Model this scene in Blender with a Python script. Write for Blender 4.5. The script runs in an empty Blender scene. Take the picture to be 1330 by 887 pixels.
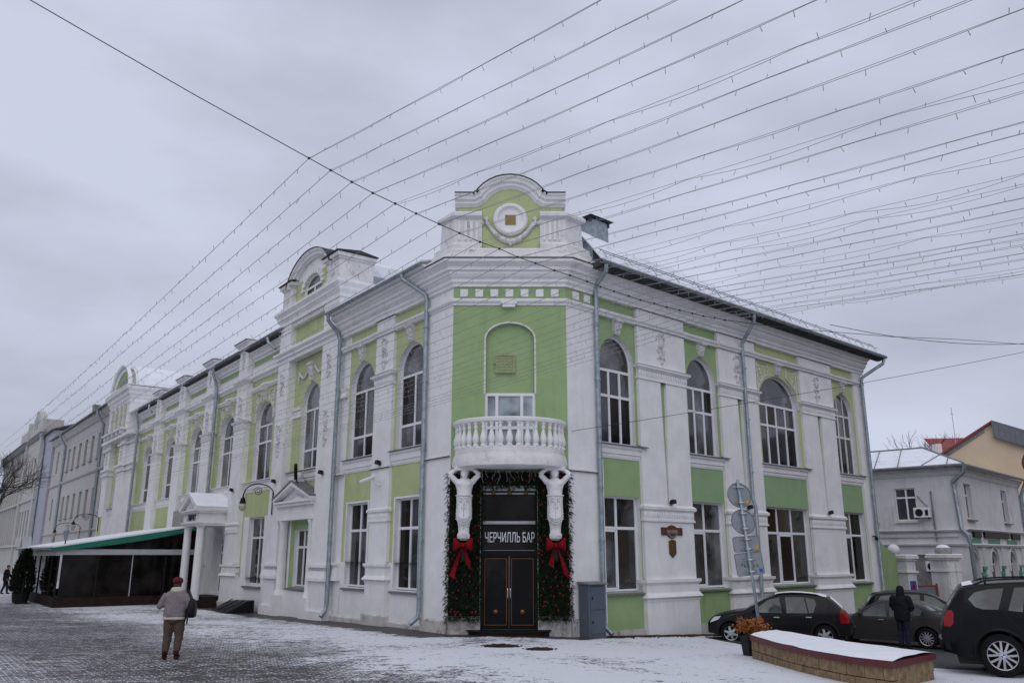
import bpy, bmesh, math, random
from mathutils import Vector, Matrix, noise

random.seed(7)
S = bpy.context.scene
COL = S.collection
R_ = math.radians

# ------------------------------------------------------------------ camera, sky, sun, exposure
cam_d = bpy.data.cameras.new("camera")
cam = bpy.data.objects.new("camera", cam_d)
COL.objects.link(cam)
cam.location = (0, 0, 2.2)
cam.rotation_euler = (R_(90 + 14.46), 0, 0)
cam_d.sensor_width = 36
cam_d.lens = 36 * 1073 / 1330
cam_d.clip_start = 0.1
cam_d.clip_end = 3000
S.camera = cam
S.view_settings.view_transform = 'Standard'
S.view_settings.look = 'None'
S.view_settings.exposure = -0.18
S.view_settings.gamma = 1.0

SUN_EL, SUN_AZ = R_(50), R_(186)
w = bpy.data.worlds.new("World")
S.world = w
w.use_nodes = True
nt = w.node_tree
nt.nodes.clear()
out = nt.nodes.new("ShaderNodeOutputWorld")
bg = nt.nodes.new("ShaderNodeBackground")
sky = nt.nodes.new("ShaderNodeTexSky")
sky.sky_type = 'NISHITA'
sky.sun_disc = False
sky.sun_elevation = SUN_EL
sky.sun_rotation = SUN_AZ
bg.inputs[1].default_value = 0.1
tc = nt.nodes.new("ShaderNodeTexCoord")
mp = nt.nodes.new("ShaderNodeMapping")
mp.inputs['Scale'].default_value = (1.0, 1.0, 2.6)
mp.inputs['Location'].default_value = (3.1, 1.7, 0.4)
n1 = nt.nodes.new("ShaderNodeTexNoise")
n1.inputs['Scale'].default_value = 2.3
n1.inputs['Detail'].default_value = 7
n1.inputs['Roughness'].default_value = 0.5
rp = nt.nodes.new("ShaderNodeValToRGB")
rp.color_ramp.elements[0].position = 0.33
rp.color_ramp.elements[0].color = (5.15, 5.45, 6.6, 1)
rp.color_ramp.elements[1].position = 0.62
rp.color_ramp.elements[1].color = (7.2, 7.6, 9.2, 1)
mx = nt.nodes.new("ShaderNodeMix")
mx.data_type = 'RGBA'
mx.inputs[0].default_value = 0.93
nt.links.new(tc.outputs['Generated'], mp.inputs[0])
nt.links.new(mp.outputs[0], n1.inputs[0])
nt.links.new(n1.outputs[0], rp.inputs[0])
nt.links.new(sky.outputs[0], mx.inputs[6])
nt.links.new(rp.outputs[0], mx.inputs[7])
nt.links.new(mx.outputs[2], bg.inputs[0])
nt.links.new(bg.outputs[0], out.inputs[0])

sun_d = bpy.data.lights.new("sun", 'SUN')
sun_d.energy = 0.95
sun_d.angle = R_(70)
sun_d.color = (1, 0.97, 0.93)
sun = bpy.data.objects.new("sun", sun_d)
COL.objects.link(sun)
sv = Vector((math.sin(SUN_AZ) * math.cos(SUN_EL), math.cos(SUN_AZ) * math.cos(SUN_EL), math.sin(SUN_EL)))
sun.rotation_euler = sv.to_track_quat('Z', 'Y').to_euler()

# ------------------------------------------------------------------ materials
def mat(name, col, rough=0.8, var=0.12, scale=3.0, bump=0.0, bscale=40.0, col2=None, dirt=0.0, dirtcol=(0.2, 0.18, 0.16), dscale=1.3, metal=0.0, spec=0.4, streak=False, dthr=0.56, drips=0.0, coat=0.0):
    m = bpy.data.materials.new(name)
    m.use_nodes = True
    if max(col) < 0.07 or name == 'red_velvet':
        spec = min(spec, 0.14)
    t = m.node_tree
    b = t.nodes['Principled BSDF']
    b.inputs['Roughness'].default_value = rough
    b.inputs['Metallic'].default_value = metal
    b.inputs['Specular IOR Level'].default_value = spec
    c = t.nodes.new("ShaderNodeTexCoord")
    n = t.nodes.new("ShaderNodeTexNoise")
    n.inputs['Scale'].default_value = scale
    n.inputs['Detail'].default_value = 6
    n.inputs['Roughness'].default_value = 0.65
    t.links.new(c.outputs['Object'], n.inputs['Vector'])
    r = t.nodes.new("ShaderNodeValToRGB")
    a = col2 or tuple(x * (1 - var) for x in col)
    bb = col if col2 else tuple(min(1, x * (1 + var)) for x in col)
    r.color_ramp.elements[0].position = 0.36
    r.color_ramp.elements[1].position = 0.64
    r.color_ramp.elements[0].color = (*a, 1)
    r.color_ramp.elements[1].color = (*bb, 1)
    t.links.new(n.outputs[0], r.inputs[0])
    cur = r.outputs[0]
    if dirt > 0:
        mpn = t.nodes.new("ShaderNodeMapping")
        mpn.inputs['Scale'].default_value = (1, 1, 0.16) if streak else (1, 1, 1)
        t.links.new(c.outputs['Object'], mpn.inputs[0])
        d = t.nodes.new("ShaderNodeTexNoise")
        d.inputs['Scale'].default_value = dscale
        d.inputs['Detail'].default_value = 9
        d.inputs['Roughness'].default_value = 0.72
        t.links.new(mpn.outputs[0], d.inputs['Vector'])
        mr = t.nodes.new("ShaderNodeMapRange")
        mr.inputs[1].default_value = dthr
        mr.inputs[2].default_value = dthr + 0.14
        mr.inputs[4].default_value = dirt
        t.links.new(d.outputs[0], mr.inputs[0])
        x = t.nodes.new("ShaderNodeMix")
        x.data_type = 'RGBA'
        t.links.new(mr.outputs[0], x.inputs[0])
        t.links.new(cur, x.inputs[6])
        x.inputs[7].default_value = (*dirtcol, 1)
        cur = x.outputs[2]
    if drips > 0:
        mp2 = t.nodes.new("ShaderNodeMapping")
        mp2.inputs['Scale'].default_value = (1, 1, 0.045)
        t.links.new(c.outputs['Object'], mp2.inputs[0])
        d2 = t.nodes.new("ShaderNodeTexNoise")
        d2.inputs['Scale'].default_value = 4.2
        d2.inputs['Detail'].default_value = 5
        d2.inputs['Roughness'].default_value = 0.7
        t.links.new(mp2.outputs[0], d2.inputs['Vector'])
        d3 = t.nodes.new("ShaderNodeTexNoise")
        d3.inputs['Scale'].default_value = 0.8
        d3.inputs['Detail'].default_value = 4
        t.links.new(c.outputs['Object'], d3.inputs['Vector'])
        mm = t.nodes.new("ShaderNodeMath")
        mm.operation = 'MULTIPLY'
        t.links.new(d2.outputs[0], mm.inputs[0])
        t.links.new(d3.outputs[0], mm.inputs[1])
        m3 = t.nodes.new("ShaderNodeMapRange")
        m3.inputs[1].default_value = 0.29
        m3.inputs[2].default_value = 0.40
        m3.inputs[4].default_value = drips
        t.links.new(mm.outputs[0], m3.inputs[0])
        x2 = t.nodes.new("ShaderNodeMix")
        x2.data_type = 'RGBA'
        t.links.new(m3.outputs[0], x2.inputs[0])
        t.links.new(cur, x2.inputs[6])
        x2.inputs[7].default_value = (*[q * 0.42 for q in col[:2]], col[2] * 0.36, 1)
        cur = x2.outputs[2]
    t.links.new(cur, b.inputs['Base Color'])
    if coat > 0:
        b.inputs['Coat Weight'].default_value = coat
        b.inputs['Coat Roughness'].default_value = 0.06
    if bump > 0:
        n2 = t.nodes.new("ShaderNodeTexNoise")
        n2.inputs['Scale'].default_value = bscale
        n2.inputs['Detail'].default_value = 5
        t.links.new(c.outputs['Object'], n2.inputs['Vector'])
        bp = t.nodes.new("ShaderNodeBump")
        bp.inputs['Strength'].default_value = bump
        bp.inputs['Distance'].default_value = 0.02
        t.links.new(n2.outputs[0], bp.inputs['Height'])
        t.links.new(bp.outputs[0], b.inputs['Normal'])
    return m

M = {}
M['white'] = mat('white_stucco', (0.755, 0.75, 0.75), 0.85, 0.06, 1.6, 0.3, 30, dirt=0.30, dirtcol=(0.46, 0.44, 0.42), dscale=1.3, streak=True, dthr=0.57, drips=0.11)
M['house_white'] = mat('weathered_white_stucco', (0.60, 0.60, 0.61), 0.9, 0.07, 1.2, 0.3, 25, dirt=0.5, dirtcol=(0.36, 0.33, 0.30), dscale=1.1, streak=True, dthr=0.55, drips=0.3)
M['white_worn'] = mat('worn_white_stucco', (0.68, 0.67, 0.67), 0.9, 0.10, 2.5, 0.5, 22, dirt=0.75, dirtcol=(0.24, 0.22, 0.20), dscale=3.0, dthr=0.57)
M['relief'] = mat('relief_plaster', (0.66, 0.65, 0.66), 0.9, 0.16, 6, 0.4, 30, dirt=0.8, dirtcol=(0.24, 0.22, 0.21), dscale=6, dthr=0.5)
M['plinth'] = mat('plinth_plaster', (0.52, 0.50, 0.48), 0.92, 0.14, 2.5, 0.5, 25, dirt=0.9, dirtcol=(0.17, 0.13, 0.10), dscale=2.2, dthr=0.52)
M['green'] = mat('green_stucco', (0.275, 0.37, 0.175), 0.85, 0.06, 1.4, 0.2, 30, dirt=0.22, dirtcol=(0.14, 0.19, 0.10), dscale=1.5, drips=0.22)
M['green_mid'] = mat('leaf_green_stucco', (0.285, 0.39, 0.185), 0.85, 0.06, 1.4, 0.2, 30, dirt=0.2, dirtcol=(0.13, 0.19, 0.09), dscale=1.5, drips=0.22)
M['green_pale'] = mat('pistachio_stucco', (0.44, 0.50, 0.255), 0.85, 0.07, 1.2, 0.2, 30, dirt=0.25, dirtcol=(0.24, 0.27, 0.14), dscale=1.4, streak=True, drips=0.22)
M['green_cool'] = mat('cool_green_stucco', (0.255, 0.375, 0.195), 0.85, 0.06, 1.4, 0.2, 30)
M['pvc'] = mat('white_window_frame', (0.74, 0.75, 0.77), 0.35, 0.02, 4)
M['steel'] = mat('galvanised_steel', (0.30, 0.35, 0.38), 0.42, 0.22, 5, 0.1, 20, metal=0.55, dirt=0.4, dirtcol=(0.16, 0.17, 0.17), dscale=3)
M['tin'] = mat('grey_tin', (0.17, 0.175, 0.18), 0.55, 0.2, 4, dirt=0.5, dirtcol=(0.5, 0.5, 0.52), dscale=4, metal=0.2)
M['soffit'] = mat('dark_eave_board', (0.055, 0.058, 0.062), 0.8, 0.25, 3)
M['snow'] = mat('snow', (0.80, 0.82, 0.86), 0.7, 0.04, 2, 0.5, 9)
M['roofsnow'] = mat('snow_dusted_tin', (0.78, 0.80, 0.85), 0.7, 0.05, 1.5, 0.2, 8, dirt=0.55, dirtcol=(0.36, 0.37, 0.40), dscale=2.2, dthr=0.53)
M['lilac'] = mat('lilac_tin', (0.33, 0.33, 0.38), 0.6, 0.08, 2)
M['conc'] = mat('grey_concrete', (0.27, 0.26, 0.25), 0.9, 0.2, 4, 0.4, 30, dirt=0.5, dirtcol=(0.10, 0.09, 0.08))
M['black'] = mat('black_paint', (0.008, 0.008, 0.009), 0.5, 0.2, 5, spec=0.2)
M['blackgloss'] = mat('black_gloss_door', (0.005, 0.005, 0.006), 0.3, 0.2, 5, spec=0.15)
M['copper'] = mat('copper_trim', (0.17, 0.072, 0.03), 0.35, 0.15, 8, metal=0.7)
M['gold'] = mat('dull_gold', (0.23, 0.15, 0.055), 0.4, 0.2, 12, metal=0.5)
M['letters'] = mat('pale_lettering', (0.70, 0.72, 0.78), 0.4, 0.02, 3)
M['needle'] = mat('fir_needles', (0.014, 0.024, 0.012), 0.85, 0.5, 9, spec=0.15)
M['needle2'] = mat('thuja_needles', (0.014, 0.022, 0.013), 0.85, 0.45, 6, spec=0.15)
M['red'] = mat('red_velvet', (0.165, 0.002, 0.006), 0.75, 0.15, 7)
M['redball'] = mat('red_bauble', (0.26, 0.006, 0.010), 0.3, 0.1, 5)
M['cabinet'] = mat('grey_cabinet_paint', (0.085, 0.103, 0.130), 0.5, 0.07, 3, dirt=0.2, dirtcol=(0.09, 0.10, 0.11))
M['bark'] = mat('dark_bark', (0.055, 0.045, 0.04), 0.95, 0.3, 8)
M['wire'] = mat('dark_cable', (0.035, 0.035, 0.04), 0.7, 0.1, 5)
M['string'] = mat('string_light_cord', (0.26, 0.255, 0.255), 0.7, 0.1, 5)
M['sand_stone'] = mat('sandstone_block', (0.22, 0.155, 0.085), 0.92, 0.32, 7, 0.7, 35, dirt=0.35, dirtcol=(0.09, 0.065, 0.04), dscale=5)
M['burgundy'] = mat('burgundy_tin', (0.105, 0.018, 0.022), 0.45, 0.15, 4)
M['rust_leaf'] = mat('dry_rust_leaf', (0.30, 0.105, 0.03), 0.9, 0.45, 20)
M['beige'] = mat('beige_stucco', (0.70, 0.55, 0.385), 0.9, 0.06, 0.6, 0.2, 20, dirt=0.22, dirtcol=(0.66, 0.57, 0.28), dscale=0.35)
M['redroof'] = mat('red_tin_roof', (0.24, 0.045, 0.04), 0.5, 0.1, 2)
M['greytin'] = mat('grey_ribbed_tin', (0.16, 0.17, 0.19), 0.5, 0.08, 3)
M['farwall'] = mat('cream_stucco', (0.44, 0.43, 0.415), 0.9, 0.06, 0.8, 0.2, 20, dirt=0.3, dirtcol=(0.33, 0.31, 0.29), dscale=0.7, streak=True, drips=0.5)
M['awning'] = mat('green_awning', (0.010, 0.155, 0.105), 0.6, 0.1, 4)
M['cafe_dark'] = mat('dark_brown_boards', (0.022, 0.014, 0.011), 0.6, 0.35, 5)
M['fascia'] = mat('grey_fascia', (0.40, 0.40, 0.41), 0.6, 0.08, 3, dirt=0.3, dirtcol=(0.2, 0.2, 0.2))
M['tealtrim'] = mat('teal_green_stucco', (0.10, 0.27, 0.19), 0.85, 0.08, 2)
M['navy'] = mat('navy_sign', (0.012, 0.013, 0.032), 0.4, 0.1, 3)
M['signback'] = mat('sign_back_grey', (0.23, 0.25, 0.27), 0.5, 0.08, 6)
M['orange'] = mat('orange_sticker', (0.62, 0.27, 0.02), 0.6, 0.05, 5)
M['blue'] = mat('blue_sticker', (0.03, 0.08, 0.33), 0.6, 0.05, 5)
M['rustbrown'] = mat('brown_plaque', (0.10, 0.032, 0.016), 0.45, 0.2, 9)
M['bronze'] = mat('bronze_shield', (0.13, 0.075, 0.022), 0.45, 0.25, 14, metal=0.4)
M['lampglass'] = mat('frosted_globe', (0.42, 0.38, 0.30), 0.3, 0.1, 5)
M['rubber'] = mat('tyre_rubber', (0.007, 0.007, 0.0075), 0.75, 0.15, 12)
M['alloy'] = mat('alloy_wheel', (0.46, 0.46, 0.48), 0.35, 0.08, 8, metal=0.7)
M['taillight'] = mat('red_tail_lamp', (0.25, 0.004, 0.007), 0.18, 0.1, 9)
M['lampclear'] = mat('clear_lamp', (0.55, 0.58, 0.62), 0.15, 0.1, 9)
M['chrome'] = mat('chrome_trim', (0.6, 0.6, 0.62), 0.2, 0.03, 5, metal=0.9)
M['carblack'] = mat('black_car_paint', (0.004, 0.004, 0.005), 0.30, 0.1, 2, spec=0.16, dirt=0.3, dirtcol=(0.012, 0.011, 0.011), dscale=2.5, coat=0.12)
M['cargraphite'] = mat('graphite_car_paint', (0.010, 0.0095, 0.011), 0.30, 0.1, 2, spec=0.2, dirt=0.35, dirtcol=(0.03, 0.029, 0.028), dscale=2.5, coat=0.12)
M['cargrey'] = mat('grey_car_paint', (0.052, 0.049, 0.050), 0.30, 0.08, 2, metal=0.25, spec=0.3, dirt=0.3, dirtcol=(0.05, 0.048, 0.047), dscale=2.5)
M['plastic'] = mat('dark_plastic', (0.018, 0.018, 0.019), 0.6, 0.15, 6)
M['plate'] = mat('number_plate', (0.62, 0.62, 0.62), 0.5, 0.03, 5)
M['skin'] = mat('skin', (0.42, 0.24, 0.17), 0.6, 0.08, 10)
M['coat'] = mat('mauve_grey_coat', (0.195, 0.165, 0.175), 0.9, 0.12, 9, 0.4, 60)
M['fleece'] = mat('cream_fleece', (0.50, 0.44, 0.36), 0.95, 0.12, 20, 0.6, 70)
M['trouser'] = mat('brown_trousers', (0.085, 0.058, 0.045), 0.9, 0.14, 8, 0.3, 50)
M['boot'] = mat('dark_red_boots', (0.045, 0.007, 0.009), 0.5, 0.15, 9)
M['beret'] = mat('burgundy_knit', (0.10, 0.006, 0.018), 0.95, 0.2, 20, 0.6, 80)
M['bagblack'] = mat('black_leather', (0.010, 0.010, 0.012), 0.4, 0.2, 9)
M['jacket'] = mat('black_padded_jacket', (0.010, 0.010, 0.015), 0.7, 0.25, 9, 0.4, 30)
M['jeans'] = mat('navy_jeans', (0.018, 0.022, 0.040), 0.9, 0.2, 12)
M['ochre'] = mat('ochre_grille', (0.30, 0.34, 0.17), 0.7, 0.1, 8)
M['brownleaf'] = mat('wet_leaf_litter', (0.060, 0.035, 0.024), 0.9, 0.5, 8, 0.8, 12)

def glass(name, col, rough=0.06, spec=0.8, wav=0.06, wsc=1.2):
    m = bpy.data.materials.new(name)
    m.use_nodes = True
    t = m.node_tree
    b = t.nodes['Principled BSDF']
    b.inputs['Roughness'].default_value = rough
    b.inputs['Specular IOR Level'].default_value = spec
    c = t.nodes.new("ShaderNodeTexCoord")
    n = t.nodes.new("ShaderNodeTexNoise")
    n.inputs['Scale'].default_value = 0.9
    n.inputs['Detail'].default_value = 3
    t.links.new(c.outputs['Object'], n.inputs['Vector'])
    r = t.nodes.new("ShaderNodeValToRGB")
    r.color_ramp.elements[0].position = 0.42
    r.color_ramp.elements[1].position = 0.66
    r.color_ramp.elements[0].color = (*[x * 0.35 for x in col], 1)
    r.color_ramp.elements[1].color = (*[x * 2.4 for x in col], 1)  # blotches in the base colour stand for uneven reflections and tones behind the pane
    t.links.new(n.outputs[0], r.inputs[0])
    t.links.new(r.outputs[0], b.inputs['Base Color'])
    n2 = t.nodes.new("ShaderNodeTexNoise")
    n2.inputs['Scale'].default_value = wsc
    n2.inputs['Detail'].default_value = 1
    t.links.new(c.outputs['Object'], n2.inputs['Vector'])
    bp = t.nodes.new("ShaderNodeBump")
    bp.inputs['Strength'].default_value = wav
    bp.inputs['Distance'].default_value = 0.1
    t.links.new(n2.outputs[0], bp.inputs['Height'])
    t.links.new(bp.outputs[0], b.inputs['Normal'])
    return m

M['glass'] = glass('window_glass', (0.020, 0.022, 0.025))
M['glass2'] = glass('window_glass_sky_curtain_tone', (0.060, 0.062, 0.066))  # paler copy of the glass: curtain tone and reflected sky put into its colour
M['glass_dk'] = glass('dark_shop_glass', (0.008, 0.006, 0.005), 0.07, 0.18, 0.04)
M['carglass'] = glass('car_glass', (0.060, 0.074, 0.071), 0.05, 0.7, 0.02)
M['paleglass'] = glass('balcony_door_glass', (0.20, 0.23, 0.25), 0.08, 0.9)

# ------------------------------------------------------------------ mesh builder
class MB:
    def __init__(s):
        s.v = []
        s.f = []
    def add(s, vs, fs):
        b = len(s.v)
        s.v += [tuple(p) for p in vs]
        s.f += [tuple(b + i for i in f) for f in fs]
    def poly(s, vs):
        s.add(vs, [tuple(range(len(vs)))])
    def hexa(s, p):       # 8 points: bottom 4, top 4
        s.add(p, [(0, 1, 2, 3), (4, 5, 6, 7), (0, 1, 5, 4), (1, 2, 6, 5), (2, 3, 7, 6), (3, 0, 4, 7)])
    def prism(s, a, b):   # two matching loops
        n = len(a)
        s.add(list(a) + list(b), [tuple(range(n)), tuple(range(n, 2 * n))] + [(i, (i + 1) % n, n + (i + 1) % n, n + i) for i in range(n)])
    def tube(s, pts, r, n=8, cap=True):
        pts = [Vector(p) for p in pts]
        m = len(pts)
        rr = r if isinstance(r, (list, tuple)) else [r] * m
        vs, fs = [], []
        up = None
        for i, p in enumerate(pts):
            t = (pts[min(i + 1, m - 1)] - pts[max(i - 1, 0)])
            t = t.normalized() if t.length > 1e-9 else Vector((0, 0, 1))
            if up is None:
                up = t.orthogonal().normalized()
            else:
                up = (up - t * up.dot(t))
                up = up.normalized() if up.length > 1e-6 else t.orthogonal().normalized()
            b = t.cross(up)
            for k in range(n):
                a = 2 * math.pi * k / n
                vs.append(p + (up * math.cos(a) + b * math.sin(a)) * rr[i])
        for i in range(m - 1):
            for k in range(n):
                fs.append((i * n + k, i * n + (k + 1) % n, (i + 1) * n + (k + 1) % n, (i + 1) * n + k))
        if cap:
            fs.append(tuple(range(n)))
            fs.append(tuple(range((m - 1) * n, m * n)))
        s.add(vs, fs)
    def loft(s, rings, cap=True):
        n = len(rings[0])
        vs = [p for r in rings for p in r]
        fs = []
        for i in range(len(rings) - 1):
            for k in range(n):
                fs.append((i * n + k, i * n + (k + 1) % n, (i + 1) * n + (k + 1) % n, (i + 1) * n + k))
        if cap:
            fs.append(tuple(range(n)))
            fs.append(tuple(range((len(rings) - 1) * n, len(rings) * n)))
        s.add(vs, fs)
    def ell(s, c, r, nu=8, nv=6, rot=None):
        vs = []
        for j in range(nv + 1):
            th = math.pi * j / nv
            for i in range(nu):
                ph = 2 * math.pi * i / nu
                q = Vector((r[0] * math.sin(th) * math.cos(ph), r[1] * math.sin(th) * math.sin(ph), r[2] * math.cos(th)))
                if rot:
                    q = rot @ q
                vs.append(Vector(c) + q)
        fs = []
        for j in range(nv):
            for i in range(nu):
                fs.append((j * nu + i, j * nu + (i + 1) % nu, (j + 1) * nu + (i + 1) % nu, (j + 1) * nu + i))
        s.add(vs, fs)
    def lathe(s, prof, c, n=12, mtx=None, ring_shape=False):
        rings = []
        if ring_shape:
            prof = list(prof) + [prof[0]]
        for r, z in prof:
            ring = []
            for k in range(n):
                a = 2 * math.pi * k / n
                q = Vector((r * math.cos(a), r * math.sin(a), z))
                if mtx:
                    q = mtx @ q
                ring.append(Vector(c) + q)
            rings.append(ring)
        s.loft(rings, not ring_shape)
    def clusters(s):
        n = len(s.v)
        par = list(range(n))
        def find(i):
            while par[i] != i:
                par[i] = par[par[i]]
                i = par[i]
            return i
        for f in s.f:
            a = find(f[0])
            for j in f[1:]:
                par[find(j)] = a
        isl = {}
        for fi, f in enumerate(s.f):
            isl.setdefault(find(f[0]), []).append(fi)
        if len(isl) < 2 or len(isl) > 1500:
            return None
        items = []
        e = .02
        for fs in isl.values():
            vs = [s.v[i] for f in fs for i in s.f[f]]
            items.append([[min(v[k] for v in vs) - e for k in range(3)], [max(v[k] for v in vs) + e for k in range(3)], fs])
        ch = True
        while ch:
            ch = False
            outl = []
            for it in items:
                for o in outl:
                    if all(it[0][k] <= o[1][k] and o[0][k] <= it[1][k] for k in range(3)):
                        o[0] = [min(a, b) for a, b in zip(o[0], it[0])]
                        o[1] = [max(a, b) for a, b in zip(o[1], it[1])]
                        o[2] = o[2] + it[2]
                        ch = True
                        break
                else:
                    outl.append(it)
            items = outl
        return [i[2] for i in items]
    def build(s, name, m, parent=None, smooth=False, weld=False, bevel=0.0, one=False):
        if parent is not None and not one:
            cl = s.clusters()
            if cl and 2 <= len(cl) <= 70:
                best = None
                for fs in sorted(cl, key=len, reverse=True):
                    q = MB()
                    mp_ = {}
                    for f in fs:
                        nf = []
                        for i in s.f[f]:
                            if i not in mp_:
                                mp_[i] = len(q.v)
                                q.v.append(s.v[i])
                            nf.append(mp_[i])
                        q.f.append(tuple(nf))
                    o = q.build(name, m, parent, smooth, weld, bevel, True)
                    best = best or o
                return best
        me = bpy.data.meshes.new(name)
        me.from_pydata([tuple(p) for p in s.v], [], s.f)
        bm = bmesh.new()
        bm.from_mesh(me)
        if weld:
            bmesh.ops.remove_doubles(bm, verts=bm.verts, dist=1e-4)
        bmesh.ops.recalc_face_normals(bm, faces=bm.faces)
        bm.to_mesh(me)
        bm.free()
        me.materials.append(M[m] if isinstance(m, str) else m)
        o = bpy.data.objects.new(name, me)
        COL.objects.link(o)
        if parent:
            o.parent = parent
            if parent.type == 'EMPTY' or True:
                o.matrix_parent_inverse = pinv(parent)
        if smooth:
            for p in me.polygons:
                p.use_smooth = True
            if smooth is not True:
                me.set_sharp_from_angle(angle=R_(smooth))
        if bevel:
            md = o.modifiers.new('edge_rounding', 'BEVEL')
            md.width = bevel
            md.segments = 1
            md.limit_method = 'ANGLE'
        return o

def world_of(o):
    m = o.matrix_basis.copy()
    while o.parent:
        m = o.parent.matrix_basis @ o.matrix_parent_inverse @ m if False else (o.parent.matrix_basis @ o.matrix_parent_inverse @ m)
        o = o.parent
    return m
def pinv(o):
    return world_of(o).inverted()

def thing(name, label, cat, loc=(0, 0, 0), rz=0, group=None):
    o = bpy.data.objects.new(name, None)
    o.empty_display_size = 0.3
    COL.objects.link(o)
    o.location = loc
    o.rotation_euler = (0, 0, rz)
    o['label'] = label
    o['category'] = cat
    if group:
        o['group'] = group
    return o
def tag(o, label, cat, group=None):
    o['label'] = label
    o['category'] = cat
    if group:
        o['group'] = group
    return o
def struct(o, kind='structure'):
    o['kind'] = kind
    return o
def local(o, parent):
    """give part mesh written in the parent's own coordinates"""
    o.parent = parent
    o.matrix_parent_inverse = Matrix.Identity(4)
    return o
def lerp(a, b, t):
    return a + (b - a) * t
def ss(a, b, x):
    t = max(0, min(1, (x - a) / (b - a)))
    return t * t * (3 - 2 * t)
def remesh(o, voxel, smooth_it=4, fac=0.5, folds=0.0):
    """fuse overlapping closed forms into one continuous surface"""
    m = o.modifiers.new('fuse', 'REMESH')
    m.mode = 'VOXEL'
    m.voxel_size = voxel
    m.use_smooth_shade = True
    s2 = o.modifiers.new('soften', 'SMOOTH')
    s2.factor = fac
    s2.iterations = smooth_it
    dg = bpy.context.evaluated_depsgraph_get()
    me = bpy.data.meshes.new_from_object(o.evaluated_get(dg))
    mats = [s_.material for s_ in o.material_slots]
    o.modifiers.clear()
    o.data = me
    if not me.materials:
        for q in mats:
            me.materials.append(q)
    if folds:
        nn = [v.normal.copy() for v in me.vertices]
        for v, k in zip(me.vertices, nn):
            c_ = v.co
            q = noise.noise(Vector((c_.x * 6 + c_.z * 5, c_.y * 6, c_.z * 11))) * 0.65 + noise.noise(Vector((c_.x * 15, c_.y * 15 + c_.z * 9, c_.z * 17 + 4))) * 0.35
            v.co = c_ + k * (q * folds)
    for p in me.polygons:
        p.use_smooth = True
    return o

# ------------------------------------------------------------------ facade frames
class Fr:
    def __init__(s, O, D, N):
        s.O, s.D, s.N = Vector((*O, 0)), Vector((*D, 0)), Vector((*N, 0))
    def p(s, a, o, z):
        return s.O + s.D * a + s.N * o + Vector((0, 0, z))
    def box(s, mb, a, b, o0, o1, z0, z1):
        mb.hexa([s.p(a, o0, z0), s.p(b, o0, z0), s.p(b, o1, z0), s.p(a, o1, z0), s.p(a, o0, z1), s.p(b, o0, z1), s.p(b, o1, z1), s.p(a, o1, z1)])
    def prism(s, mb, pts, o0, o1):      # pts in (s,z)
        mb.prism([s.p(a, o0, z) for a, z in pts], [s.p(a, o1, z) for a, z in pts])
    def mould(s, mb, a, b, prof, ret=True):   # closed profile (o,z) swept along s; ends returned by their projection
        mb.prism([s.p(a, o, z) for o, z in prof], [s.p(b, o, z) for o, z in prof])
    def rect(s, mb, a, b, z0, z1, o):
        mb.poly([s.p(a, o, z0), s.p(b, o, z0), s.p(b, o, z1), s.p(a, o, z1)])

aL, aR = R_(36.53), R_(48.16)
FL = Fr((-1.85, 25), (-math.sin(aL), math.cos(aL)), (-math.cos(aL), -math.sin(aL)))
FR = Fr((1.70, 25), (math.sin(aR), math.cos(aR)), (math.cos(aR), -math.sin(aR)))
FC = Fr((0, 25), (1, 0), (0, -1))

def isect(p, d, q, e):
    c = d.x * e.y - d.y * e.x
    t = ((q - p).x * e.y - (q - p).y * e.x) / c
    return p + d * t
def cornerL(o):
    return isect(FL.O + FL.N * o, FL.D, FC.O + FC.N * o, FC.D)
def cornerR(o):
    return isect(FR.O + FR.N * o, FR.D, FC.O + FC.N * o, FC.D)
def wrap(mb, prof, sl, sr):
    """closed profile (o,z) run along left facade to sl, round the chamfer, along the right facade to sr"""
    loops = []
    n = len(prof)
    for k in range(4):
        ring = []
        for o, z in prof:
            if k == 0: q = FL.p(sl, o, 0)
            elif k == 1: q = cornerL(o)
            elif k == 2: q = cornerR(o)
            else: q = FR.p(sr, o, 0)
            ring.append(Vector((q.x, q.y, z)))
        loops.append(ring)
    mb.loft(loops)

def arch_pts(a, b, zs, za, n=14):
    c, hw, rise = (a + b) / 2, (b - a) / 2, za - zs
    return [(c + hw * math.cos(math.pi * i / n), zs + rise * math.sin(math.pi * i / n)) for i in range(n + 1)]   # b -> a

def wall_open(mb, rev, fr, s0, s1, z0, z1, off, ops, depth):
    """wall sheet with openings (a,b,zb,zs,za); rev collects the reveals going depth inwards"""
    zc = z0
    for a, b, zb, zs, za in ops:
        if zb > zc + 1e-4:
            fr.rect(mb, s0, s1, zc, zb, off)
        if a > s0 + 1e-4:
            fr.rect(mb, s0, a, zb, za, off)
        if b < s1 - 1e-4:
            fr.rect(mb, b, s1, zb, za, off)
        if za > zs + 1e-4:
            ap = arch_pts(a, b, zs, za)
            h = len(ap) // 2
            mb.poly([fr.p(b, off, za)] + [fr.p(x, off, z) for x, z in ap[h::-1]])
            mb.poly([fr.p(a, off, za)] + [fr.p(x, off, z) for x, z in ap[:h - 1:-1]])
            loop = [(b, zb)] + ap + [(a, zb)]
        else:
            loop = [(b, zb), (b, za), (a, za), (a, zb)]
        for i in range(len(loop)):
            p, q = loop[i], loop[(i + 1) % len(loop)]
            rev.poly([fr.p(p[0], off, p[1]), fr.p(q[0], off, q[1]), fr.p(q[0], off - depth, q[1]), fr.p(p[0], off - depth, p[1])])
        zc = za
    if z1 > zc + 1e-4:
        fr.rect(mb, s0, s1, zc, z1, off)

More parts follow.
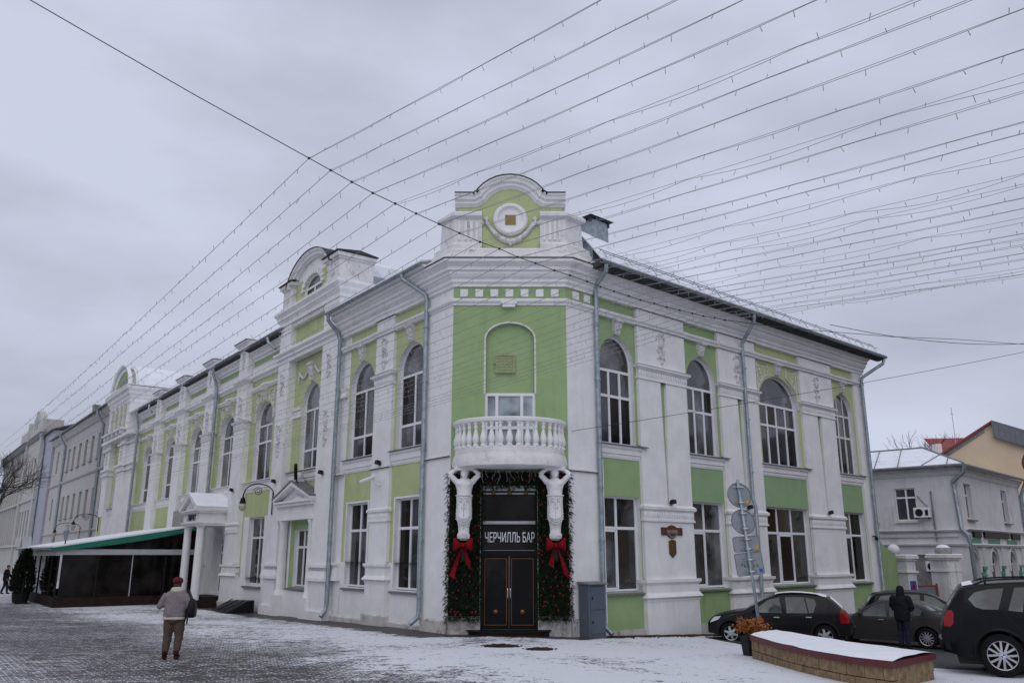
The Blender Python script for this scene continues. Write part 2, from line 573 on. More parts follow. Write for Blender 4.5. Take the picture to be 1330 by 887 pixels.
def window(parent, fr, a, b, zb, zs, za, off, cols, trs, gm='glass', fw=0.06, fm='pvc', archbars=False, name='window', tilt=0.006):
    """frame mesh (part) with one pane sub-part per light. cols: fractions of mullions; trs: transom heights, the last one under the arch"""
    f = MB()
    o0, o1 = off - 0.03, off + 0.035
    fr.box(f, a, a + fw, o0, o1, zb, zs)
    fr.box(f, b - fw, b, o0, o1, zb, zs)
    fr.box(f, a + fw, b - fw, o0, o1, zb, zb + fw)
    xs = [a + (b - a) * c for c in cols]
    if za <= zs + 1e-3:
        fr.box(f, a + fw, b - fw, o0, o1, za - fw, za)
        top = za
    else:
        ap = arch_pts(a, b, zs, za)
        c, hw, rise = (a + b) / 2, (b - a) / 2, za - zs
        ip = arch_pts(a + fw, b - fw, zs, za - fw)
        for i in range(len(ap) - 1):
            fr.prism(f, [ap[i], ap[i + 1], ip[i + 1], ip[i]], o0, o1)
        top = None
    mw = 0.045
    for t in trs:
        fr.box(f, a + fw, b - fw, o0, o1 + 0.004, t - mw, t + mw)
    zt = (trs[-1] if top is None and trs else (zs if top is None else top))
    lv = [zb] + list(trs if top is not None else trs[:-1]) + [zt]
    for x in xs:
        for i in range(len(lv) - 1):
            fr.box(f, x - mw, x + mw, o0, o1 - 0.003, lv[i] + mw, lv[i + 1] - mw)
    w_ = f.build(name, fm, parent)
    ex = [a] + xs + [b]
    for i in range(len(lv) - 1):
        for j in range(len(ex) - 1):
            g = MB()
            dx, dz = random.uniform(-tilt, tilt), random.uniform(-tilt, tilt)
            x0, x1, y0, y1 = ex[j] + 0.03, ex[j + 1] - 0.03, lv[i] + 0.03, lv[i + 1] - 0.03
            g.poly([fr.p(x0, off - dx - dz, y0), fr.p(x1, off + dx - dz, y0), fr.p(x1, off + dx + dz, y1), fr.p(x0, off - dx + dz, y1)])
            g.build('pane', random.choices([gm, 'glass2', 'glass_dk'], [.58, .25, .17])[0] if gm == 'glass' else gm, w_)
    if top is None:
        g = MB()
        dx = random.uniform(-tilt, tilt)
        pp = [p for p in arch_pts(a + 0.03, b - 0.03, zs, za - 0.03)]
        if zt < zs:
            pp = [(b - 0.03, zt)] + pp + [(a + 0.03, zt)]
        elif zt > zs:
            pp = [p for p in pp if p[1] >= zt - 0.01]
        g.poly([fr.p(x, off + dx * (x - a) + 0.004 * (z - zs), z) for x, z in pp])
        g.build('pane', 'glass2' if gm == 'glass' else gm, w_)  # paler colour stands in for sky reflected in the arch light
        if archbars:
            f2 = MB()
            for x in xs:
                u = (x - (a + b) / 2) / ((b - a) / 2)
                fr.box(f2, x - 0.03, x + 0.03, o0, o1 - 0.005, zt, zs + (za - zs) * math.sqrt(max(0, 1 - u * u)) - 0.02)
            f2.build('glazing_bar', fm, w_)
    return w_

# ------------------------------------------------------------------ ground
def g_h(x, y):
    a = 0.1 * (1 - ss(18, 23, y)) * (1 - ss(0, 6, x))
    b = -0.2 * ss(25, 37, y)
    c = -0.05 * max(0, min(15, x)) * ss(17, 27, y)
    return a + b + c

def axis(lo, hi, step, far, n):
    v = [lo + i * step for i in range(int(round((hi - lo) / step)) + 1)]
    k = 1
    ext = []
    d = step
    p = hi
    while p < far:
        d *= 1.45
        p += d
        ext.append(p)
    return v, ext
xs_, xe = axis(-34, 26, 0.3, 900, 0)
xs = [-34 - (e - 26) for e in reversed(xe)] + xs_ + xe
ys_, ye = axis(6, 48, 0.3, 1100, 0)
yb = [6 - (e - 48) for e in reversed(ye)]
ys = [y for y in yb if y > -700] + ys_ + ye
nx, ny = len(xs), len(ys)
gv = [(x, y, g_h(x, y)) for y in ys for x in xs]
gf = [(j * nx + i, j * nx + i + 1, (j + 1) * nx + i + 1, (j + 1) * nx + i) for j in range(ny - 1) for i in range(nx - 1)]
gme = bpy.data.meshes.new('ground')
gme.from_pydata(gv, [], gf)
ca = gme.color_attributes.new('snow_cover', 'FLOAT_COLOR', 'POINT')
def seg_d(x, y, a, b):
    ax, ay, bx, by = *a, *b
    t = max(0, min(1, ((x - ax) * (bx - ax) + (y - ay) * (by - ay)) / ((bx - ax) ** 2 + (by - ay) ** 2)))
    return math.hypot(x - ax - t * (bx - ax), y - ay - t * (by - ay))
def cover(x, y):
    q = Vector((x, y, 0))
    oL, sL = (q - FL.O).dot(FL.N), (q - FL.O).dot(FL.D)
    oR, sR = (q - FR.O).dot(FR.N), (q - FR.O).dot(FR.D)
    c = 0.70 + 0.12 * ss(-6, 1, x)
    # trodden lines of footsteps
    for a_, b_, k_ in (((-.4, 24), (-4.5, 15), .22), ((0, 24), (3.8, 12), .16), ((-1, 23.4), (-16, 38), .2), ((4.5, 26.3), (-2, 15), .14), ((-3, 19), (-13, 33), .12)):
        d_ = seg_d(x, y, a_, b_) + .35 * noise.noise(Vector((x * .9, y * .9, 2.2)))
        c -= k_ * (1 - ss(.1, .75, abs(d_))) * (.5 + noise.noise(Vector((x * 2.1, y * 2.1, 6.6))))
    # trodden band across the pavers, thinner snow to the lower left
    d = seg_d(x, y, (-26, 41), (-3.2, 13.5))
    c -= 0.50 * (1 - ss(0.6, 4.6, d))
    side = (x + 20.2) * (16.58 - 34.22) - (y - 34.22) * (-4.85 + 20.2)
    if side > 0:
        c -= 0.12
    n = noise.noise(Vector((x * 0.35, y * 0.5, 3.3))) * 0.24 + noise.noise(Vector((x * 1.3, y * 1.3, 7.7))) * 0.13
    c += n
    m_ = 1.0
    if sL > -0.5:
        m_ *= ss(0.5, 1.7, oL + 0.35 * noise.noise(Vector((x * 1.5, y * 1.5, 0))))
    if -2.2 < x < 2.2 and y > 23:
        m_ *= 1 - ss(24.1, 24.6, y + 0.3 * noise.noise(Vector((x * 2, y * 2, 5))))
    if sR > -0.3:
        m_ *= ss(0.15, 0.9, oR + 0.4 * noise.noise(Vector((x * 1.5, y * 1.5, 9))))
    if y < 14:
        c = max(c, 0.5)
    return max(0.12, min(1, c)), m_
dat = []
for v in gv:
    c, k_ = cover(v[0], v[1]) if (-40 < v[0] < 40 and 2 < v[1] < 60) else (0.7, 1)
    dat += [c, k_, 0, 1]
ca.data.foreach_set('color', dat)
for p in gme.polygons:
    p.use_smooth = True

def ground_mat():
    m = bpy.data.materials.new('snow_dusted_pavers')
    m.use_nodes = True
    t = m.node_tree
    L = t.links.new
    N = t.nodes.new
    b = t.nodes['Principled BSDF']
    c = N('ShaderNodeTexCoord')
    at = N('ShaderNodeVertexColor')
    at.layer_name = 'snow_cover'
    sep = N('ShaderNodeSeparateColor')
    L(at.outputs['Color'], sep.inputs[0])
    mpn = N('ShaderNodeMapping')
    mpn.inputs['Rotation'].default_value = (0, 0, R_(-36))
    L(c.outputs['Object'], mpn.inputs[0])
    br = N('ShaderNodeTexBrick')
    br.inputs['Scale'].default_value = 1.0
    br.inputs['Brick Width'].default_value = 0.21
    br.inputs['Row Height'].default_value = 0.105
    br.inputs['Mortar Size'].default_value = 0.013
    br.inputs['Mortar Smooth'].default_value = 0.3
    br.inputs['Color1'].default_value = (0.036, 0.031, 0.031, 1)
    br.inputs['Color2'].default_value = (0.062, 0.052, 0.051, 1)
    br.inputs['Mortar'].default_value = (0.03, 0.027, 0.025, 1)
    L(mpn.outputs[0], br.inputs['Vector'])
    def noi(scale, det, rough, sc=(1, 1, 1), rot=0):
        q = N('ShaderNodeMapping')
        q.inputs['Scale'].default_value = sc
        q.inputs['Rotation'].default_value = (0, 0, rot)
        L(c.outputs['Object'], q.inputs[0])
        n = N('ShaderNodeTexNoise')
        n.inputs['Scale'].default_value = scale
        n.inputs['Detail'].default_value = det
        n.inputs['Roughness'].default_value = rough
        L(q.outputs[0], n.inputs['Vector'])
        return n.outputs[0]
    def mth(op, a, bb, clamp=False):
        k = N('ShaderNodeMath')
        k.operation = op
        k.use_clamp = clamp
        for i, x in enumerate((a, bb)):
            if isinstance(x, (int, float)):
                k.inputs[i].default_value = x
            else:
                L(x, k.inputs[i])
        return k.outputs[0]
    fine = noi(5.5, 5, 0.7, (0.75, 1.25, 1), R_(12))
    grain = noi(17, 3, 0.6)
    s = mth('ADD', sep.outputs[0], mth('MULTIPLY', mth('SUBTRACT', fine, 0.5), 1.7))
    s = mth('ADD', s, mth('MULTIPLY', mth('SUBTRACT', grain, 0.5), 1.1))
    inv = N('ShaderNodeMapRange')
    inv.inputs[1].default_value = 0.35
    inv.inputs[2].default_value = 0.68
    inv.inputs[3].default_value = 0.38
    inv.inputs[4].default_value = 0.02
    L(sep.outputs[0], inv.inputs[0])
    s = mth('ADD', s, mth('MULTIPLY', br.outputs['Fac'], inv.outputs[0]))
    streak = noi(1.6, 6, 0.75, (0.45, 1.5, 1), R_(20))
    s = mth('ADD', s, mth('MULTIPLY', mth('SUBTRACT', streak, 0.5), 0.75))
    s = mth('MULTIPLY', s, sep.outputs[1])
    mr = N('ShaderNodeMapRange')
    mr.inputs[1].default_value = 0.50
    mr.inputs[2].default_value = 0.63
    L(s, mr.inputs[0])
    mx = N('ShaderNodeMix')
    mx.data_type = 'RGBA'
    L(mr.outputs[0], mx.inputs[0])
    L(br.outputs['Color'], mx.inputs[6])
    mx.inputs[7].default_value = (0.66, 0.675, 0.71, 1)
    L(mx.outputs[2], b.inputs['Base Color'])
    rr = N('ShaderNodeMapRange')
    rr.inputs[3].default_value = 0.5
    rr.inputs[4].default_value = 0.8
    L(mr.outputs[0], rr.inputs[0])
    L(rr.outputs[0], b.inputs['Roughness'])
    b.inputs['Specular IOR Level'].default_value = 0.3
    bp = N('ShaderNodeBump')
    bp.inputs['Strength'].default_value = 0.5
    bp.inputs['Distance'].default_value = 0.02
    L(s, bp.inputs['Height'])
    L(bp.outputs[0], b.inputs['Normal'])
    return m
gme.materials.append(ground_mat())
ground = bpy.data.objects.new('ground', gme)
COL.objects.link(ground)
struct(ground)

def sheet(name, m, edge_a, edge_b, nu, nv, dz, zf=g_h):
    """ruled sheet between two polylines lying dz above the ground"""
    def samp(pl, t):
        k = t * (len(pl) - 1)
        i = min(int(k), len(pl) - 2)
        return (lerp(pl[i][0], pl[i + 1][0], k - i), lerp(pl[i][1], pl[i + 1][1], k - i))
    mb = MB()
    vs = []
    for i in range(nu + 1):
        a, b = samp(edge_a, i / nu), samp(edge_b, i / nu)
        for j in range(nv + 1):
            x, y = lerp(a[0], b[0], j / nv), lerp(a[1], b[1], j / nv)
            vs.append((x, y, zf(x, y) + dz))
    fs = [(i * (nv + 1) + j, i * (nv + 1) + j + 1, (i + 1) * (nv + 1) + j + 1, (i + 1) * (nv + 1) + j) for i in range(nu) for j in range(nv)]
    mb.add(vs, fs)
    return mb.build(name, m)

M['asphalt'] = mat('wet_asphalt', (0.045, 0.043, 0.046), 0.6, 0.25, 1.2, 0.35, 60, dirt=0.7, dirtcol=(0.13, 0.13, 0.14), dscale=0.9, dthr=0.60)
struct(sheet('road', 'asphalt', [(6.1, 27.6), (6.6, 25.5), (6.9, 22), (7.5, 19), (8.7, 17.6), (11, 16.6), (16, 14.5), (40, 2), (90, -25)],
             [(9.5, 31.2), (11, 32.6), (13, 34.5), (15, 36.4), (18, 39), (22, 42.5), (26, 46), (50, 50), (120, 40)], 80, 50, 0.012))
M['slab'] = mat('damp_paving', (0.050, 0.044, 0.042), 0.6, 0.3, 4, 0.4, 30, dirt=0.5, dirtcol=(0.11, 0.10, 0.10), dscale=2)

# ------------------------------------------------------------------ the corner building
B = thing('corner_building', 'large white and green two-storey corner building with curved parapet, arched windows and balcony', 'building', (0, 25, 0))

def moulding_band(mb, fr, a, b, o, layers):
    """layers: list of (z0,z1,proj); each a box wrapping front and both ends"""
    for z0, z1, pr in layers:
        fr.box(mb, a - pr, b + pr, o - 0.12, o + pr, z0, z1)

def slope_band(mb, fr, a, b, o, z0, z1, p0, p1):
    """sloping moulding: projection p0 at z0, p1 at z1"""
    q = lambda s_, oo, z: fr.p(s_, oo, z)
    mb.hexa([q(a - p0, o - .1, z0), q(b + p0, o - .1, z0), q(b + p0, o + p0, z0), q(a - p0, o + p0, z0),
             q(a - p1, o - .1, z1), q(b + p1, o - .1, z1), q(b + p1, o + p1, z1), q(a - p1, o + p1, z1)])

def egg_row(mb, fr, a, b, o, z0, z1, pitch=0.13, r=0.05):
    n = max(2, int((b - a) / pitch))
    for i in range(n):
        x = a + (b - a) * (i + 0.5) / n
        c = fr.p(x, o, (z0 + z1) / 2)
        mb.ell(c, (r, r, (z1 - z0) / 2), 6, 4)

def cartouche(parent, fr, c, o, zc, h, wd=0.42, name='relief_ornament'):
    """plaster relief: scrolls, leaf lumps and an oval"""
    mb = MB()
    rnd = random.Random(int(c * 100))
    for sg in (-1, 1):
        for zz, sz, turn in ((0.30, 0.20, 1), (-0.02, 0.17, -1), (-0.32, 0.16, 1)):
            pts = []
            for i in range(11):
                a = i / 10 * 4.4
                rr = sz * wd * 1.5 * (1 - i / 13)
                pts.append(fr.p(c + sg * (wd * 0.22 + rr * math.cos(a)), o + 0.02, zc + h * zz + turn * rr * 1.3 * math.sin(a)))
            mb.tube(pts, [0.035 - 0.0018 * i for i in range(11)], 5)
    for k in range(16):
        zz = rnd.uniform(-0.46, 0.46)
        x = rnd.uniform(-0.42, 0.42) * wd * (1 - abs(zz))
        mb.ell(fr.p(c + x, o + 0.01, zc + zz * h), (0.05, 0.05, rnd.uniform(0.04, 0.09)), 6, 4)
    mb.ell(fr.p(c, o, zc + h * 0.18), (wd * 0.32, wd * 0.32, h * 0.17), 10, 6)
    mb.ell(fr.p(c, o, zc - h * 0.40), (0.09, 0.06, h * 0.10), 8, 5)
    mb.ell(fr.p(c, o, zc + h * 0.45), (0.15, 0.07, h * 0.06), 8, 5)
    return mb.build(name, 'relief', parent, smooth=60)

def keystone(parent, fr, c, o, z0, z1, w0=0.13, w1=0.21):
    mb = MB()
    q = fr.p
    pr0, pr1 = 0.07, 0.2
    mb.hexa([q(c - w0, o - .05, z0), q(c + w0, o - .05, z0), q(c + w0, o + pr0, z0), q(c - w0, o + pr0, z0),
             q(c - w1, o - .05, z1), q(c + w1, o - .05, z1), q(c + w1, o + pr1, z1), q(c - w1, o + pr1, z1)])
    mb.tube([q(c - w1, o + pr1 - .02, z1 - .09), q(c + w1, o + pr1 - .02, z1 - .09)], 0.06, 7)
    mb.tube([q(c - w0, o + pr0, z0 + .08), q(c + w0, o + pr0, z0 + .08)], 0.045, 7)
    for i in range(4):
        mb.ell(q(c + (i % 2 - .5) * .12, o + .13, lerp(z0, z1, .3 + .12 * i)), (.05, .05, .06), 6, 4)
    return mb.build('keystone', 'relief', parent, smooth=50)

def sill_set(parent, fr, a, b, o, z0, z1, tip=0.0, m='tin'):
    """moulded apron below an upper window and its tin sill"""
    mb = MB()
    fr.mould(mb, a + 0.02, b - 0.02, [(o - .06, z0), (o + .02, z0), (o + .05, z0 + .07), (o + .05, z0 + .13), (o + .09, z0 + .16), (o + .09, z1 - .14), (o + .15, z1 - .09), (o + .15, z1 - .03), (o - .06, z1 - .03)])
    mb.build('window_apron', 'white', parent)
    s_ = MB()
    fr.mould(s_, a - 0.02 - tip, b + 0.02 + tip, [(o - .3, z1 + .06), (o + .2, z1 - .025), (o + .2, z1 + .01), (o - .3, z1 + .10)])
    s_.build('window_sill', m, parent)

def pilaster(parent, fr, a, b, o, base_z, top_z, ped=(0.76, 1.43), band=(3.26, 3.8), cap=(7.97, 8.5), plinth=None, m='white', worn=False, groove=False, depth=0.3, batter=0.0):
    mb = MB()
    pz = ped[0]
    q = fr.p
    k = 0.05
    # pedestal
    fr.box(mb, a - k, b + k, o - depth, o + k, base_z, pz)
    # shaft zones
    fr.box(mb, a, b, o - depth, o - .001, ped[0] + .001, ped[1] + .05)
    if groove:
        c = (a + b) / 2
        fr.box(mb, a, b, o - depth, o, ped[1], band[1])
        g0, g1, zb_, zt_ = 0.03, 0.16, band[1], cap[0]
        fr.prism(mb, [(a, zb_), (c - g0, zb_), (c - g1, zt_), (a, zt_)], o - depth, o)
        fr.prism(mb, [(c + g0, zb_), (b, zb_), (b, zt_), (c + g1, zt_)], o - depth, o)
        fr.box(mb, a, b, o - depth, o, cap[0], top_z)
        gg = MB()
        fr.box(gg, c - g1 - .02, c + g1 + .02, o - depth - .02, o - .10, zb_, zt_)
        gg.build('groove_panel', 'green_mid', parent)
    else:
        fr.box(mb, a, b, o - depth, o, ped[1], top_z)
    p_ = mb.build('pilaster', m, parent)
    # pedestal mouldings
    mm = MB()
    H = ped[1] - ped[0]
    z = ped[0]
    fr.box(mm, a - .07, b + .07, o - depth, o + .07, z, z + .10 * H)
    slope_band(mm, fr, a, b, o, z + .10 * H, z + .18 * H, .10, .15)
    slope_band(mm, fr, a, b, o, z + .18 * H, z + .38 * H, .15, .06)
    fr.box(mm, a - .05, b + .05, o - depth, o + .05, z + .38 * H, z + .74 * H)
    slope_band(mm, fr, a, b, o, z + .74 * H, z + .86 * H, .05, .11)
    fr.box(mm, a - .12, b + .12, o - depth, o + .12, z + .86 * H, z + H)
    mm.build('pedestal_moulding', 'white_worn' if worn else m, parent)
    # middle band with egg row
    bm_ = MB()
    z, H = band[0], band[1] - band[0]
    fr.box(bm_, a - .05, b + .05, o - .1, o + .05, z, z + .12 * H)
    fr.box(bm_, a - .02, b + .02, o - .1, o + .02, z + .12 * H, z + .62 * H)
    egg_row(bm_, fr, a, b, o + .02, z + .22 * H, z + .62 * H)
    slope_band(bm_, fr, a, b, o, z + .62 * H, z + .72 * H, .03, .08)
    fr.box(bm_, a - .09, b + .09, o - .1, o + .09, z + .72 * H, z + .85 * H)
    slope_band(bm_, fr, a, b, o, z + .85 * H, z + H, .10, .02)
    bm_.build('moulded_band', 'white', parent)
    # capital
    cm = MB()
    z, H = cap[0], cap[1] - cap[0]
    fr.box(cm, a - .04, b + .04, o - depth, o + .04, z, z + .14 * H)
    fr.box(cm, a - .015, b + .015, o - .1, o + .015, z + .14 * H, z + .6 * H)
    egg_row(cm, fr, a - .02, b + .02, o + .02, z + .2 * H, z + .62 * H)
    slope_band(cm, fr, a, b, o, z + .6 * H, z + .74 * H, .04, .11)
    fr.box(cm, a - .13, b + .13, o - depth, o + .13, z + .74 * H, z + .9 * H)
    slope_band(cm, fr, a, b, o, z + .9 * H, z + H, .16, .03)
    cm.build('capital', 'white', parent)
    if plinth:
        pm = MB()
        slope_band(pm, fr, a, b, o, plinth - .06, plinth, .12, .06)
        fr.box(pm, a - .12, b + .12, o - depth, o + .12, base_z - .05, plinth - .06)
        pm.build('pilaster_plinth', 'plinth', parent)
    return p_

def spandrels(parent, fr, a, b, zs, za, o, zt):
    """raised curved-triangle panels either side of an arch head"""
    c, hw = (a + b) / 2, (b - a) / 2
    for sg in (-1, 1):
        mb = MB()
        e = c + sg * (hw + 0.02)
        pts = [(e, zs - 0.05), (e, zt)]
        for i in range(6):
            t = 0.42 + 0.58 * (1 - i / 5) if False else i / 5
            ang = lerp(R_(64), R_(2), t)
            pts.append((c + sg * (hw + .16) * math.cos(ang), zs + (za - zs + .14) * math.sin(ang)))
        pts[1] = (e, zt)
        top = pts[2]
        pts.insert(2, (top[0], zt))
        P3 = [fr.p(x, o + .02, z) for x, z in pts] + [fr.p(pts[0][0], o + .02, pts[0][1])]
        mb.tube(P3, 0.035, 5)
        for i in range(5):
            mb.ell(fr.p(e - sg * .13 * (1 + .5 * i % 2), o + .01, zt - .15 - .14 * i), (.06, .05, .07), 6, 4)
        mb.build('spandrel_relief', 'relief', parent)

def pipe_run(parent, pts, r=0.07, clamps=()):
    mb = MB()
    mb.tube(pts, r, 10)
    for p in clamps:
        mb.tube([Vector(p) - Vector((0, 0, .03)), Vector(p) + Vector((0, 0, .03))], r * 1.25, 10)
    d = mb.build('drainpipe', 'steel', parent, smooth=40)
    return d

ZG = -1.1     # walls go down below the lowest ground
# ---------------- right facade
white, green, rev, plin = MB(), MB(), MB(), MB()
cool = MB()
pale = MB()
FR.box(white, 0, 1.45, -0.3, 0, ZG, 10.03)
FR.box(white, 19.0, 19.85, -0.3, 0, ZG, 10.45)
# bays: s0, s1, lower opening, upper opening, green builder
bays = [(1.45, 3.45, (1.45, 3.40), (1.62, 3.32, 8.32, 9.27), [0.36, 0.68], [7.24, 8.10]),
        (6.10, 8.20, (6.10, 8.14), (6.28, 8.04, 8.32, 9.27), [0.34, 0.67], [7.24, 8.10]),
        (10.75, 14.15, (10.85, 14.10), (11.0, 13.92, 8.12, 9.30), [0.27, 0.5, 0.745], [7.24, 8.08]),
        (16.90, 19.0, (16.95, 18.94), (17.1, 18.82, 8.36, 9.30), [0.36, 0.68], [7.3, 8.28])]
o_ = -0.11
for i, (s0, s1, lo, up, cols, trs) in enumerate(bays):
    gb = (green, green if i % 2 == 0 else cool, cool, cool)[i]
    gb2 = (green, cool, cool, cool)[i]
    FR.rect(plin, s0, s1, ZG, -0.04 - 0.03 * i, o_ + 0.06)
    plin.poly([FR.p(s0, o_, -.04 - .03 * i), FR.p(s1, o_, -.04 - .03 * i), FR.p(s1, o_ + .06, -.04 - .03 * i), FR.p(s0, o_ + .06, -.04 - .03 * i)])
    wall_open(green, rev, FR, s0, s1, -0.06 - 0.03 * i, 4.0, o_, [(lo[0], lo[1], 1.08, 4.0, 4.0)], 0.24)
    FR.rect(gb2, s0, s1, 4.0, 5.2, o_)
    wall_open(pale if i == 2 or i == 3 else green, rev, FR, s0, s1, 5.2, 10.45, o_, [(up[0], up[1], 5.62, up[2], up[3])], 0.22)
    s_ = MB()
    FR.mould(s_, s0, s1, [(o_ - .26, 1.10), (o_ + .12, 1.03), (o_ + .12, 0.99), (o_ - .02, 0.99), (o_ - .26, 1.04)])
    s_.build('window_sill', 'tin', B)
    sill_set(B, FR, s0, s1, o_, 5.18, 5.62, 0.0)
    t_ = MB()
    FR.mould(t_, s1 - 0.05, s1 + 0.28, [(o_ - .0, 5.68), (o_ + .21, 5.60), (o_ + .21, 5.63), (o_, 5.71)])
    t_.build('window_sill', 'tin', B)
    lc = [0.34, 0.66] if i == 2 else [0.5]
    window(B, FR, lo[0], lo[1], 1.10, 4.0, 4.0, o_ - 0.22, lc, [3.02])
    # the opening casement of the lower window
    cf = MB()
    k0, k1 = (lo[0] + (lo[1] - lo[0]) * (lc[0] if i == 2 else 0.0) + .06, lo[0] + (lo[1] - lo[0]) * (lc[1] if i == 2 else 0.5) - .04)
    for (x0, x1, z0, z1) in ((k0, k0 + .05, 1.17, 2.97), (k1 - .05, k1, 1.17, 2.97), (k0, k1, 2.90, 2.97), (k0, k1, 1.16, 1.22)):
        FR.box(cf, x0, x1, o_ - .2, o_ - .17, z0, z1)
    cf.build('casement_frame', 'pvc', B)
    old = i == 3
    window(B, FR, up[0], up[1], 5.66, up[2], up[3], o_ - 0.2, cols, trs, fm='white_worn' if old else 'pvc', archbars=old)
    keystone(B, FR, (up[0] + up[1]) / 2, o_, up[3] + .04, 9.86)
    if i == 2:
        spandrels(B, FR, up[0], up[1], up[2], up[3], o_, 9.72)
white.build('wall', 'white', B)
green.build('wall', 'green_mid', B)
cool.build('wall', 'green_cool', B)
pale.build('wall', 'green_pale', B)
rev.build('window_reveal', 'white', B)
plin.build('plinth_wall', 'plinth', B)
for i, (a, b) in enumerate(((3.45, 6.10), (8.20, 10.75), (14.15, 16.90))):
    pilaster(B, FR, a, b, 0, ZG, 10.45, groove=True, worn=(i == 1))
    cartouche(B, FR, (a + b) / 2 + (-.05), 0, 9.17, 1.15)
# corner white strip edge mouldings
mb = MB()
FR.box(mb, 1.40, 1.52, -.05, 0.04, ZG, 5.1)
mb.build('corner_rib', 'white', B)

# ---------------- chamfer
white, green, rev = MB(), MB(), MB()
Cx0, Cx1 = -1.85, 1.70
niche = (-0.84, 0.72, 5.15, 8.72, 9.26)
wall_open(green, green, FC, Cx0, Cx1, 4.6, 10.45, 0, [niche], 0.14)
green.build('wall', 'green_mid', B)
gb = MB()
ap = arch_pts(niche[0], niche[1], niche[3], niche[4])
gb.poly([FC.p(x, -0.14, z) for x, z in [(niche[1], 7.0)] + ap + [(niche[0], 7.0)]])
gb.build('niche_back', 'green_mid', B)
door_op = (-0.92, 0.75, 0.12, 4.05, 4.05)
wall_open(white, rev, FC, Cx0, Cx1, ZG, 4.6, 0, [door_op], 0.22)
white.build('wall', 'white', B)
rev.build('door_reveal', 'green_mid', B)
mb = MB()
mb.tube([FC.p(niche[1], 0, 7.0)] + [FC.p(x, 0, z) for x, z in ap] + [FC.p(niche[0], 0, 7.0)], 0.03, 6)
mb.build('niche_moulding', 'white_worn', B)
# balcony window
window(B, FC, -0.84, 0.72, 5.15, 7.02, 7.02, -0.1, [0.24, 0.73], [5.95], gm='paleglass', fw=0.09)
# grille
mb = MB()
FC.box(mb, -0.51, 0.09, -.14, -.09, 7.66, 8.26)
FC.box(mb, -0.51, 0.09, -.09, -.06, 8.21, 8.26); FC.box(mb, -0.51, 0.09, -.09, -.06, 7.66, 7.71)
FC.box(mb, -0.51, -.46, -.09, -.06, 7.71, 8.21); FC.box(mb, .04, 0.09, -.09, -.06, 7.71, 8.21)
FC.box(mb, -.58, -.51, -.12, -.08, 7.95, 8.03)
vg = mb.build('vent_cover', 'ochre', B)
mb = MB()
for r_ in range(5):
    z = 7.76 + r_ * .095
    mb.tube([FC.p(-.42 + .04 * i, -.085, z + .025 * math.sin(i * 1.7 + r_)) for i in range(12)], .012, 4)
mb.build('grille_slat', 'green', vg)

# ---------------- left facade, part between tower and corner
white, green, rev, green2 = MB(), MB(), MB(), MB()
FL.box(white, 0, 1.5, -0.3, 0, ZG, 10.45)
FL.rect(white, 7.5, 8.2, ZG, 10.45, -0.1)
lb = [(1.5, 3.85, (2.0, 3.56), (1.78, 3.68)), (5.17, 7.5, (5.55, 7.18), (5.42, 7.34))]
for i, (s0, s1, lo, up) in enumerate(lb):
    wall_open(white, rev, FL, s0, s1, ZG, 1.95, o_, [(lo[0], lo[1], 1.1, 1.95, 1.95)], 0.22)
    wall_open(green2, rev, FL, s0, s1, 1.95, 5.1, o_, [(lo[0], lo[1], 1.95, 4.0, 4.0)], 0.22)
    wall_open(green2, rev, FL, s0, s1, 5.1, 10.45, o_, [(up[0], up[1], 5.6, 8.28, 9.2)], 0.22)
    # white painted margins beside the lower window
    mm = MB()
    FL.rect(mm, lo[0] - .14, lo[0], 1.95, 4.06, o_ + .004); FL.rect(mm, lo[1], lo[1] + .08, 1.95, 4.06, o_ + .004); FL.rect(mm, lo[0], lo[1], 4.0, 4.06, o_ + .004)
    mm.build('window_margin', 'white', B)
    sill_set(B, FL, s0, s1, o_, 5.10, 5.58)
    s_ = MB()
    FL.mould(s_, lo[0] - .1, lo[1] + .12, [(o_ - .24, 1.12), (o_ + .09, 1.05), (o_ + .09, 1.0), (o_, 1.0), (o_ - .24, 1.05)])
    s_.build('window_sill', 'tin', B)
    window(B, FL, lo[0], lo[1], 1.12, 4.0, 4.0, o_ - .2, [0.5], [3.04])
    window(B, FL, up[0], up[1], 5.64, 8.28, 9.2, o_ - .2, [0.5], [6.42, 8.12])
    keystone(B, FL, (up[0] + up[1]) / 2, o_, 9.22, 9.84)
white.build('wall', 'white', B)
green2.build('wall', 'green_pale', B)
rev.build('window_reveal', 'white', B)
pilaster(B, FL, 3.85, 5.17, 0, ZG, 10.45, ped=(1.29, 1.92), band=(3.28, 3.74), cap=(7.94, 8.44), plinth=0.33)
cartouche(B, FL, 4.5, 0, 9.15, 1.2)
pm = MB()
FL.mould(pm, 0.0, 1.5, [(-.1, ZG), (.05, ZG), (.05, .33), (0.0, .38), (-.1, .38)])
FL.mould(pm, 1.5, 3.8, [(-.2, ZG), (-.03, ZG), (-.03, .10), (-.11, .14), (-.2, .14)])
FL.mould(pm, 5.22, 8.2, [(-.2, ZG), (-.03, ZG), (-.03, .06), (-.11, .10), (-.2, .10)])
FC.mould(pm, Cx0, -0.93, [(-.1, ZG), (.05, ZG), (.05, .36), (0.0, .40), (-.1, .40)])
FC.mould(pm, 0.76, Cx1, [(-.1, ZG), (.05, ZG), (.05, .38), (0.0, .42), (-.1, .42)])
FR.mould(pm, 0.0, 1.4, [(-.1, ZG), (.05, ZG), (.05, .36), (0.0, .40), (-.1, .40)])
pm.build('plinth', 'plinth', B)
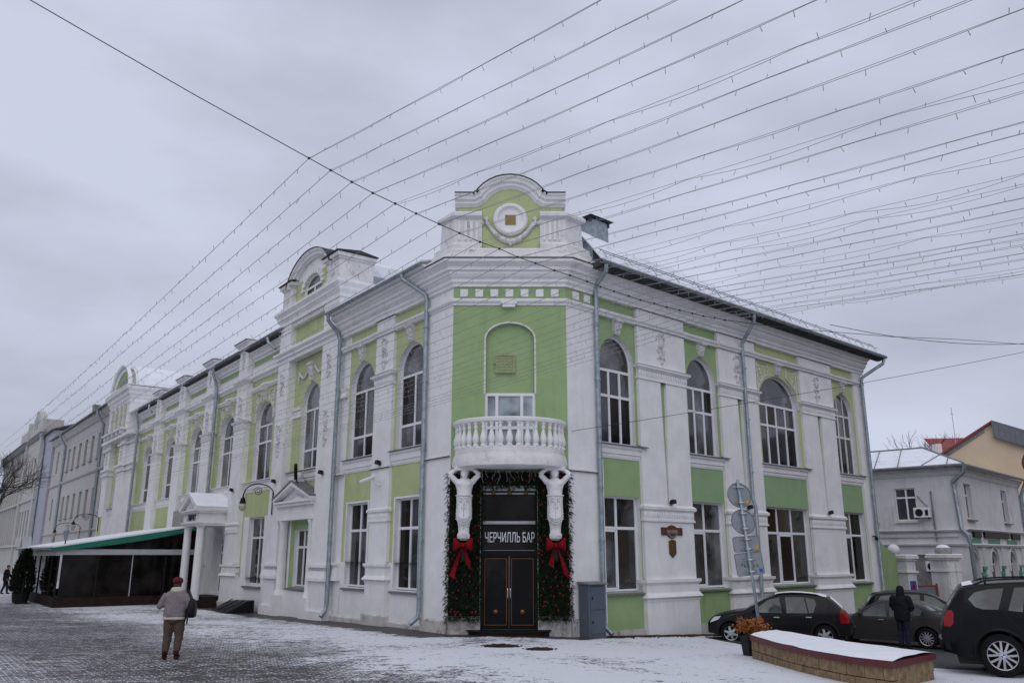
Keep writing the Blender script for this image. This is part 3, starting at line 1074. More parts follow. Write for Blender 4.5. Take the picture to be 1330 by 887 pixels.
# upper pilaster sections between string and cornice + recessed strip by the tower
mb = MB()
FL.mould(mb, 7.5, 8.2, [(-.12, 8.0), (0.0, 8.0), (.03, 8.06), (.0, 8.2), (.05, 8.36), (-.12, 8.42)])
FL.mould(mb, 7.5, 8.2, [(-.12, 1.29), (0.05, 1.29), (.02, 1.5), (-.02, 1.75), (.06, 1.85), (.06, 1.92), (-.12, 1.92)])
mb.build('moulded_band', 'white', B)

# ---------------- string course, frieze blocks and main cornice (both facades and the chamfer)
mb = MB()
wrap(mb, [(-.2, 9.82), (.03, 9.82), (.05, 9.88), (.11, 9.93), (.12, 9.99), (.03, 10.05), (-.2, 10.05)], 8.15, 19.88)
mb.build('string_course', 'white', B)
mb = MB()
wrap(mb, [(-.25, 10.43), (.05, 10.43), (.05, 10.52), (.12, 10.57), (.12, 10.66), (.20, 10.72), (.26, 10.80), (.26, 10.88), (.34, 10.90), (.34, 11.0), (.44, 11.07), (.52, 11.13), (.52, 11.22), (-.25, 11.3)], 8.15, 19.95)
mb.build('cornice', 'white', B)
# projecting pieces of cornice above the pilasters
mb = MB()
for fr, a, b in ((FL, 3.85, 5.17), (FR, 3.45, 6.1), (FR, 8.2, 10.75), (FR, 14.15, 16.9)):
    fr.mould(mb, a - .05, b + .05, [(-.1, 10.43), (.09, 10.43), (.11, 10.52), (.17, 10.575), (.17, 10.64), (-.1, 10.64)])
    fr.mould(mb, a - .04, b + .04, [(-.1, 9.82), (.07, 9.82), (.09, 9.88), (.15, 9.93), (.16, 9.995), (.05, 10.06), (-.1, 10.06)])
mb.build('cornice_break', 'white', B)
# green frieze on the chamfer runs on round the right corner
mb = MB()
FR.rect(mb, 0.0, 1.45, 10.05, 10.43, 0.006)
frz = mb.build('frieze', 'green_mid', B)
sq = MB()
blk = None
for i in range(7):
    b_ = MB()
    x = -1.64 + i * 0.478
    FC.box(b_, x, x + .25, -.02, .05, 10.10, 10.35)
    b_.build('frieze_block', 'white', frz, bevel=.01)
for x in (.30, .82):
    b_ = MB()
    FR.box(b_, x, x + .27, -.02, .05, 10.10, 10.35)
    b_.build('frieze_block', 'white', frz, bevel=.01)
mb = MB()
FC.box(mb, -.36, .16, -.05, .17, 9.84, 9.92); FC.box(mb, -.3, .10, -.05, .15, 9.74, 9.84)
mb.build('string_keystone', 'white', B)
# thin ledge at first floor level
mb = MB()
for fr, a, b in ((FL, 0.02, 1.5), (FL, 3.8, 5.2), (FL, 7.5, 8.2)):
    fr.mould(mb, a, b, [(-.05, 5.08), (.06, 5.08), (.06, 5.12), (-.05, 5.17)])
FR.mould(mb, -.02, 1.45, [(-.05, 4.66), (.06, 4.66), (.06, 4.70), (-.05, 4.74)])
mb.build('ledge', 'white_worn', B)
mb = MB()
for fr, a, b, z in ((FL, 0.02, 1.5, 5.075), (FL, 3.8, 5.2, 5.075), (FL, 7.5, 8.2, 5.075), (FR, 0, 1.45, 4.655)):
    mb.tube([fr.p(a, .05, z), fr.p(b, .05, z)], .018, 5)
mb.build('ledge_cable', 'wire', B)

# ---------------- eaves, gutters, roof
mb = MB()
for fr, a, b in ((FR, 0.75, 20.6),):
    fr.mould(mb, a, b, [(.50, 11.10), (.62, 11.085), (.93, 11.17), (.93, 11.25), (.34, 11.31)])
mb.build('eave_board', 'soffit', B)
mb = MB()
FL.mould(mb, .9, 8.1, [(.3, 11.24), (.58, 11.24), (.62, 11.28), (.72, 11.30), (.3, 11.40)])
mb.build('eave_board', 'white', B)
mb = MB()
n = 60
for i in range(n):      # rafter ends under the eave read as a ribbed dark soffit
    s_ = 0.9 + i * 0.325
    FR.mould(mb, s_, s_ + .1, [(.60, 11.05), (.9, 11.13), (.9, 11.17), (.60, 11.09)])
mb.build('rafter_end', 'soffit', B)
mb = MB()
for fr, a, b in ((FR, 0.7, 20.65), (FL, 0.85, 8.12)):
    go, gz = (.94, 11.255) if fr is FR else (.74, 11.335)
    pr = [(go + .085 * math.cos(t), gz + .085 * math.sin(t)) for t in [math.pi + k * math.pi / 6 for k in range(7)]]
    pr += [(go + .065 * math.cos(t), gz + .065 * math.sin(t)) for t in [2 * math.pi - k * math.pi / 6 for k in range(7)]]
    fr.mould(mb, a, b, pr)
mb.build('gutter', 'steel', B, smooth=40)
zr, orr = 13.86, -2.3
mb = MB()
P = FR.p
rt = [P(0.6, .98, 11.29), P(20.65, .98, 11.29), P(18.6, orr, zr - .42), P(3.0, orr, zr)]
mb.prism(rt, [q + Vector((0, 0, .05)) for q in rt])
rt = [P(20.65, .98, 11.29), P(20.65, -9, 11.3), P(18.6, -8, zr - .42), P(18.6, orr, zr - .42)]
mb.prism(rt, [q + Vector((0, 0, .05)) for q in rt])
rt = [P(3.0, orr, zr), P(18.6, orr, zr - .42), P(18.6, -8, zr - .42), P(3.0, -8, zr)]
mb.prism(rt, [q + Vector((0, 0, .05)) for q in rt])
roof = mb.build('roof', 'roofsnow', B)
mb = MB()
for i in range(30):      # standing seams
    s_ = 1.6 + i * .62
    e = max(3.0, min(18.6, s_))
    zt_ = lerp(zr, zr - .42, (e - 3) / 15.6) + .03
    mb.tube([P(s_, .95, 11.35), P(lerp(s_, e, .97), lerp(.95, orr, .97), lerp(11.35, zt_, .97))], .018, 4)
mb.build('standing_seam', 'roofsnow', roof)
mb = MB()
for o2, z2 in ((.72, 11.66), (.55, 11.82)):
    mb.tube([P(1.0, o2, z2), P(20.3, o2, z2)], .016, 5)
for i in range(16):
    s_ = 1.2 + i * 1.26
    mb.tube([P(s_, .8, 11.42), P(s_, .5, 11.9)], .016, 4)
    mb.tube([P(s_, .5, 11.9), P(s_, .35, 11.7)], .014, 4)
mb.build('snow_guard', 'steel', roof)
# left roof slope and the return wall at the right end
mb = MB()
rt = [FL.p(0.8, .76, 11.37), FL.p(8.2, .76, 11.37), FL.p(8.2, -3.4, 13.2), FL.p(4.0, -3.4, 13.2)]
mb.prism(rt, [q + Vector((0, 0, .05)) for q in rt])
rt = [FL.p(14, .35, 12.15), FL.p(45, .35, 12.15), FL.p(45, -3.6, 13.5), FL.p(14, -3.6, 13.5)]
mb.prism(rt, [q + Vector((0, 0, .05)) for q in rt])
mb.build('roof', 'roofsnow', B)
mb = MB()
q = [P(19.85, -.3, ZG), P(19.85, -11, ZG), P(19.85, -11, 11.35), P(19.85, -.3, 11.35)]
mb.prism(q, [v_ - FR.D * .3 for v_ in q])
q = [P(19.55, -11, ZG), FL.p(45, -11, ZG), FL.p(45, -11, 12), P(19.55, -11, 11.35)]
mb.prism(q, [v_ + FR.N * .3 for v_ in q])
mb.build('wall', 'white', B)
# chimney
mb = MB()
cx, cy = FR.p(4.55, -2.2, 0).x, FR.p(4.55, -2.2, 0).y
def plan_box(mb, fr, s0, s1, o0, o1, z0, z1):
    fr.box(mb, s0, s1, o0, o1, z0, z1)
FR.box(mb, 3.7, 4.6, -2.85, -2.15, 12.9, 14.5)
chim = mb.build('chimney', 'steel', B)
mb = MB()
q = [FR.p(3.45, -3.1, 14.57), FR.p(4.78, -3.1, 14.57), FR.p(4.78, -1.98, 14.57), FR.p(3.45, -1.98, 14.57)]
top = FR.p(4.1, -2.5, 14.81)
mb.add(q + [top], [(0, 1, 2, 3), (0, 1, 4), (1, 2, 4), (2, 3, 4), (3, 0, 4)])
for s_, oo in ((3.6, -2.9), (4.6, -2.9), (4.6, -2.15), (3.6, -2.15)):
    FR.box(mb, s_ - .04, s_ + .04, oo - .04, oo + .04, 14.35, 14.57)
mb.build('chimney_cap', 'soffit', chim)

# drainpipes
Lp = FL.p
pipe_run(B, [Lp(2.1, .74, 11.28), Lp(2.05, .72, 11.1), Lp(1.52, .14, 10.55), Lp(1.45, .12, 10.3), Lp(1.45, .12, .55), Lp(1.45, .14, .38), Lp(1.52, .38, .20)], .075, [Lp(1.45, .12, z) for z in (9.4, 7.6, 5.4, 4.2, 2.6, 1.1)])
pipe_run(B, [P(.95, .9, 11.2), P(.97, .88, 10.98), P(1.26, .14, 10.7), P(1.28, .12, 10.5), P(1.28, .12, .35), P(1.30, .14, .12), P(1.36, .36, -.06)], .075, [P(1.28, .12, z) for z in (9.4, 7.6, 5.6, 4.2, 2.6, 1.1)])
pipe_run(B, [P(9.45, .9, 11.2), P(9.5, .86, 10.92), P(9.66, .16, 10.2), P(9.68, .14, 10.0), P(9.7, .13, 4.2), P(9.7, .22, 3.9), P(9.7, .22, -.4)], .07, [P(9.7, .15, z) for z in (9.2, 7.2, 5.2)])
pipe_run(B, [P(20.55, .9, 11.2), P(20.45, .84, 10.92), P(19.6, .2, 10.25), P(19.55, .14, 10.05), P(19.55, .13, -.6), P(19.6, .3, -.75)], .075, [P(19.55, .13, z) for z in (9, 7.6, 6.2, 4.8, 3.4, 2.0, .7)])
pipe_run(B, [Lp(7.95, .74, 11.28), Lp(8.0, .70, 11.05), Lp(8.02, .25, 10.6), Lp(8.02, .14, 10.35), Lp(8.02, .12, .5), Lp(8.02, .16, .25), Lp(8.0, .35, .05)], .075, [Lp(8.02, .12, z) for z in (9.4, 7.6, 5.4, 4.2, 2.6, 1.1)])

# ---------------- curved parapet above the chamfer
AT = B
mb = MB()
def attic_wrap(mb, prof, back=1.0):
    loops = []
    for k in range(4):
        ring = []
        for o, z in prof:
            if k == 0: q = FL.p(back, o, 0)
            elif k == 1: q = cornerL(o)
            elif k == 2: q = cornerR(o)
            else: q = FR.p(back, o, 0)
            ring.append(Vector((q.x, q.y, z)))
        loops.append(ring)
    mb.loft(loops)
attic_wrap(mb, [(-.9, 11.24), (.42, 11.26), (.36, 11.44), (.22, 11.50), (.22, 11.62), (.12, 11.70), (-.9, 11.70)], 1.05)
mb.build('parapet_base', 'white_worn', B)
mb = MB()
wrap(mb, [(.3, 11.222), (.55, 11.222), (.55, 11.25), (.3, 11.345)], .95, .8)
mb.build('cornice_flashing', 'soffit', B)
for sg in (-1, 1):
    mb = MB()
    xin, xout = (-0.97, -1.85) if sg < 0 else (0.90, 1.70)
    cf = cornerL if sg < 0 else cornerR
    fr = FL if sg < 0 else FR
    def plan(o, zz, back):
        c = cf(o)
        e = fr.p(back, o, 0)
        i_ = FC.p(xin, o, 0)
        b2 = FC.p(xin, -.8, 0)
        b1 = fr.p(back, -.5, 0)
        return [Vector((q.x, q.y, zz)) for q in (i_, c, e, b1, b2)]
    mb.loft([plan(.06, 11.68, 1.0), plan(.05, 11.95, .8), plan(.05, 12.72, .72)])
    mb.loft([plan(.14, 11.68, 1.04), plan(.14, 11.84, 1.02), plan(.06, 11.92, .86)])
    p_ = mb.build('parapet_pedestal', 'white_worn', B)
    cp = MB()
    cp.loft([plan(.06, 12.72, .72), plan(.18, 12.80, .82), plan(.18, 12.90, .82), plan(.10, 12.98, .76)])
    cp.build('pedestal_cap', 'white_worn', p_)
    fl = MB()
    a0, a1 = min(xin, xout), max(xin, xout)
    for i in range(4):
        x = lerp(a0 + .12, a1 - .2, i / 3)
        if i in (0, 3):
            FC.box(fl, x, x + .06, .045, .085, 12.0, 12.64)
        else:
            FC.box(fl, x, x + .09, .045, .095, 12.0, 12.64)
    fl.build('flute', 'white', p_)
mb = MB()
FC.box(mb, -0.99, 0.93, -.5, -.02, 11.68, 13.2)
hw = 0.78
ctr = -0.06
arc = [(ctr + 1.0 * math.cos(math.pi * i / 16), 13.2 + .62 * math.sin(math.pi * i / 16)) for i in range(17)]
FC.prism(mb, arc, -.5, -.02)
FC.box(mb, -1.75, 1.62, -.48, -.024, 12.92, 13.19)
mb.build('tympanum', 'green_pale', B)
# ogee-and-arch cornice: path in (s,z), profile normal to it
def curve_path():
    pts = [(-1.86, 13.16), (-1.22, 13.16)]
    c0 = (ctr - 1.06, 13.18)
    for i in range(6):
        t = i / 5
        pts.append((lerp(-1.16, -0.86, t), 13.16 + .16 * ss(0, 1, t)))
    for i in range(1, 12):
        t = i / 12
        a = lerp(R_(152), R_(28), t)
        pts.append((ctr + .92 * math.cos(a), 12.90 + .90 * math.sin(a)))
    for i in range(6):
        t = 1 - i / 5
        pts.append((-2 * -ctr + lerp(1.16, 0.86, t), 13.16 + .16 * ss(0, 1, t)))
    pts += [(1.1, 13.16), (1.74, 13.16)]
    return pts
def sweep_sz(mb, fr, path, prof, ret=0.0):
    """profile (d outward from the path in its own plane, o projection)"""
    rings = []
    n = len(path)
    for i, (x, z) in enumerate(path):
        a, b = path[max(0, i - 1)], path[min(n - 1, i + 1)]
        t = Vector((b[0] - a[0], b[1] - a[1])).normalized()
        nrm = Vector((-t.y, t.x))
        rings.append([fr.p(x + nrm.x * d, o, z + nrm.y * d) for d, o in prof])
    mb.loft(rings)
mb = MB()
sweep_sz(mb, FC, curve_path(), [(0, -.45), (0, .0), (.05, .04), (.09, .10), (.17, .10), (.21, .18), (.30, .20), (.34, .25), (.40, .25), (.40, -.45)])
mb.build('parapet_cornice', 'white', B, smooth=35)
mb = MB()
sweep_sz(mb, FC, curve_path(), [(.402, -.5), (.402, .28), (.43, .28), (.43, -.5)])
mb.build('parapet_flashing', 'soffit', B, smooth=35)
# medallion
mb = MB()
mt = Matrix.Rotation(R_(90), 3, 'X')
mb.lathe([(.56, 0), (.56, .08), (.50, .14), (.44, .14), (.40, .09), (.37, .06), (.0, .06)], FC.p(-.05, -.02, 12.72), 32, mt)
md = mb.build('medallion', 'white', B, smooth=40)
mb = MB()
FC.box(mb, -.22, .12, .03, .06, 12.53, 12.87)
mb.build('medallion_tile', 'gold', md)
# swag
mb = MB()
pts = []
for i in range(17):
    t = i / 16
    pts.append(FC.p(lerp(-.80, .70, t), .03, 12.62 - .66 * math.sin(math.pi * t) ** .8))
mb.tube(pts, [.05 + .05 * math.sin(math.pi * i / 16) for i in range(17)], 8)
for sx in (-.84, .74):
    mb.tube([FC.p(sx, .02, 12.72), FC.p(sx + .03, .05, 12.58), FC.p(sx + (.12 if sx < 0 else -.12), .04, 12.44)], .05, 7)
    mb.ell(FC.p(sx, .03, 12.74), (.09, .06, .08), 8, 5)
    mb.ell(FC.p(sx + (-.12 if sx < 0 else .12), .03, 12.60), (.08, .06, .07), 8, 5)
mb.ell(FC.p(-.05, .05, 11.92), (.07, .06, .12), 8, 6)
mb.build('swag_relief', 'relief', B, smooth=60)

# ---------------- balcony
def bal_xy(a, rx, ry):
    return (-.07 + rx * math.cos(a), 25.0 - ry * math.sin(a))
def half_ring(mb, rx, ry, prof, n=28, closed_inner=True):
    """profile (radial offset, z) swept round the half ellipse"""
    rings = []
    for i in range(n + 1):
        a = math.pi * i / n
        rings.append([Vector((*bal_xy(a, rx + d, ry + d), z)) for d, z in prof])
    mb.loft(rings)
RX, RY = 1.62, 1.25
mb = MB()
n = 28
def slab_ring(d, z):
    return [Vector((*bal_xy(math.pi * i / n, RX + d, RY + d), z)) for i in range(n + 1)]
mb.loft([slab_ring(.02, 4.66), slab_ring(.10, 4.70), slab_ring(.12, 4.82), slab_ring(.08, 5.0), slab_ring(.03, 5.1), slab_ring(.05, 5.16), slab_ring(.03, 5.2)])
bal = mb.build('balcony', 'white_worn', B, smooth=45)
mb = MB()
half_ring(mb, RX - .02, RY - .02, [(-.12, 5.96), (.10, 5.96), (.12, 6.0), (.12, 6.06), (.07, 6.09), (-.10, 6.09)])
half_ring(mb, RX - .02, RY - .02, [(-.10, 5.2), (.06, 5.2), (.06, 5.245), (-.10, 5.245)])
mb.build('balcony_rail', 'white', bal, smooth=45)
mb = MB()
mb.lathe([(.085, 0), (.085, .05), (.055, .07), (.075, .10), (.10, .18), (.098, .25), (.07, .36), (.048, .46), (.045, .52), (.06, .54), (.06, .57), (.048, .59), (.052, .64), (.08, .67), (.085, .715)], (0, 0, 0), 10)
b0 = mb.build('baluster', 'white', None, smooth=50)
COL.objects.unlink(b0)
nb = 19
for i in range(nb):
    a = math.pi * (i + .5) / nb
    x, y = bal_xy(a, RX - .02, RY - .02)
    o = b0.copy()
    COL.objects.link(o)
    o.name = 'baluster'
    o.parent = bal
    o.matrix_parent_inverse = pinv(bal)
    o.location = (x, y, 5.245)

# ---------------- atlas figures
def atlas(cx):
    mb = MB()
    y0 = 25 - .42
    q = lambda x, o, z: Vector((cx + x, y0 - o, z))
    def ring(z, rx, ry, dy=0):
        return [Vector((cx + rx * math.cos(2 * math.pi * k / 14), y0 - dy + ry * math.sin(2 * math.pi * k / 14), z)) for k in range(14)]
    # herm pillar, drapery, torso
    mb.loft([ring(2.70, .15, .13), ring(2.80, .16, .14), ring(3.0, .165, .14), ring(3.12, .19, .16), ring(3.22, .225, .19), ring(3.45, .235, .20), ring(3.7, .225, .20), ring(3.82, .235, .20), ring(3.90, .215, .18), ring(4.02, .22, .18), ring(4.16, .26, .19, .02), ring(4.27, .27, .18, .02), ring(4.34, .20, .14), ring(4.38, .10, .09)])
    mb.tube([q(0, .02, 4.32), q(0, .05, 4.46)], [.085, .075], 10)
    mb.ell(q(0, .09, 4.52), (.11, .125, .15), 12, 9)
    mb.ell(q(0, .20, 4.52), (.022, .03, .035), 6, 5)
    mb.ell(q(0, .17, 4.44), (.055, .045, .05), 8, 6)
    mb.ell(q(0, .0, 4.60), (.13, .12, .10), 10, 7)
    for sg in (-1, 1):
        mb.tube([q(sg * .22, .0, 4.26), q(sg * .33, .06, 4.38), q(sg * .44, .12, 4.47)], [.095, .085, .07], 9)
        mb.tube([q(sg * .44, .12, 4.47), q(sg * .33, .10, 4.58), q(sg * .17, .05, 4.67)], [.07, .06, .045], 9)
        for f_ in range(4):
            mb.tube([q(sg * .17, .05 + .03 * (f_ - 1.5), 4.67), q(sg * .10, .06 + .034 * (f_ - 1.5), 4.69), q(sg * .045, .06 + .034 * (f_ - 1.5), 4.672 - .004 * f_)], [.021, .019, .016], 6)
        mb.tube([q(sg * .16, .09, 4.66), q(sg * .12, .12, 4.64)], [.02, .016], 6)
        mb.ell(q(sg * .11, .16, 4.21), (.11, .06, .075), 9, 6)
    o = mb.build('atlas_figure', 'white', B)
    remesh(o, 0.016, 3)
    # drapery folds, face mask relief and feet block
    dr = MB()
    for k in range(7):
        x = lerp(-.2, .2, k / 6)
        dr.tube([q(x * .95, .19 - abs(x) * .25, 3.86), q(x, .21 - abs(x) * .35, 3.5), q(x * .8, .18 - abs(x) * .3, 3.22), q(x * .55, .14 - abs(x) * .2, 2.9)], .014, 5)
    for k in range(3):
        dr.tube([q(lerp(-.23, .23, i / 10), .10 + .12 * math.sin(math.pi * i / 10), 3.36 - k * .07 - .16 * math.sin(math.pi * i / 10)) for i in range(11)], .016, 5)
    for sg in (-1, 1):
        dr.ell(q(sg * .085, .20, 3.72), (.045, .03, .045), 8, 5)
        dr.tube([q(sg * .03, .22, 3.78), q(sg * .12, .19, 3.80)], .015, 5)
    dr.ell(q(0, .22, 3.64), (.03, .03, .07), 7, 5)
    dr.tube([q(-.06, .2, 3.53), q(0, .215, 3.51), q(.06, .2, 3.53)], .016, 5)
    dr.tube([q(lerp(-.24, .24, i / 10), .08 + .13 * math.sin(math.pi * i / 10), 3.87) for i in range(11)], .022, 6)
    dr.build('drapery_relief', 'relief', o, smooth=60)
    bs = MB()
    bs.loft([[q(sx * a, so * c, z) for sx, so in ((-1, -1), (1, -1), (1, 1), (-1, 1))] for z, a, c in ((2.60, .09, .08), (2.66, .17, .15), (2.74, .18, .16), (2.8, .165, .15))])
    bs.tube([q(sg * .07, .06, 2.83) for sg in (-1, 1)], .05, 6)
    bs.build('figure_base', 'relief', o)
    br = MB()
    FC.box(br, cx - .13, cx + .13, 0.0, .32, 2.75, 4.6)
    FC.box(br, cx - .3, cx + .3, 0.0, .62, 4.60, 4.70)
    br.build('figure_backing', 'white_worn', o)
atlas(-1.40)
atlas(1.26)

# ---------------- bar entrance
mb = MB()
FC.box(mb, -.92, -.86, -.22, -.05, .12, 4.05); FC.box(mb, .69, .75, -.22, -.05, .12, 4.05)
FC.box(mb, -.86, .69, -.22, -.06, 2.16, 2.32); FC.box(mb, -.86, .69, -.22, -.05, 4.0, 4.05)
FC.box(mb, -.86, .69, -.22, -.10, .12, .17)
ent = mb.build('entrance_frame', 'blackgloss', B)
mb = MB()
FC.box(mb, -.86, .69, -.2, -.04, 3.09, 3.16)
FC.box(mb, -.86, .69, -.12, -.06, 3.965, 3.995)
mb.build('transom_bar', 'fascia', ent)
for z0, z1 in ((2.33, 3.08), (3.17, 3.96)):
    g = MB()
    FC.rect(g, -.86, .69, z0, z1, -.16)
    g.build('transom_pane', 'glass_dk', ent)
for a, b in ((-.86, -.09), (-.08, .69)):
    mb = MB()
    FC.box(mb, a, b, -.2, -.14, .17, 2.16)
    d = mb.build('door', 'blackgloss', B)
    mb = MB()
    x0, x1 = a + .055, b - .06
    for (p0, p1, z0, z1) in ((x0, x0 + .018, .23, 2.1), (x1 - .018, x1, .23, 2.1), (x0 + .018, x1 - .018, .23, .248), (x0 + .018, x1 - .018, 2.082, 2.1)):
        FC.box(mb, p0, p1, -.14, -.125, z0, z1)
    mb.build('door_trim', 'copper', d)
    g = MB()
    FC.rect(g, x0 + .04, x1 - .04, .95, 2.06, -.136)
    g.build('door_pane', 'glass_dk', d)
    k = MB()
    k.lathe([(.0, 0), (.03, 0), (.03, .04), (.066, .06), (.066, .09), (.03, .11), (0, .11)], FC.p((a + b) / 2, -.14, .60), 16, mt)
    k.build('door_knob', 'copper', d, smooth=40)
    h = MB()
    hx = b - .035 if a < -.5 else a + .035
    h.tube([FC.p(hx, -.1, .95), FC.p(hx, -.07, 1.0), FC.p(hx, -.07, 1.2), FC.p(hx, -.1, 1.25)], .013, 6)
    h.build('door_handle', 'chrome', d)
# door notice
mb = MB()
FC.box(mb, -.64, -.33, -.136, -.13, 1.33, 1.78)
FC.box(mb, -.60, -.37, -.13, -.127, 1.37, 1.74)
mb.build('door_notice', 'black', B)
# semicircular step
def step(mb, rx, ry, z0, z1):
    a = [Vector((-.09 + rx * math.cos(math.pi * i / 24), 25.0 - ry * math.sin(math.pi * i / 24), z0)) for i in range(25)]
    mb.prism(a, [v_ + Vector((0, 0, z1 - z0)) for v_ in a])
mb = MB()
step(mb, 1.16, .66, -.3, .085)
st = mb.build('doorstep', 'cafe_dark', B)
mb = MB()
step(mb, 1.22, .72, .085, .125)
mb.build('doorstep_slab', 'black', st)
# lettering
def lettering(body, name, m, fr, s0, s1, z0, z1, o, parent, flip=False, ext=.012, sx=None, bold=0.0):
    fc = bpy.data.curves.new('txt', 'FONT')
    fc.body = body
    fc.extrude = ext
    fc.offset = bold
    ob = bpy.data.objects.new('txt', fc)
    COL.objects.link(ob)
    dg = bpy.context.evaluated_depsgraph_get()
    me = bpy.data.meshes.new_from_object(ob.evaluated_get(dg))
    bpy.data.objects.remove(ob)
    X = [v_.co.x for v_ in me.vertices]
    Y = [v_.co.y for v_ in me.vertices]
    for v_ in me.vertices:
        u = (v_.co.x - min(X)) / (max(X) - min(X))
        q = (v_.co.y - min(Y)) / (max(Y) - min(Y))
        if flip: u = 1 - u
        v_.co = fr.p(lerp(s0, s1, u), o + v_.co.z, lerp(z0, z1, q))
    me.materials.clear()
    me.materials.append(M[m])
    me.name = name
    t = bpy.data.objects.new(name, me)
    COL.objects.link(t)
    if parent:
        t.parent = parent
        t.matrix_parent_inverse = pinv(parent)
    return t
lettering('ЧЕРЧИЛЛЬ БАР', 'sign_lettering', 'letters', FC, -.80, .67, 2.56, 2.85, -.13, ent, ext=.012, bold=.004)
# spot lamps over the entrance
for x in (-.55, -.07, .42):
    mb = MB()
    mb.lathe([(.02, .12), (.03, .09), (.045, .02), (.065, -.06), (.055, -.06), (.0, -.02)], FC.p(x, .02, 4.0), 10)
    mb.tube([FC.p(x, -.06, 4.09), FC.p(x, .02, 4.11)], .012, 5)
    mb.build('spot_lamp', 'gold', B, smooth=50)

# ---------------- evergreen garlands round the entrance
def greenery(mb, boxes, count, rnd, ln=.17, droop=.9, nd=9):
    """needle sprigs scattered over the face of the boxes (s0,s1,o0,o1,z0,z1)"""
    area = [(b[1] - b[0]) * (b[5] - b[4]) for b in boxes]
    tot = sum(area)
    for b, ar in zip(boxes, area):
        for _ in range(int(count * ar / tot)):
            x, z = rnd.uniform(b[0], b[1]), rnd.uniform(b[4], b[5])
            o = lerp(b[2], b[3], rnd.random() ** .6)
            d = Vector((rnd.uniform(-.8, .8), -rnd.uniform(.2, .9), -rnd.uniform(.2, 1.2) * droop)).normalized()
            L_ = ln * rnd.uniform(.5, 1.1)
            base = FC.p(x, o, z)
            side = d.cross(Vector((0, 0, 1))).normalized()
            up = side.cross(d)
            for k in range(nd):
                t = k / nd
                p = base + d * L_ * t
                sg = 1 if k % 2 else -1
                nd_ = (d * .6 + side * sg * rnd.uniform(.5, 1) + up * rnd.uniform(-.5, .6)).normalized() * L_ * .42 * (1.1 - .5 * t)
                wv = nd_.cross(Vector((rnd.uniform(-1, 1), rnd.uniform(-1, 1), .3))).normalized() * .0085
                mb.add([p - wv, p + wv, p + nd_], [(0, 1, 2)])
def bow(parent, cx, zc, sgn):
    """velvet bow with two loops, knot and two tails"""
    o0 = .66
    mb = MB()
    for sg in (-1, 1):
        rings = []
        for i in range(7):
            t = i / 6
            hh = lerp(.05, .185, ss(0, .85, t)) * (1 if t < .95 else .9)
            th = .03 + .09 * math.sin(math.pi * min(1, t * .9))
            ring = []
            for k in range(12):
                a = 2 * math.pi * k / 12
                ring.append(FC.p(cx + sg * (.03 + .25 * t), o0 + th * math.cos(a), zc + .03 * t + hh * math.sin(a) + .012 * math.sin(5 * a + i)))
            rings.append(ring)
        mb.loft(rings)
    b_ = mb.build('bow', 'red', parent, smooth=60)
    mb = MB()
    mb.ell(FC.p(cx, o0 + .02, zc), (.055, .08, .07), 10, 7)
    mb.build('bow_knot', 'red', b_, smooth=True)
    for sg in (-1, 1):
        mb = MB()
        pa, pb = [], []
        dx = .27 if sg == sgn else .10
        dz = .80 if sg == sgn else .50
        for i in range(7):
            t = i / 6
            x = cx + sg * (.05 + dx * t ** .9)
            z = zc - .08 - dz * t
            wd = .025 + .055 * t
            wob = .05 * math.sin(5 * t)
            pa.append(FC.p(x - wd, o0 - .08 + wob, z + (.06 if i == 6 else 0)))
            pb.append(FC.p(x + wd, o0 - .07 - wob, z - (.05 if i == 6 else 0)))
        for i in range(6):
            mb.prism([pa[i], pb[i], pb[i + 1], pa[i + 1]], [p + Vector((0, .012, 0)) for p in (pa[i], pb[i], pb[i + 1], pa[i + 1])])
        mb.build('bow_ribbon', 'red', b_)
rnd = random.Random(11)
def garland(label, boxes, count, nball, bx=None, sgn=1):
    cx = (boxes[0][0] + boxes[0][1]) / 2
    t = thing('evergreen_garland', label, 'garland', (cx, 24.9, boxes[0][4]), 0, 'evergreen garlands round the bar entrance')
    mb = MB()
    greenery(mb, boxes, count, rnd)
    g_ = mb.build('greenery', 'needle', t)
    g_['kind'] = 'stuff'
    bk = MB()
    for b in boxes:
        FC.box(bk, b[0] + .07, b[1] - .07, .0, b[2] + .03, b[4] + .08, b[5] - .04)
    bk.build('garland_backing', 'needle', t)
    mb = MB()
    for _ in range(nball):
        b = boxes[0] if len(boxes) == 1 or rnd.random() < .8 else rnd.choice(boxes)
        mb.ell(FC.p(rnd.uniform(b[0] + .05, b[1] - .05), b[3] + .05, rnd.uniform(b[4] + .1, b[5] - .1)), (.023, .023, .023), 7, 5)
    o = mb.build('bauble', 'redball', t, smooth=True)
    o['kind'] = 'stuff'
    if bx is not None:
        bow(t, bx, 2.46, sgn)
        l_ = MB()
        l_.lathe([(.02, .20), (.07, .16), (.075, .0), (.055, -.14), (.02, -.17), (0, -.17)], FC.p(bx, .52, 2.18), 8)
        l_.build('lantern', 'plastic', t)
    return t
garland('left garland of dark fir with red baubles and a red bow beside the bar door', [(-1.92, -.87, .08, .30, .42, 4.58)], 3600, 80, -1.40, -1)
garland('right garland of dark fir with red baubles and a red bow beside the bar door', [(.70, 1.74, .08, .30, .42, 4.58)], 3600, 80, 1.26, 1)
garland('dark fir garland hung across the top of the bar entrance under the balcony', [(-.96, .78, .05, .32, 4.12, 4.62)], 700, 14)
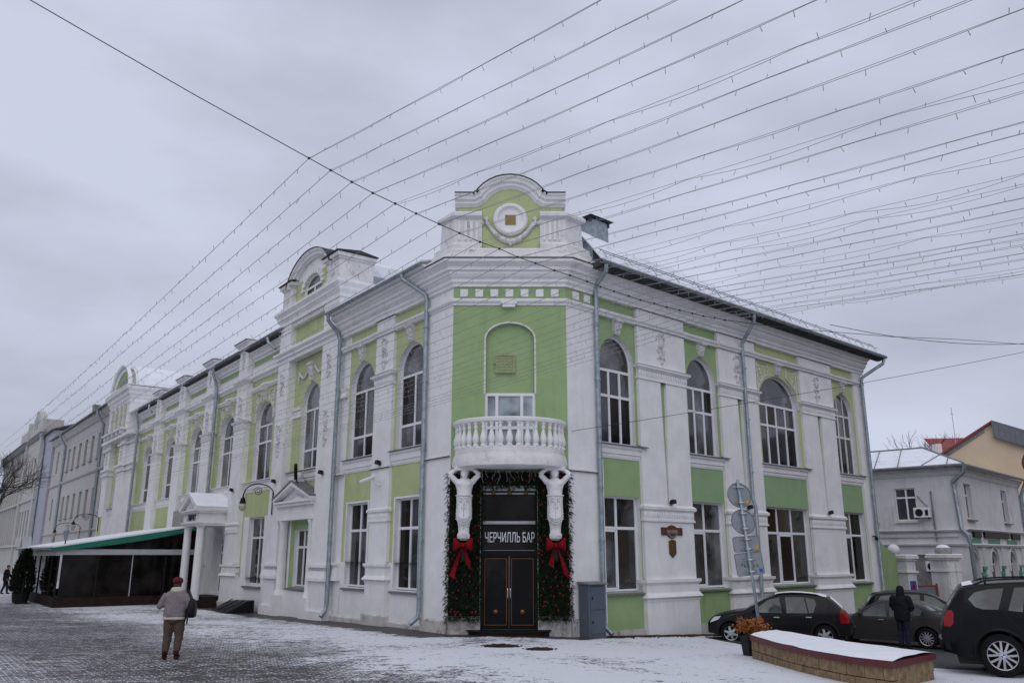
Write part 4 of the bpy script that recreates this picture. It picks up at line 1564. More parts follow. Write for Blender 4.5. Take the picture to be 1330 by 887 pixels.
# pale dangling twig lights under the balcony
mb = MB()
for _ in range(14):
    x, z = rnd.uniform(-.9, .75), 4.62
    p = FC.p(x, rnd.uniform(.3, .8), z)
    pts = [p]
    for k in range(rnd.randint(3, 6)):
        p = p + Vector((rnd.uniform(-.06, .06), rnd.uniform(-.03, .03), -rnd.uniform(.04, .10)))
        pts.append(p)
    mb.tube(pts, .0042, 4)
struct(tag(mb.build('icicle_lights', 'fascia', None), 'tangle of thin pale icicle lights dangling under the balcony above the bar door', 'string lights'), 'stuff')

# ---------------- tower with the arched gable on the left facade
white, green, rev = MB(), MB(), MB()
TW0, TW1 = 8.2, 14.45
to, tw = 0.15, -0.2
wall_open(white, rev, FL, 9.6, 13.25, ZG, .8, tw + .16, [], .2)
green_p = MB()
# portal zone
wall_open(green_p, rev, FL, 10.0, 12.6, .8, 4.2, tw, [(10.45, 12.15, .95, 3.2, 3.2)], .2)
FL.rect(white, 9.6, 10.0, .8, 5.1, tw); FL.rect(white, 12.6, 13.25, .8, 5.1, tw)
wall_open(green, rev, FL, 9.6, 13.25, 4.2, 10.6, tw, [(10.36, 12.22, 5.6, 8.3, 9.25)], .22)
green.build('wall', 'green_pale', B)
green_p.build('wall', 'green_mid', B)
mb = MB()
FL.rect(mb, 9.6, 13.25, 10.9, 12.3, tw + .1)
mb.build('tower_panel', 'green_pale', B)
for a, b in ((8.2, 9.65), (13.2, 14.45)):
    FL.box(white, a, b, tw - .1, to, ZG, 12.25)
    pl_ = MB()
    for z0, z1, pr in ((.0, .18, .10), (1.25, 1.36, .12), (1.36, 1.62, .06), (1.74, 1.84, .11)):
        FL.box(pl_, a - pr, b + pr, tw, to + pr, z0, z1)
    slope_band(pl_, FL, a, b, to, 1.36, 1.62, .12, .05)
    FL.box(pl_, a - .1, b + .1, tw, to + .1, ZG, .0)
    pl_.build('pedestal_moulding', 'white', B)
    cartouche(B, FL, (a + b) / 2, to, 7.0, 1.5, .34)
    cartouche(B, FL, (a + b) / 2, to, 9.5, 1.0, .38)
white.build('tower_wall', 'white', B)
rev.build('window_reveal', 'white', B)
sill_set(B, FL, 9.7, 13.2, tw, 5.1, 5.56, m='tin')
window(B, FL, 10.36, 12.22, 5.64, 8.3, 9.25, tw - .2, [.5], [6.42, 8.12])
window(B, FL, 10.45, 12.15, .98, 3.2, 3.2, tw - .18, [.62], [2.5])
s_ = MB()
FL.mould(s_, 10.4, 12.3, [(tw - .2, .98), (tw + .22, .90), (tw + .22, .84), (tw - .2, .9)])
s_.build('window_sill', 'tin', B)
# small capitals between pier and window at arch spring
mb = MB()
for a, b in ((9.66, 10.3), (12.28, 13.18)):
    FL.box(mb, a, b, tw - .05, tw + .05, 7.9, 8.0); FL.box(mb, a, b, tw - .05, tw + .03, 8.0, 8.22); FL.box(mb, a, b, tw - .05, tw + .1, 8.22, 8.34)
mb.build('impost_band', 'white', B)
# bust keystone with swags
keystone(B, FL, 11.3, tw, 9.3, 10.1, .14, .26)
for sg in (-1, 1):
    mb = MB()
    for k in range(3):
        mb.tube([FL.p(11.3 + sg * (.3 + 1.0 * i / 10), tw + .05, 9.95 - k * .05 - (.36 - .07 * k) * math.sin(math.pi * i / 10) - .1 * i / 10) for i in range(11)], .045, 6)
    mb.tube([FL.p(11.3 + sg * 1.35, tw + .05, 9.9), FL.p(11.3 + sg * 1.38, tw + .06, 9.4)], [.05, .03], 6)
    mb.build('swag_relief', 'relief', B, smooth=60)
# portal: columns, entablature, pediment
for c in (9.95, 12.9):
    mb = MB()
    mb.lathe([(.24, .62), (.24, .72), (.2, .78), (.185, .86), (.165, 3.4), (.2, 3.46), (.21, 3.56)], FL.p(c, tw + .2, 0), 16)
    FL.box(mb, c - .3, c + .3, tw - .1, tw + .46, ZG, .62)
    mb.build('portal_column', 'white', B, smooth=40)
mb = MB()
FL.box(mb, 9.6, 13.25, tw, tw + .42, 3.56, 3.72); FL.box(mb, 9.66, 13.2, tw, tw + .36, 3.72, 4.12); FL.box(mb, 9.58, 13.28, tw, tw + .5, 4.12, 4.24); FL.box(mb, 9.52, 13.34, tw, tw + .58, 4.24, 4.32)
mb.build('portal_entablature', 'white', B)
mb = MB()
ax, az = 11.43, 5.02
FL.prism(mb, [(9.7, 4.32), (13.16, 4.32), (ax, az - .12)], tw, tw + .32)
for e in (9.5, 13.36):
    FL.prism(mb, [(e, 4.32), (e, 4.42), (ax, az + .06), (ax, az - .10)], tw, tw + .6)
pd = mb.build('portal_pediment', 'white', B)
mb = MB()
for e in (9.46, 13.4):
    FL.prism(mb, [(e, 4.43), (e, 4.47), (ax, az + .11), (ax, az + .07)], tw, tw + .64)
mb.build('pediment_flashing', 'tin', pd)
mb = MB()
for i in range(9):
    mb.ell(FL.p(11.43 + (i - 4) * .17, tw + .33, 4.46 + .10 * (1 - abs(i - 4) / 4) * 2 * .6), (.07, .04, .07), 6, 4)
FL.box(mb, ax - .18, ax + .18, tw + .1, tw + .5, az + .06, az + .18)
mb.ell(FL.p(ax, tw + .3, az + .3), (.17, .15, .16), 8, 6)
mb.build('pediment_relief', 'relief', pd)
# string, dentils, upper cornice wrap front and right side
def tw_wrap(mb, prof, a=TW0, b=TW1, depth=1.0):
    rings = []
    for k, (s_, dd) in enumerate(((a, -1), (a, 0), (b, 0), (b, -1))):
        ring = []
        for o, z in prof:
            if k == 0: ring.append(FL.p(a - o + 0, to - depth, z))
            elif k == 1: ring.append(FL.p(a - o, to + o, z))
            elif k == 2: ring.append(FL.p(b + o, to + o, z))
            else: ring.append(FL.p(b + o, to - depth, z))
        rings.append(ring)
    mb.loft(rings)
mb = MB()
tw_wrap(mb, [(-.3, 10.45), (.03, 10.45), (.05, 10.58), (.12, 10.64), (.12, 10.74), (.22, 10.84), (.22, 10.92), (.04, 10.98), (-.3, 10.98)], depth=.4)
tw_wrap(mb, [(-.3, 12.2), (.05, 12.2), (.05, 12.36), (.16, 12.5), (.16, 12.62), (.28, 12.76), (.28, 12.87), (.06, 12.96), (-.3, 12.96)], depth=1.5)
FL.box(mb, 9.62, 13.22, tw, to - .02, 10.98, 11.12)
mb.build('tower_cornice', 'white', B)
mb = MB()
for i in range(17):
    s_ = 9.72 + i * .205
    FL.box(mb, s_, s_ + .11, tw + .05, to - .02, 12.0, 12.18)
for a, b in ((8.2, 9.65), (13.2, 14.45)):
    for r_ in range(2):
        for i in range(6):
            s_ = a + .06 + i * .235
            FL.box(mb, s_, s_ + .12, to - .02, to + .04, 11.78 + r_ * .2, 11.9 + r_ * .2)
mb.build('dentil_row', 'white', B)
# gable: tympanum with arched light, blocks, segmental hood
gt = MB()
rv = MB()
wl = MB()
wall_open(gt, rv, FL, 9.5, 13.3, 12.94, 14.02, to - .12, [(10.4, 12.2, 13.0, 13.4, 13.98)], .12)
gt.build('gable_wall', 'green_pale', B)
rv.build('window_reveal', 'white', B)
window(B, FL, 10.4, 12.2, 13.02, 13.4, 13.98, to - .22, [.5], [13.5])
mb = MB()
for i in range(11):
    a0, a1 = math.pi * i / 11 + .03, math.pi * (i + 1) / 11 - .03
    c = 11.3
    FL.prism(mb, [(c + .92 * math.cos(a0), 13.4 + .61 * math.sin(a0)), (c + 1.18 * math.cos(a0), 13.4 + .86 * math.sin(a0)), (c + 1.18 * math.cos(a1), 13.4 + .86 * math.sin(a1)), (c + .92 * math.cos(a1), 13.4 + .61 * math.sin(a1))], to - .16, to - .03)
mb.build('voussoir_ring', 'white', B)
for a, b in ((8.35, 9.55), (13.2, 14.3)):
    mb = MB()
    dp = 1.5 if a < 9 else .8
    FL.box(mb, a, b, to - dp, to + .05, 12.94, 13.86)
    FL.box(mb, a - .06, b + .06, to - dp, to + .11, 13.86, 13.95); FL.box(mb, a - .14, b + .14, to - dp - .05, to + .2, 13.95, 14.1)
    FL.box(mb, a - .05, b + .05, to - dp, to + .12, 12.94, 13.06)
    k = mb.build('gable_block', 'white_worn', B)
    r2 = MB()
    mtL = Matrix(((FL.D.x, 0, FL.N.x), (FL.D.y, 0, FL.N.y), (0, 1, 0)))
    r2.lathe([(.20, 0), (.20, .03), (.16, .04), (.0, .02)], FL.p((a + b) / 2, to + .05, 13.45), 18, mtL)
    if a < 9:
        mtS = Matrix(((FL.N.x, 0, -FL.D.x), (FL.N.y, 0, -FL.D.y), (0, 1, 0)))
        r2.lathe([(.24, 0), (.24, .03), (.19, .04), (.0, .02)], FL.p(a, to - .65, 13.45), 18, mtS)
    r2.build('roundel', 'relief', k, smooth=40)
    cpm = MB()
    FL.mould(cpm, a - .2, b + .2, [(to - dp - .1, 14.12), (to + .27, 14.12), (to + .27, 14.15), (to - dp / 2, 14.28), (to - dp - .1, 14.15)])
    cpm.build('block_cap', 'soffit', k)
hood = [(11.3 + 2.12 * math.cos(R_(lerp(163, 17, i / 20))), 13.34 + 1.36 * math.sin(R_(lerp(163, 17, i / 20)))) for i in range(21)]
mb = MB()
sweep_sz(mb, FL, hood, [(0, -1.2), (0, to - .02), (.07, to + .03), (.07, to + .10), (.17, to + .12), (.22, to + .2), (.31, to + .22), (.31, -1.2)])
mb.build('gable_hood', 'white', B, smooth=35)
mb = MB()
sweep_sz(mb, FL, hood, [(.312, -1.3), (.312, to + .26), (.34, to + .26), (.34, -1.3)])
mb.build('hood_flashing', 'soffit', B, smooth=35)
fill = MB()
FL.prism(fill, [(9.35, 14.02)] + [q for q in hood if q[1] > 14.03] + [(13.25, 14.02)], to - .6, to - .125)
fill.build('gable_wall', 'white', B)
mb = MB()
FL.prism(mb, [(9.4, 13.3)] + [(x, z + .2) for x, z in hood[3:-3]] + [(13.2, 13.3)], -3.6, to - 1.2)
mb.build('dormer_roof', 'roofsnow', B)
mb = MB()
FL.box(mb, 8.4, 8.46, -4.2, to - 1.5, 11.4, 13.4)
for i in range(16):
    o2 = to - 1.55 - i * .16
    FL.box(mb, 8.385, 8.4, o2 - .05, o2, 11.4, 13.39)
mb.build('dormer_side', 'lilac', B)
# soot-black tin box at the foot of the side
# ---------------- long west wing
white, green, rev = MB(), MB(), MB()
wo = -0.15
cw = [16.6, 21.85, 27.25, 32.7, 38.2]
pc = [19.22, 24.55, 30.0, 35.45]
edges = [14.45] + [p for p in pc] + [41.1]
for i, c in enumerate(cw):
    s0, s1 = (edges[i] if i == 0 else edges[i] + .72), (edges[i + 1] - .72 if i < 4 else edges[i + 1])
    lo = (c - .98, c + .98)
    if i == 1:
        wall_open(white, rev, FL, s0, s1, ZG, 5.05, wo, [(c - .8, c + .8, .35, 2.7, 3.5)], .5)
    elif i in (2, 3, 4):
        wall_open(white, rev, FL, s0, s1, ZG, 5.05, wo, [], .2)
    else:
        wall_open(white, rev, FL, s0, s1, ZG, 1.2, wo, [(lo[0], lo[1], .9, 1.2, 1.2)], .24)
        wall_open(green, rev, FL, s0, s1, 1.2, 5.05, wo, [(lo[0], lo[1], 1.2, 3.85, 3.85)], .24)
        mm = MB()
        FL.rect(mm, s0, lo[0], 1.2, 3.9, wo + .004); FL.rect(mm, lo[1], s1 - .22, 1.2, 3.9, wo + .004)
        mm.build('window_margin', 'white', B)
        window(B, FL, lo[0], lo[1], .92, 3.85, 3.85, wo - .22, [.48], [2.95])
        s_ = MB()
        FL.mould(s_, lo[0] - .12, lo[1] + .12, [(wo - .2, .9), (wo + .12, .82), (wo + .12, .76), (wo - .2, .82)])
        s_.build('window_sill', 'tin', B)
    if i > 1:
        gp_ = MB()
        FL.rect(gp_, s0, s1, 3.6, 5.05, wo + .005)
        gp_.build('wall_panel', 'green_pale', B)
    wall_open(green, rev, FL, s0, s1, 5.05, 10.62, wo, [(c - 1.1, c + 1.1, 5.52, 8.22, 9.2)], .24)
    sill_set(B, FL, s0 + .1, s1 - .1, wo, 5.0, 5.5, m='white')
    window(B, FL, c - 1.1, c + 1.1, 5.54, 8.22, 9.2, wo - .22, [.5], [7.3, 8.1] if i < 3 else [6.4, 8.1], gm='glass')
    keystone(B, FL, c, wo, 9.24, 9.84, .12, .2)
    spandrels(B, FL, c - 1.1, c + 1.1, 8.3, 9.2, wo, 9.65)
    # hood string with raised centre
    mb = MB()
    FL.mould(mb, s0, s1, [(wo - .05, 9.84), (wo + .04, 9.84), (wo + .12, 9.95), (wo + .12, 10.02), (wo - .05, 10.05)])
    FL.mould(mb, c - .35, c + .35, [(wo - .05, 9.9), (wo + .08, 9.9), (wo + .17, 10.0), (wo + .17, 10.08), (wo - .05, 10.1)])
    mb.build('string_course', 'white', B)
    # attic storey
    mb = MB()
    FL.mould(mb, s0, s1, [(wo - .2, 10.40), (wo + .05, 10.40), (wo + .08, 10.48), (wo + .2, 10.56), (wo + .2, 10.64), (wo + .06, 10.68), (wo + .06, 11.05), (wo + .1, 11.10), (wo - .2, 11.12)])
    FL.mould(mb, s0, s1, [(wo - .2, 11.42), (wo + .04, 11.42), (wo + .06, 11.5), (wo + .16, 11.56), (wo + .16, 11.64), (wo + .3, 11.74), (wo + .32, 11.86), (wo - .2, 11.9)])
    mb.build('attic_cornice', 'white', B)
    mb = MB()
    FL.rect(mb, s0, s1, 11.1, 11.44, wo)
    mb.build('attic_panel', 'green_mid', B)
    mb = MB()
    FL.mould(mb, s0 - .1, s1 + .1, [(wo + .2, 11.88), (wo + .52, 11.92), (wo + .52, 12.0), (wo + .1, 12.02)])
    mb.build('gutter', 'soffit', B)
white.build('wall', 'white', B)
green.build('wall', 'green_pale', B)
rev.build('window_reveal', 'white', B)
for i, c in enumerate(pc):
    a, b = c - .74, c + .74
    pilaster(B, FL, a, b, .15, ZG, 10.62, ped=(1.15, 1.76), band=(3.2, 3.68), cap=(8.12, 8.58), plinth=.12, depth=.35)
    cartouche(B, FL, c, .15, 9.2, 1.15)
    mb = MB()
    FL.box(mb, a + .1, b - .1, -.2, .17, 10.62, 12.36)
    slope_band(mb, FL, a, b, .15, 10.35, 10.5, .03, .2)
    FL.box(mb, a - .2, b + .2, -.2, .35, 10.5, 10.6)
    slope_band(mb, FL, a + .1, b - .1, .17, 12.2, 12.42, .0, .22)
    FL.box(mb, a - .14, b + .14, -.3, .41, 12.42, 12.5)
    po = mb.build('attic_post', 'white', B)
    cp = MB()
    q = [FL.p(a - .2, -.5, 12.5), FL.p(b + .2, -.5, 12.5), FL.p(b + .2, .46, 12.5), FL.p(a - .2, .46, 12.5)]
    q2 = [p + Vector((0, 0, .03)) for p in q]
    ap_ = FL.p(c, 0, 12.78)
    cp.add(q + q2 + [ap_], [(0, 1, 2, 3), (0, 1, 5, 4), (1, 2, 6, 5), (2, 3, 7, 6), (3, 0, 4, 7), (4, 5, 8), (5, 6, 8), (6, 7, 8), (7, 4, 8)])
    cp.build('post_cap', 'tin', po)
    cartouche(B, FL, c, .17, 11.6, .8, .3)
pipe_run(B, [Lp(23.4, .42, 11.9), Lp(23.4, .42, 11.65), Lp(23.45, .14, 11.0), Lp(23.45, .12, 10.7), Lp(23.45, .12, 3.6)], .075, [Lp(23.45, .12, z) for z in (9.4, 7.4, 5.4)])
pipe_run(B, [Lp(15.4, .42, 11.95), Lp(15.3, .4, 11.7), Lp(14.9, .2, 11.35)], .075)
pipe_run(B, [Lp(40.4, .42, 11.9), Lp(40.4, .42, 11.65), Lp(40.45, .24, 11.0), Lp(40.45, .22, 10.7), Lp(40.45, .22, 3.6)], .08, [])
pipe_run(B, [Lp(37.0, .42, 11.9), Lp(36.9, .45, 11.6), Lp(36.4, .35, 11.3)], .07)
# arched entrance door under the portico
window(B, FL, 21.05, 22.65, .38, 2.7, 3.5, wo - .45, [.5], [1.25, 2.3, 2.7])
# white apron boards below the windows over the cafe
mb = MB()
FL.box(mb, 25.3, 29.2, .18, .24, 3.7, 4.6)
mb.build('weathered_board', 'conc', B)

# ---------------- far tower with lunette gable
TB0, TB1, tb = 43.0, 49.8, .4
white, green, rev = MB(), MB(), MB()
for a, b in ((TB0, 44.9), (48.1, TB1)):
    FL.box(white, a, b, -.4, tb, ZG, 10.5)
FL.box(white, 41.1, 43.0, -.3, .2, ZG, 10.5)
wall_open(green, rev, FL, 44.9, 48.1, 5.1, 10.5, 0.0, [(45.6, 47.5, 5.5, 8.3, 9.3)], .3)
wall_open(white, rev, FL, 44.9, 48.1, ZG, 5.1, 0.0, [], .3)
white.build('tower_wall', 'white', B)
green.build('wall', 'green_pale', B)
rev.build('window_reveal', 'white', B)
window(B, FL, 45.6, 47.5, 5.54, 8.3, 9.3, -.25, [.5], [6.4, 8.1])
sill_set(B, FL, 44.9, 48.1, 0, 5.0, 5.5)
mb = MB()
FL.rect(mb, 48.3, 49.6, 2.2, 5.0, tb + .005)
mb.build('wall_panel', 'green_pale', B)
mb = MB()
for a, b in ((41.1, 43.0), (TB0, 44.9), (48.1, TB1)):
    o2 = .2 if a < 42 else tb
    FL.box(mb, a - .1, b + .1, 0, o2 + .12, 8.0, 8.12); FL.box(mb, a - .06, b + .06, 0, o2 + .06, 8.12, 8.36); FL.box(mb, a - .16, b + .16, 0, o2 + .18, 8.36, 8.5)
    FL.box(mb, a - .12, b + .12, 0, o2 + .15, 9.9, 10.02)
FL.box(mb, 40.9, TB1 + .3, -.3, tb + .3, 10.42, 10.6)
for i in range(5):
    s_ = TB0 + .5 + i * 1.35
    FL.box(mb, s_, s_ + .35, tb, tb + .35, 10.7, 11.0)
    FL.box(mb, s_ + .05, s_ + .3, tb, tb + .2, 10.6, 10.7)
FL.box(mb, TB0 + .2, TB1 - .2, tb, tb + .45, 11.0, 11.12)
mb.build('tower_band', 'white', B)
cartouche(B, FL, 44, tb, 9.3, 1.0); cartouche(B, FL, 49, tb, 9.3, 1.0)
mb = MB()
FL.box(mb, TB0, TB1, -3.4, tb, 10.6, 13.3)
mb.build('tower_wall', 'white', B)
mb = MB()
FL.rect(mb, TB0 + .9, TB1 - .9, 11.2, 13.1, tb + .006)
mb.build('tower_panel', 'green_pale', B)
mb = MB()
for s_ in (44.2, 45.5, 46.9, 48.3):
    FL.box(mb, s_, s_ + .42, tb, tb + .12, 11.15, 13.2)
mb.build('panel_pilaster', 'relief', B)
mb = MB()
def tb_wrap(mb, prof):
    rings = []
    for k in range(4):
        ring = []
        for o, z in prof:
            ring.append([FL.p(TB0 - o, -3.4, z), FL.p(TB0 - o, tb + o, z), FL.p(TB1 + o, tb + o, z), FL.p(TB1 + o, -3.4, z)][k])
        rings.append(ring)
    mb.loft(rings)
tb_wrap(mb, [(-.4, 12.9), (.02, 12.9), (.06, 13.0), (.06, 13.1), (.0, 13.15), (-.4, 13.15)])
tb_wrap(mb, [(-.4, 13.3), (.05, 13.3), (.1, 13.5), (.22, 13.6), (.22, 13.78), (.4, 13.92), (.45, 14.1), (.2, 14.2), (-.4, 14.2)])
mb.build('tower_cornice', 'white', B)
mb = MB()
c = 46.4
lun = [(c + 2.9 * math.cos(math.pi * i / 18), 14.1 + 1.95 * math.sin(math.pi * i / 18)) for i in range(19)]
sweep_sz(mb, FL, lun[::-1], [(0, -2.8), (0, tb + .05), (-.12, tb + .05), (-.3, tb - .02), (-.3, -2.8)])
sweep_sz(mb, FL, lun[::-1], [(0, tb + .0), (0, tb + .18), (.14, tb + .25), (.18, tb + .25), (.18, tb)])
mb.build('lunette_hood', 'white', B, smooth=40)
mb = MB()
FL.prism(mb, lun, tb - .35, tb - .1)
mb.build('lunette_wall', 'green_mid', B)
mb = MB()
FL.prism(mb, [(c + 1.3 * math.cos(math.pi * i / 12), 14.25 + 1.0 * math.sin(math.pi * i / 12)) for i in range(13)], tb - .12, tb - .08)
mb.build('lunette_pane', 'glass_dk', B)
mb = MB()
FL.prism(mb, [(x, z + .19) for x, z in lun], -3.3, tb - .5)
tr = MB()
FL.mould(tr, TB0 - .4, TB1 + .4, [(-3.6, 14.2), (tb + .4, 14.2), (tb + .4, 14.25), (-3.6, 14.4)])
mb.build('tower_roof', 'roofsnow', B)
tr.build('tower_roof', 'roofsnow', B)

# ---------------- entrance portico on the west wing
PA, PB, PO = 20.05, 22.75, 1.5
mb = MB()
for s_ in (20.35, 22.4):
    c = MB()
    c.lathe([(.24, .0), (.24, .08), (.20, .12), (.20, .2), (.17, 3.44), (.21, 3.48), (.23, 3.56)], FL.p(s_, PO - .28, 0), 18)
    c.build('portico_column', 'white', B, smooth=40)
FL.box(mb, PA, PB, wo, PO - .06, 3.56, 3.66); FL.box(mb, PA - .06, PB + .06, wo, PO, 3.66, 3.74)
FL.box(mb, PA + .04, PB - .04, wo, PO - .1, 3.74, 4.16); FL.box(mb, PA - .08, PB + .08, wo, PO + .04, 4.16, 4.24); FL.box(mb, PA - .14, PB + .14, wo, PO + .1, 4.24, 4.30)
po = mb.build('portico', 'white', B)
mb = MB()
pc_ = (PA + PB) / 2
FL.prism(mb, [(PA + .3, 4.3), (PB - .3, 4.3), (pc_, 4.96)], PO - .5, PO - .06)
for e, sg in ((PA - .16, 1), (PB + .16, -1)):
    FL.prism(mb, [(e, 4.3), (e, 4.42), (pc_, 5.12), (pc_, 4.98), (e + sg * .25, 4.3)], wo, PO + .12)
mb.build('pediment', 'white', po)
mb = MB()
FL.prism(mb, [(pc_ - .4, 4.42), (pc_ + .4, 4.42), (pc_, 4.72)], PO - .07, PO - .04)
for i in range(5):
    mb.ell(FL.p(pc_ + (i - 2) * .12, PO - .03, 4.47 + .04 * (2 - abs(i - 2))), (.05, .03, .05), 6, 4)
mb.build('pediment_relief', 'relief', po)
mb = MB()
for e in (PA - .18, PB + .18):
    FL.prism(mb, [(e, 4.425), (e, 4.47), (pc_, 5.17), (pc_, 5.125)], wo, PO + .14)
mb.build('portico_roof', 'snow', po)
lettering('ПИРИТ', 'sign_lettering', 'wire', FL, 20.62, 21.95, 3.80, 4.10, PO - .1, po, flip=True, ext=.02, bold=.02)
mb = MB()
FL.box(mb, 19.95, 22.95, wo, 2.0, -.4, -.02); FL.box(mb, 20.05, 22.95, wo, 1.55, -.02, .14); FL.box(mb, 20.15, 22.85, wo, .9, .14, .28)
mb.build('portico_step', 'cafe_dark', B)

# ---------------- covered basement hatch at the wall
hb = thing('basement_hatch', 'low black tarpaulin-covered basement hatch on the paving between portico and tower', 'hatch', FL.p(16.6, .8, -.2))
mb = MB()
prf = [(.18, -.25), (1.35, -.25), (1.35, -.12), (1.0, .06), (.5, .30), (.18, .34)]
mb.prism([FL.p(15.2, o, z - .02) for o, z in prf], [FL.p(17.7, o * .9, z - .1) for o, z in prf])
mb.build('hatch_cover', 'bagblack', hb, bevel=.03)
mb = MB()
for i in range(3):
    s_ = 15.6 + i * .75
    mb.tube([FL.p(s_, 1.36, -.1), FL.p(s_, 1.0, .07), FL.p(s_, .5, .30)], .02, 5)
mb.build('hatch_rib', 'black', hb)

# ---------------- glazed cafe pavilion
cf = thing('cafe_pavilion', 'dark glazed summer cafe pavilion with white fascia and green awning beside the portico', 'pavilion', FL.p(29, 3.4, -.2))
c0, c1, cd = 24.0, 35.5, 6.6
mb = MB()
for o_2 in (cd,):
    FL.box(mb, c0, c1, cd - .12, cd, -.35, .28)
FL.box(mb, c0 - .02, c0 + .10, .1, cd - .12, -.35, .24)
FL.box(mb, c1 - .1, c1, .1, cd - .12, -.35, .28)
FL.box(mb, c0 + .1, c1 - .1, .1, cd - .12, -.3, -.1)
mb.build('base_board', 'cafe_dark', cf)
mb = MB()
FL.box(mb, c0 - .12, c1 + 2.2, cd - .06, cd + .14, 2.16, 2.46)
FL.box(mb, c0 - .14, c0 + .05, .1, cd - .06, 2.20, 2.46)
mb.build('fascia_beam', 'fascia', cf)
nS = 4
for i in range(nS):
    g = MB()
    x0, x1 = .15 + (cd - .3) * i / nS, .15 + (cd - .3) * (i + 1) / nS
    g.poly([FL.p(c0 + .03, x0 + .02, .24), FL.p(c0 + .03, x1 - .02, .24), FL.p(c0 + .03, x1 - .02, 2.2), FL.p(c0 + .03, x0 + .02, 2.2)])
    g.build('glass_panel', 'glass_dk', cf)
for i in range(6):
    g = MB()
    x0, x1 = c0 + (c1 - c0) * i / 6, c0 + (c1 - c0) * (i + 1) / 6
    g.poly([FL.p(x0 + .03, cd - .05, .28), FL.p(x1 - .03, cd - .05, .28), FL.p(x1 - .03, cd - .05, 2.16), FL.p(x0 + .03, cd - .05, 2.16)])
    g.build('glass_panel', 'glass_dk', cf)
for o_2 in (.15, 1.72, 3.3, 4.87, cd - .05):
    m_ = MB()
    FL.box(m_, c0 - .005, c0 + .05, o_2 - .022, o_2 + .022, .24, 2.2)
    m_.build('glazing_post', 'plastic' if o_2 not in (3.3,) else 'fascia', cf)
for i in range(7):
    m_ = MB()
    x0 = c0 + (c1 - c0) * i / 6
    FL.box(m_, x0 - .03, x0 + .03, cd - .07, cd - .01, .28, 2.16)
    m_.build('glazing_post', 'plastic', cf)
m_ = MB()
FL.box(m_, c1 + 1.9, c1 + 2.04, cd - .1, cd + .04, -.25, 2.2)
m_.build('corner_post', 'fascia', cf)
# lean-to roof: low at the front, high at the wall
g = MB()
g.poly([FL.p(c0 + .02, .1, 2.44), FL.p(c0 + .02, cd - .1, 2.44), FL.p(c0 + .02, .1, 3.52)])
g.build('gable_panel', 'glass_dk', cf)
mb = MB()
q = [FL.p(c0 - .25, .0, 3.62), FL.p(c0 - .25, cd + .3, 2.47), FL.p(c1 + 2.2, cd + .3, 2.47), FL.p(c1 + 2.2, 0, 3.62)]
mb.prism(q, [p + Vector((0, 0, .06)) for p in q])
mb.build('awning_roof', 'awning', cf)
mb = MB()
n_ = 14
for i in range(n_):
    t0, t1 = i / n_, (i + 1) / n_
    dz = .10 + .14 * math.sin(math.pi * t0)
    dz1 = .10 + .14 * math.sin(math.pi * t1)
    a, b = lerp(3.62, 2.47, t0), lerp(3.62, 2.47, t1)
    FLp = FL.p
    mb.prism([FLp(c0 - .26, (cd + .3) * t0, a + .01), FLp(c0 - .26, (cd + .3) * t1, b + .01), FLp(c0 - .26, (cd + .3) * t1, b - dz1), FLp(c0 - .26, (cd + .3) * t0, a - dz)],
             [FLp(c0 - .24, (cd + .3) * t0, a + .01), FLp(c0 - .24, (cd + .3) * t1, b + .01), FLp(c0 - .24, (cd + .3) * t1, b - dz1), FLp(c0 - .24, (cd + .3) * t0, a - dz)])
mb.build('awning_valance', 'awning', cf)
mb = MB()
q = [FL.p(c0 - .22, .0, 3.685), FL.p(c0 - .22, cd + .27, 2.535), FL.p(c1 + 2.2, cd + .27, 2.535), FL.p(c1 + 2.2, 0, 3.685)]
mb.prism(q, [p + Vector((0, 0, .07)) for p in q])
mb.build('roof_snow', 'snow', cf)
mb = MB()      # raised little porch gable at the far end of the fascia
FL.prism(mb, [(c1 + .2, 2.47), (c1 + .9, 3.25), (c1 + 1.05, 3.25), (c1 + 1.7, 2.47)], cd - .3, cd + .18)
mb.build('porch_gable', 'fascia', cf)
mb = MB()
FL.box(mb, c1 + 1.86, c1 + 2.06, cd + .04, cd + .14, 1.1, 1.5)
mb.build('menu_box', 'signback', cf)
# brown interior: tables and chairs read as dim shapes behind the glass
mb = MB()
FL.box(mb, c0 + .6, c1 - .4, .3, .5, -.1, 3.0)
mb.build('inner_wall', 'cafe_dark', cf)

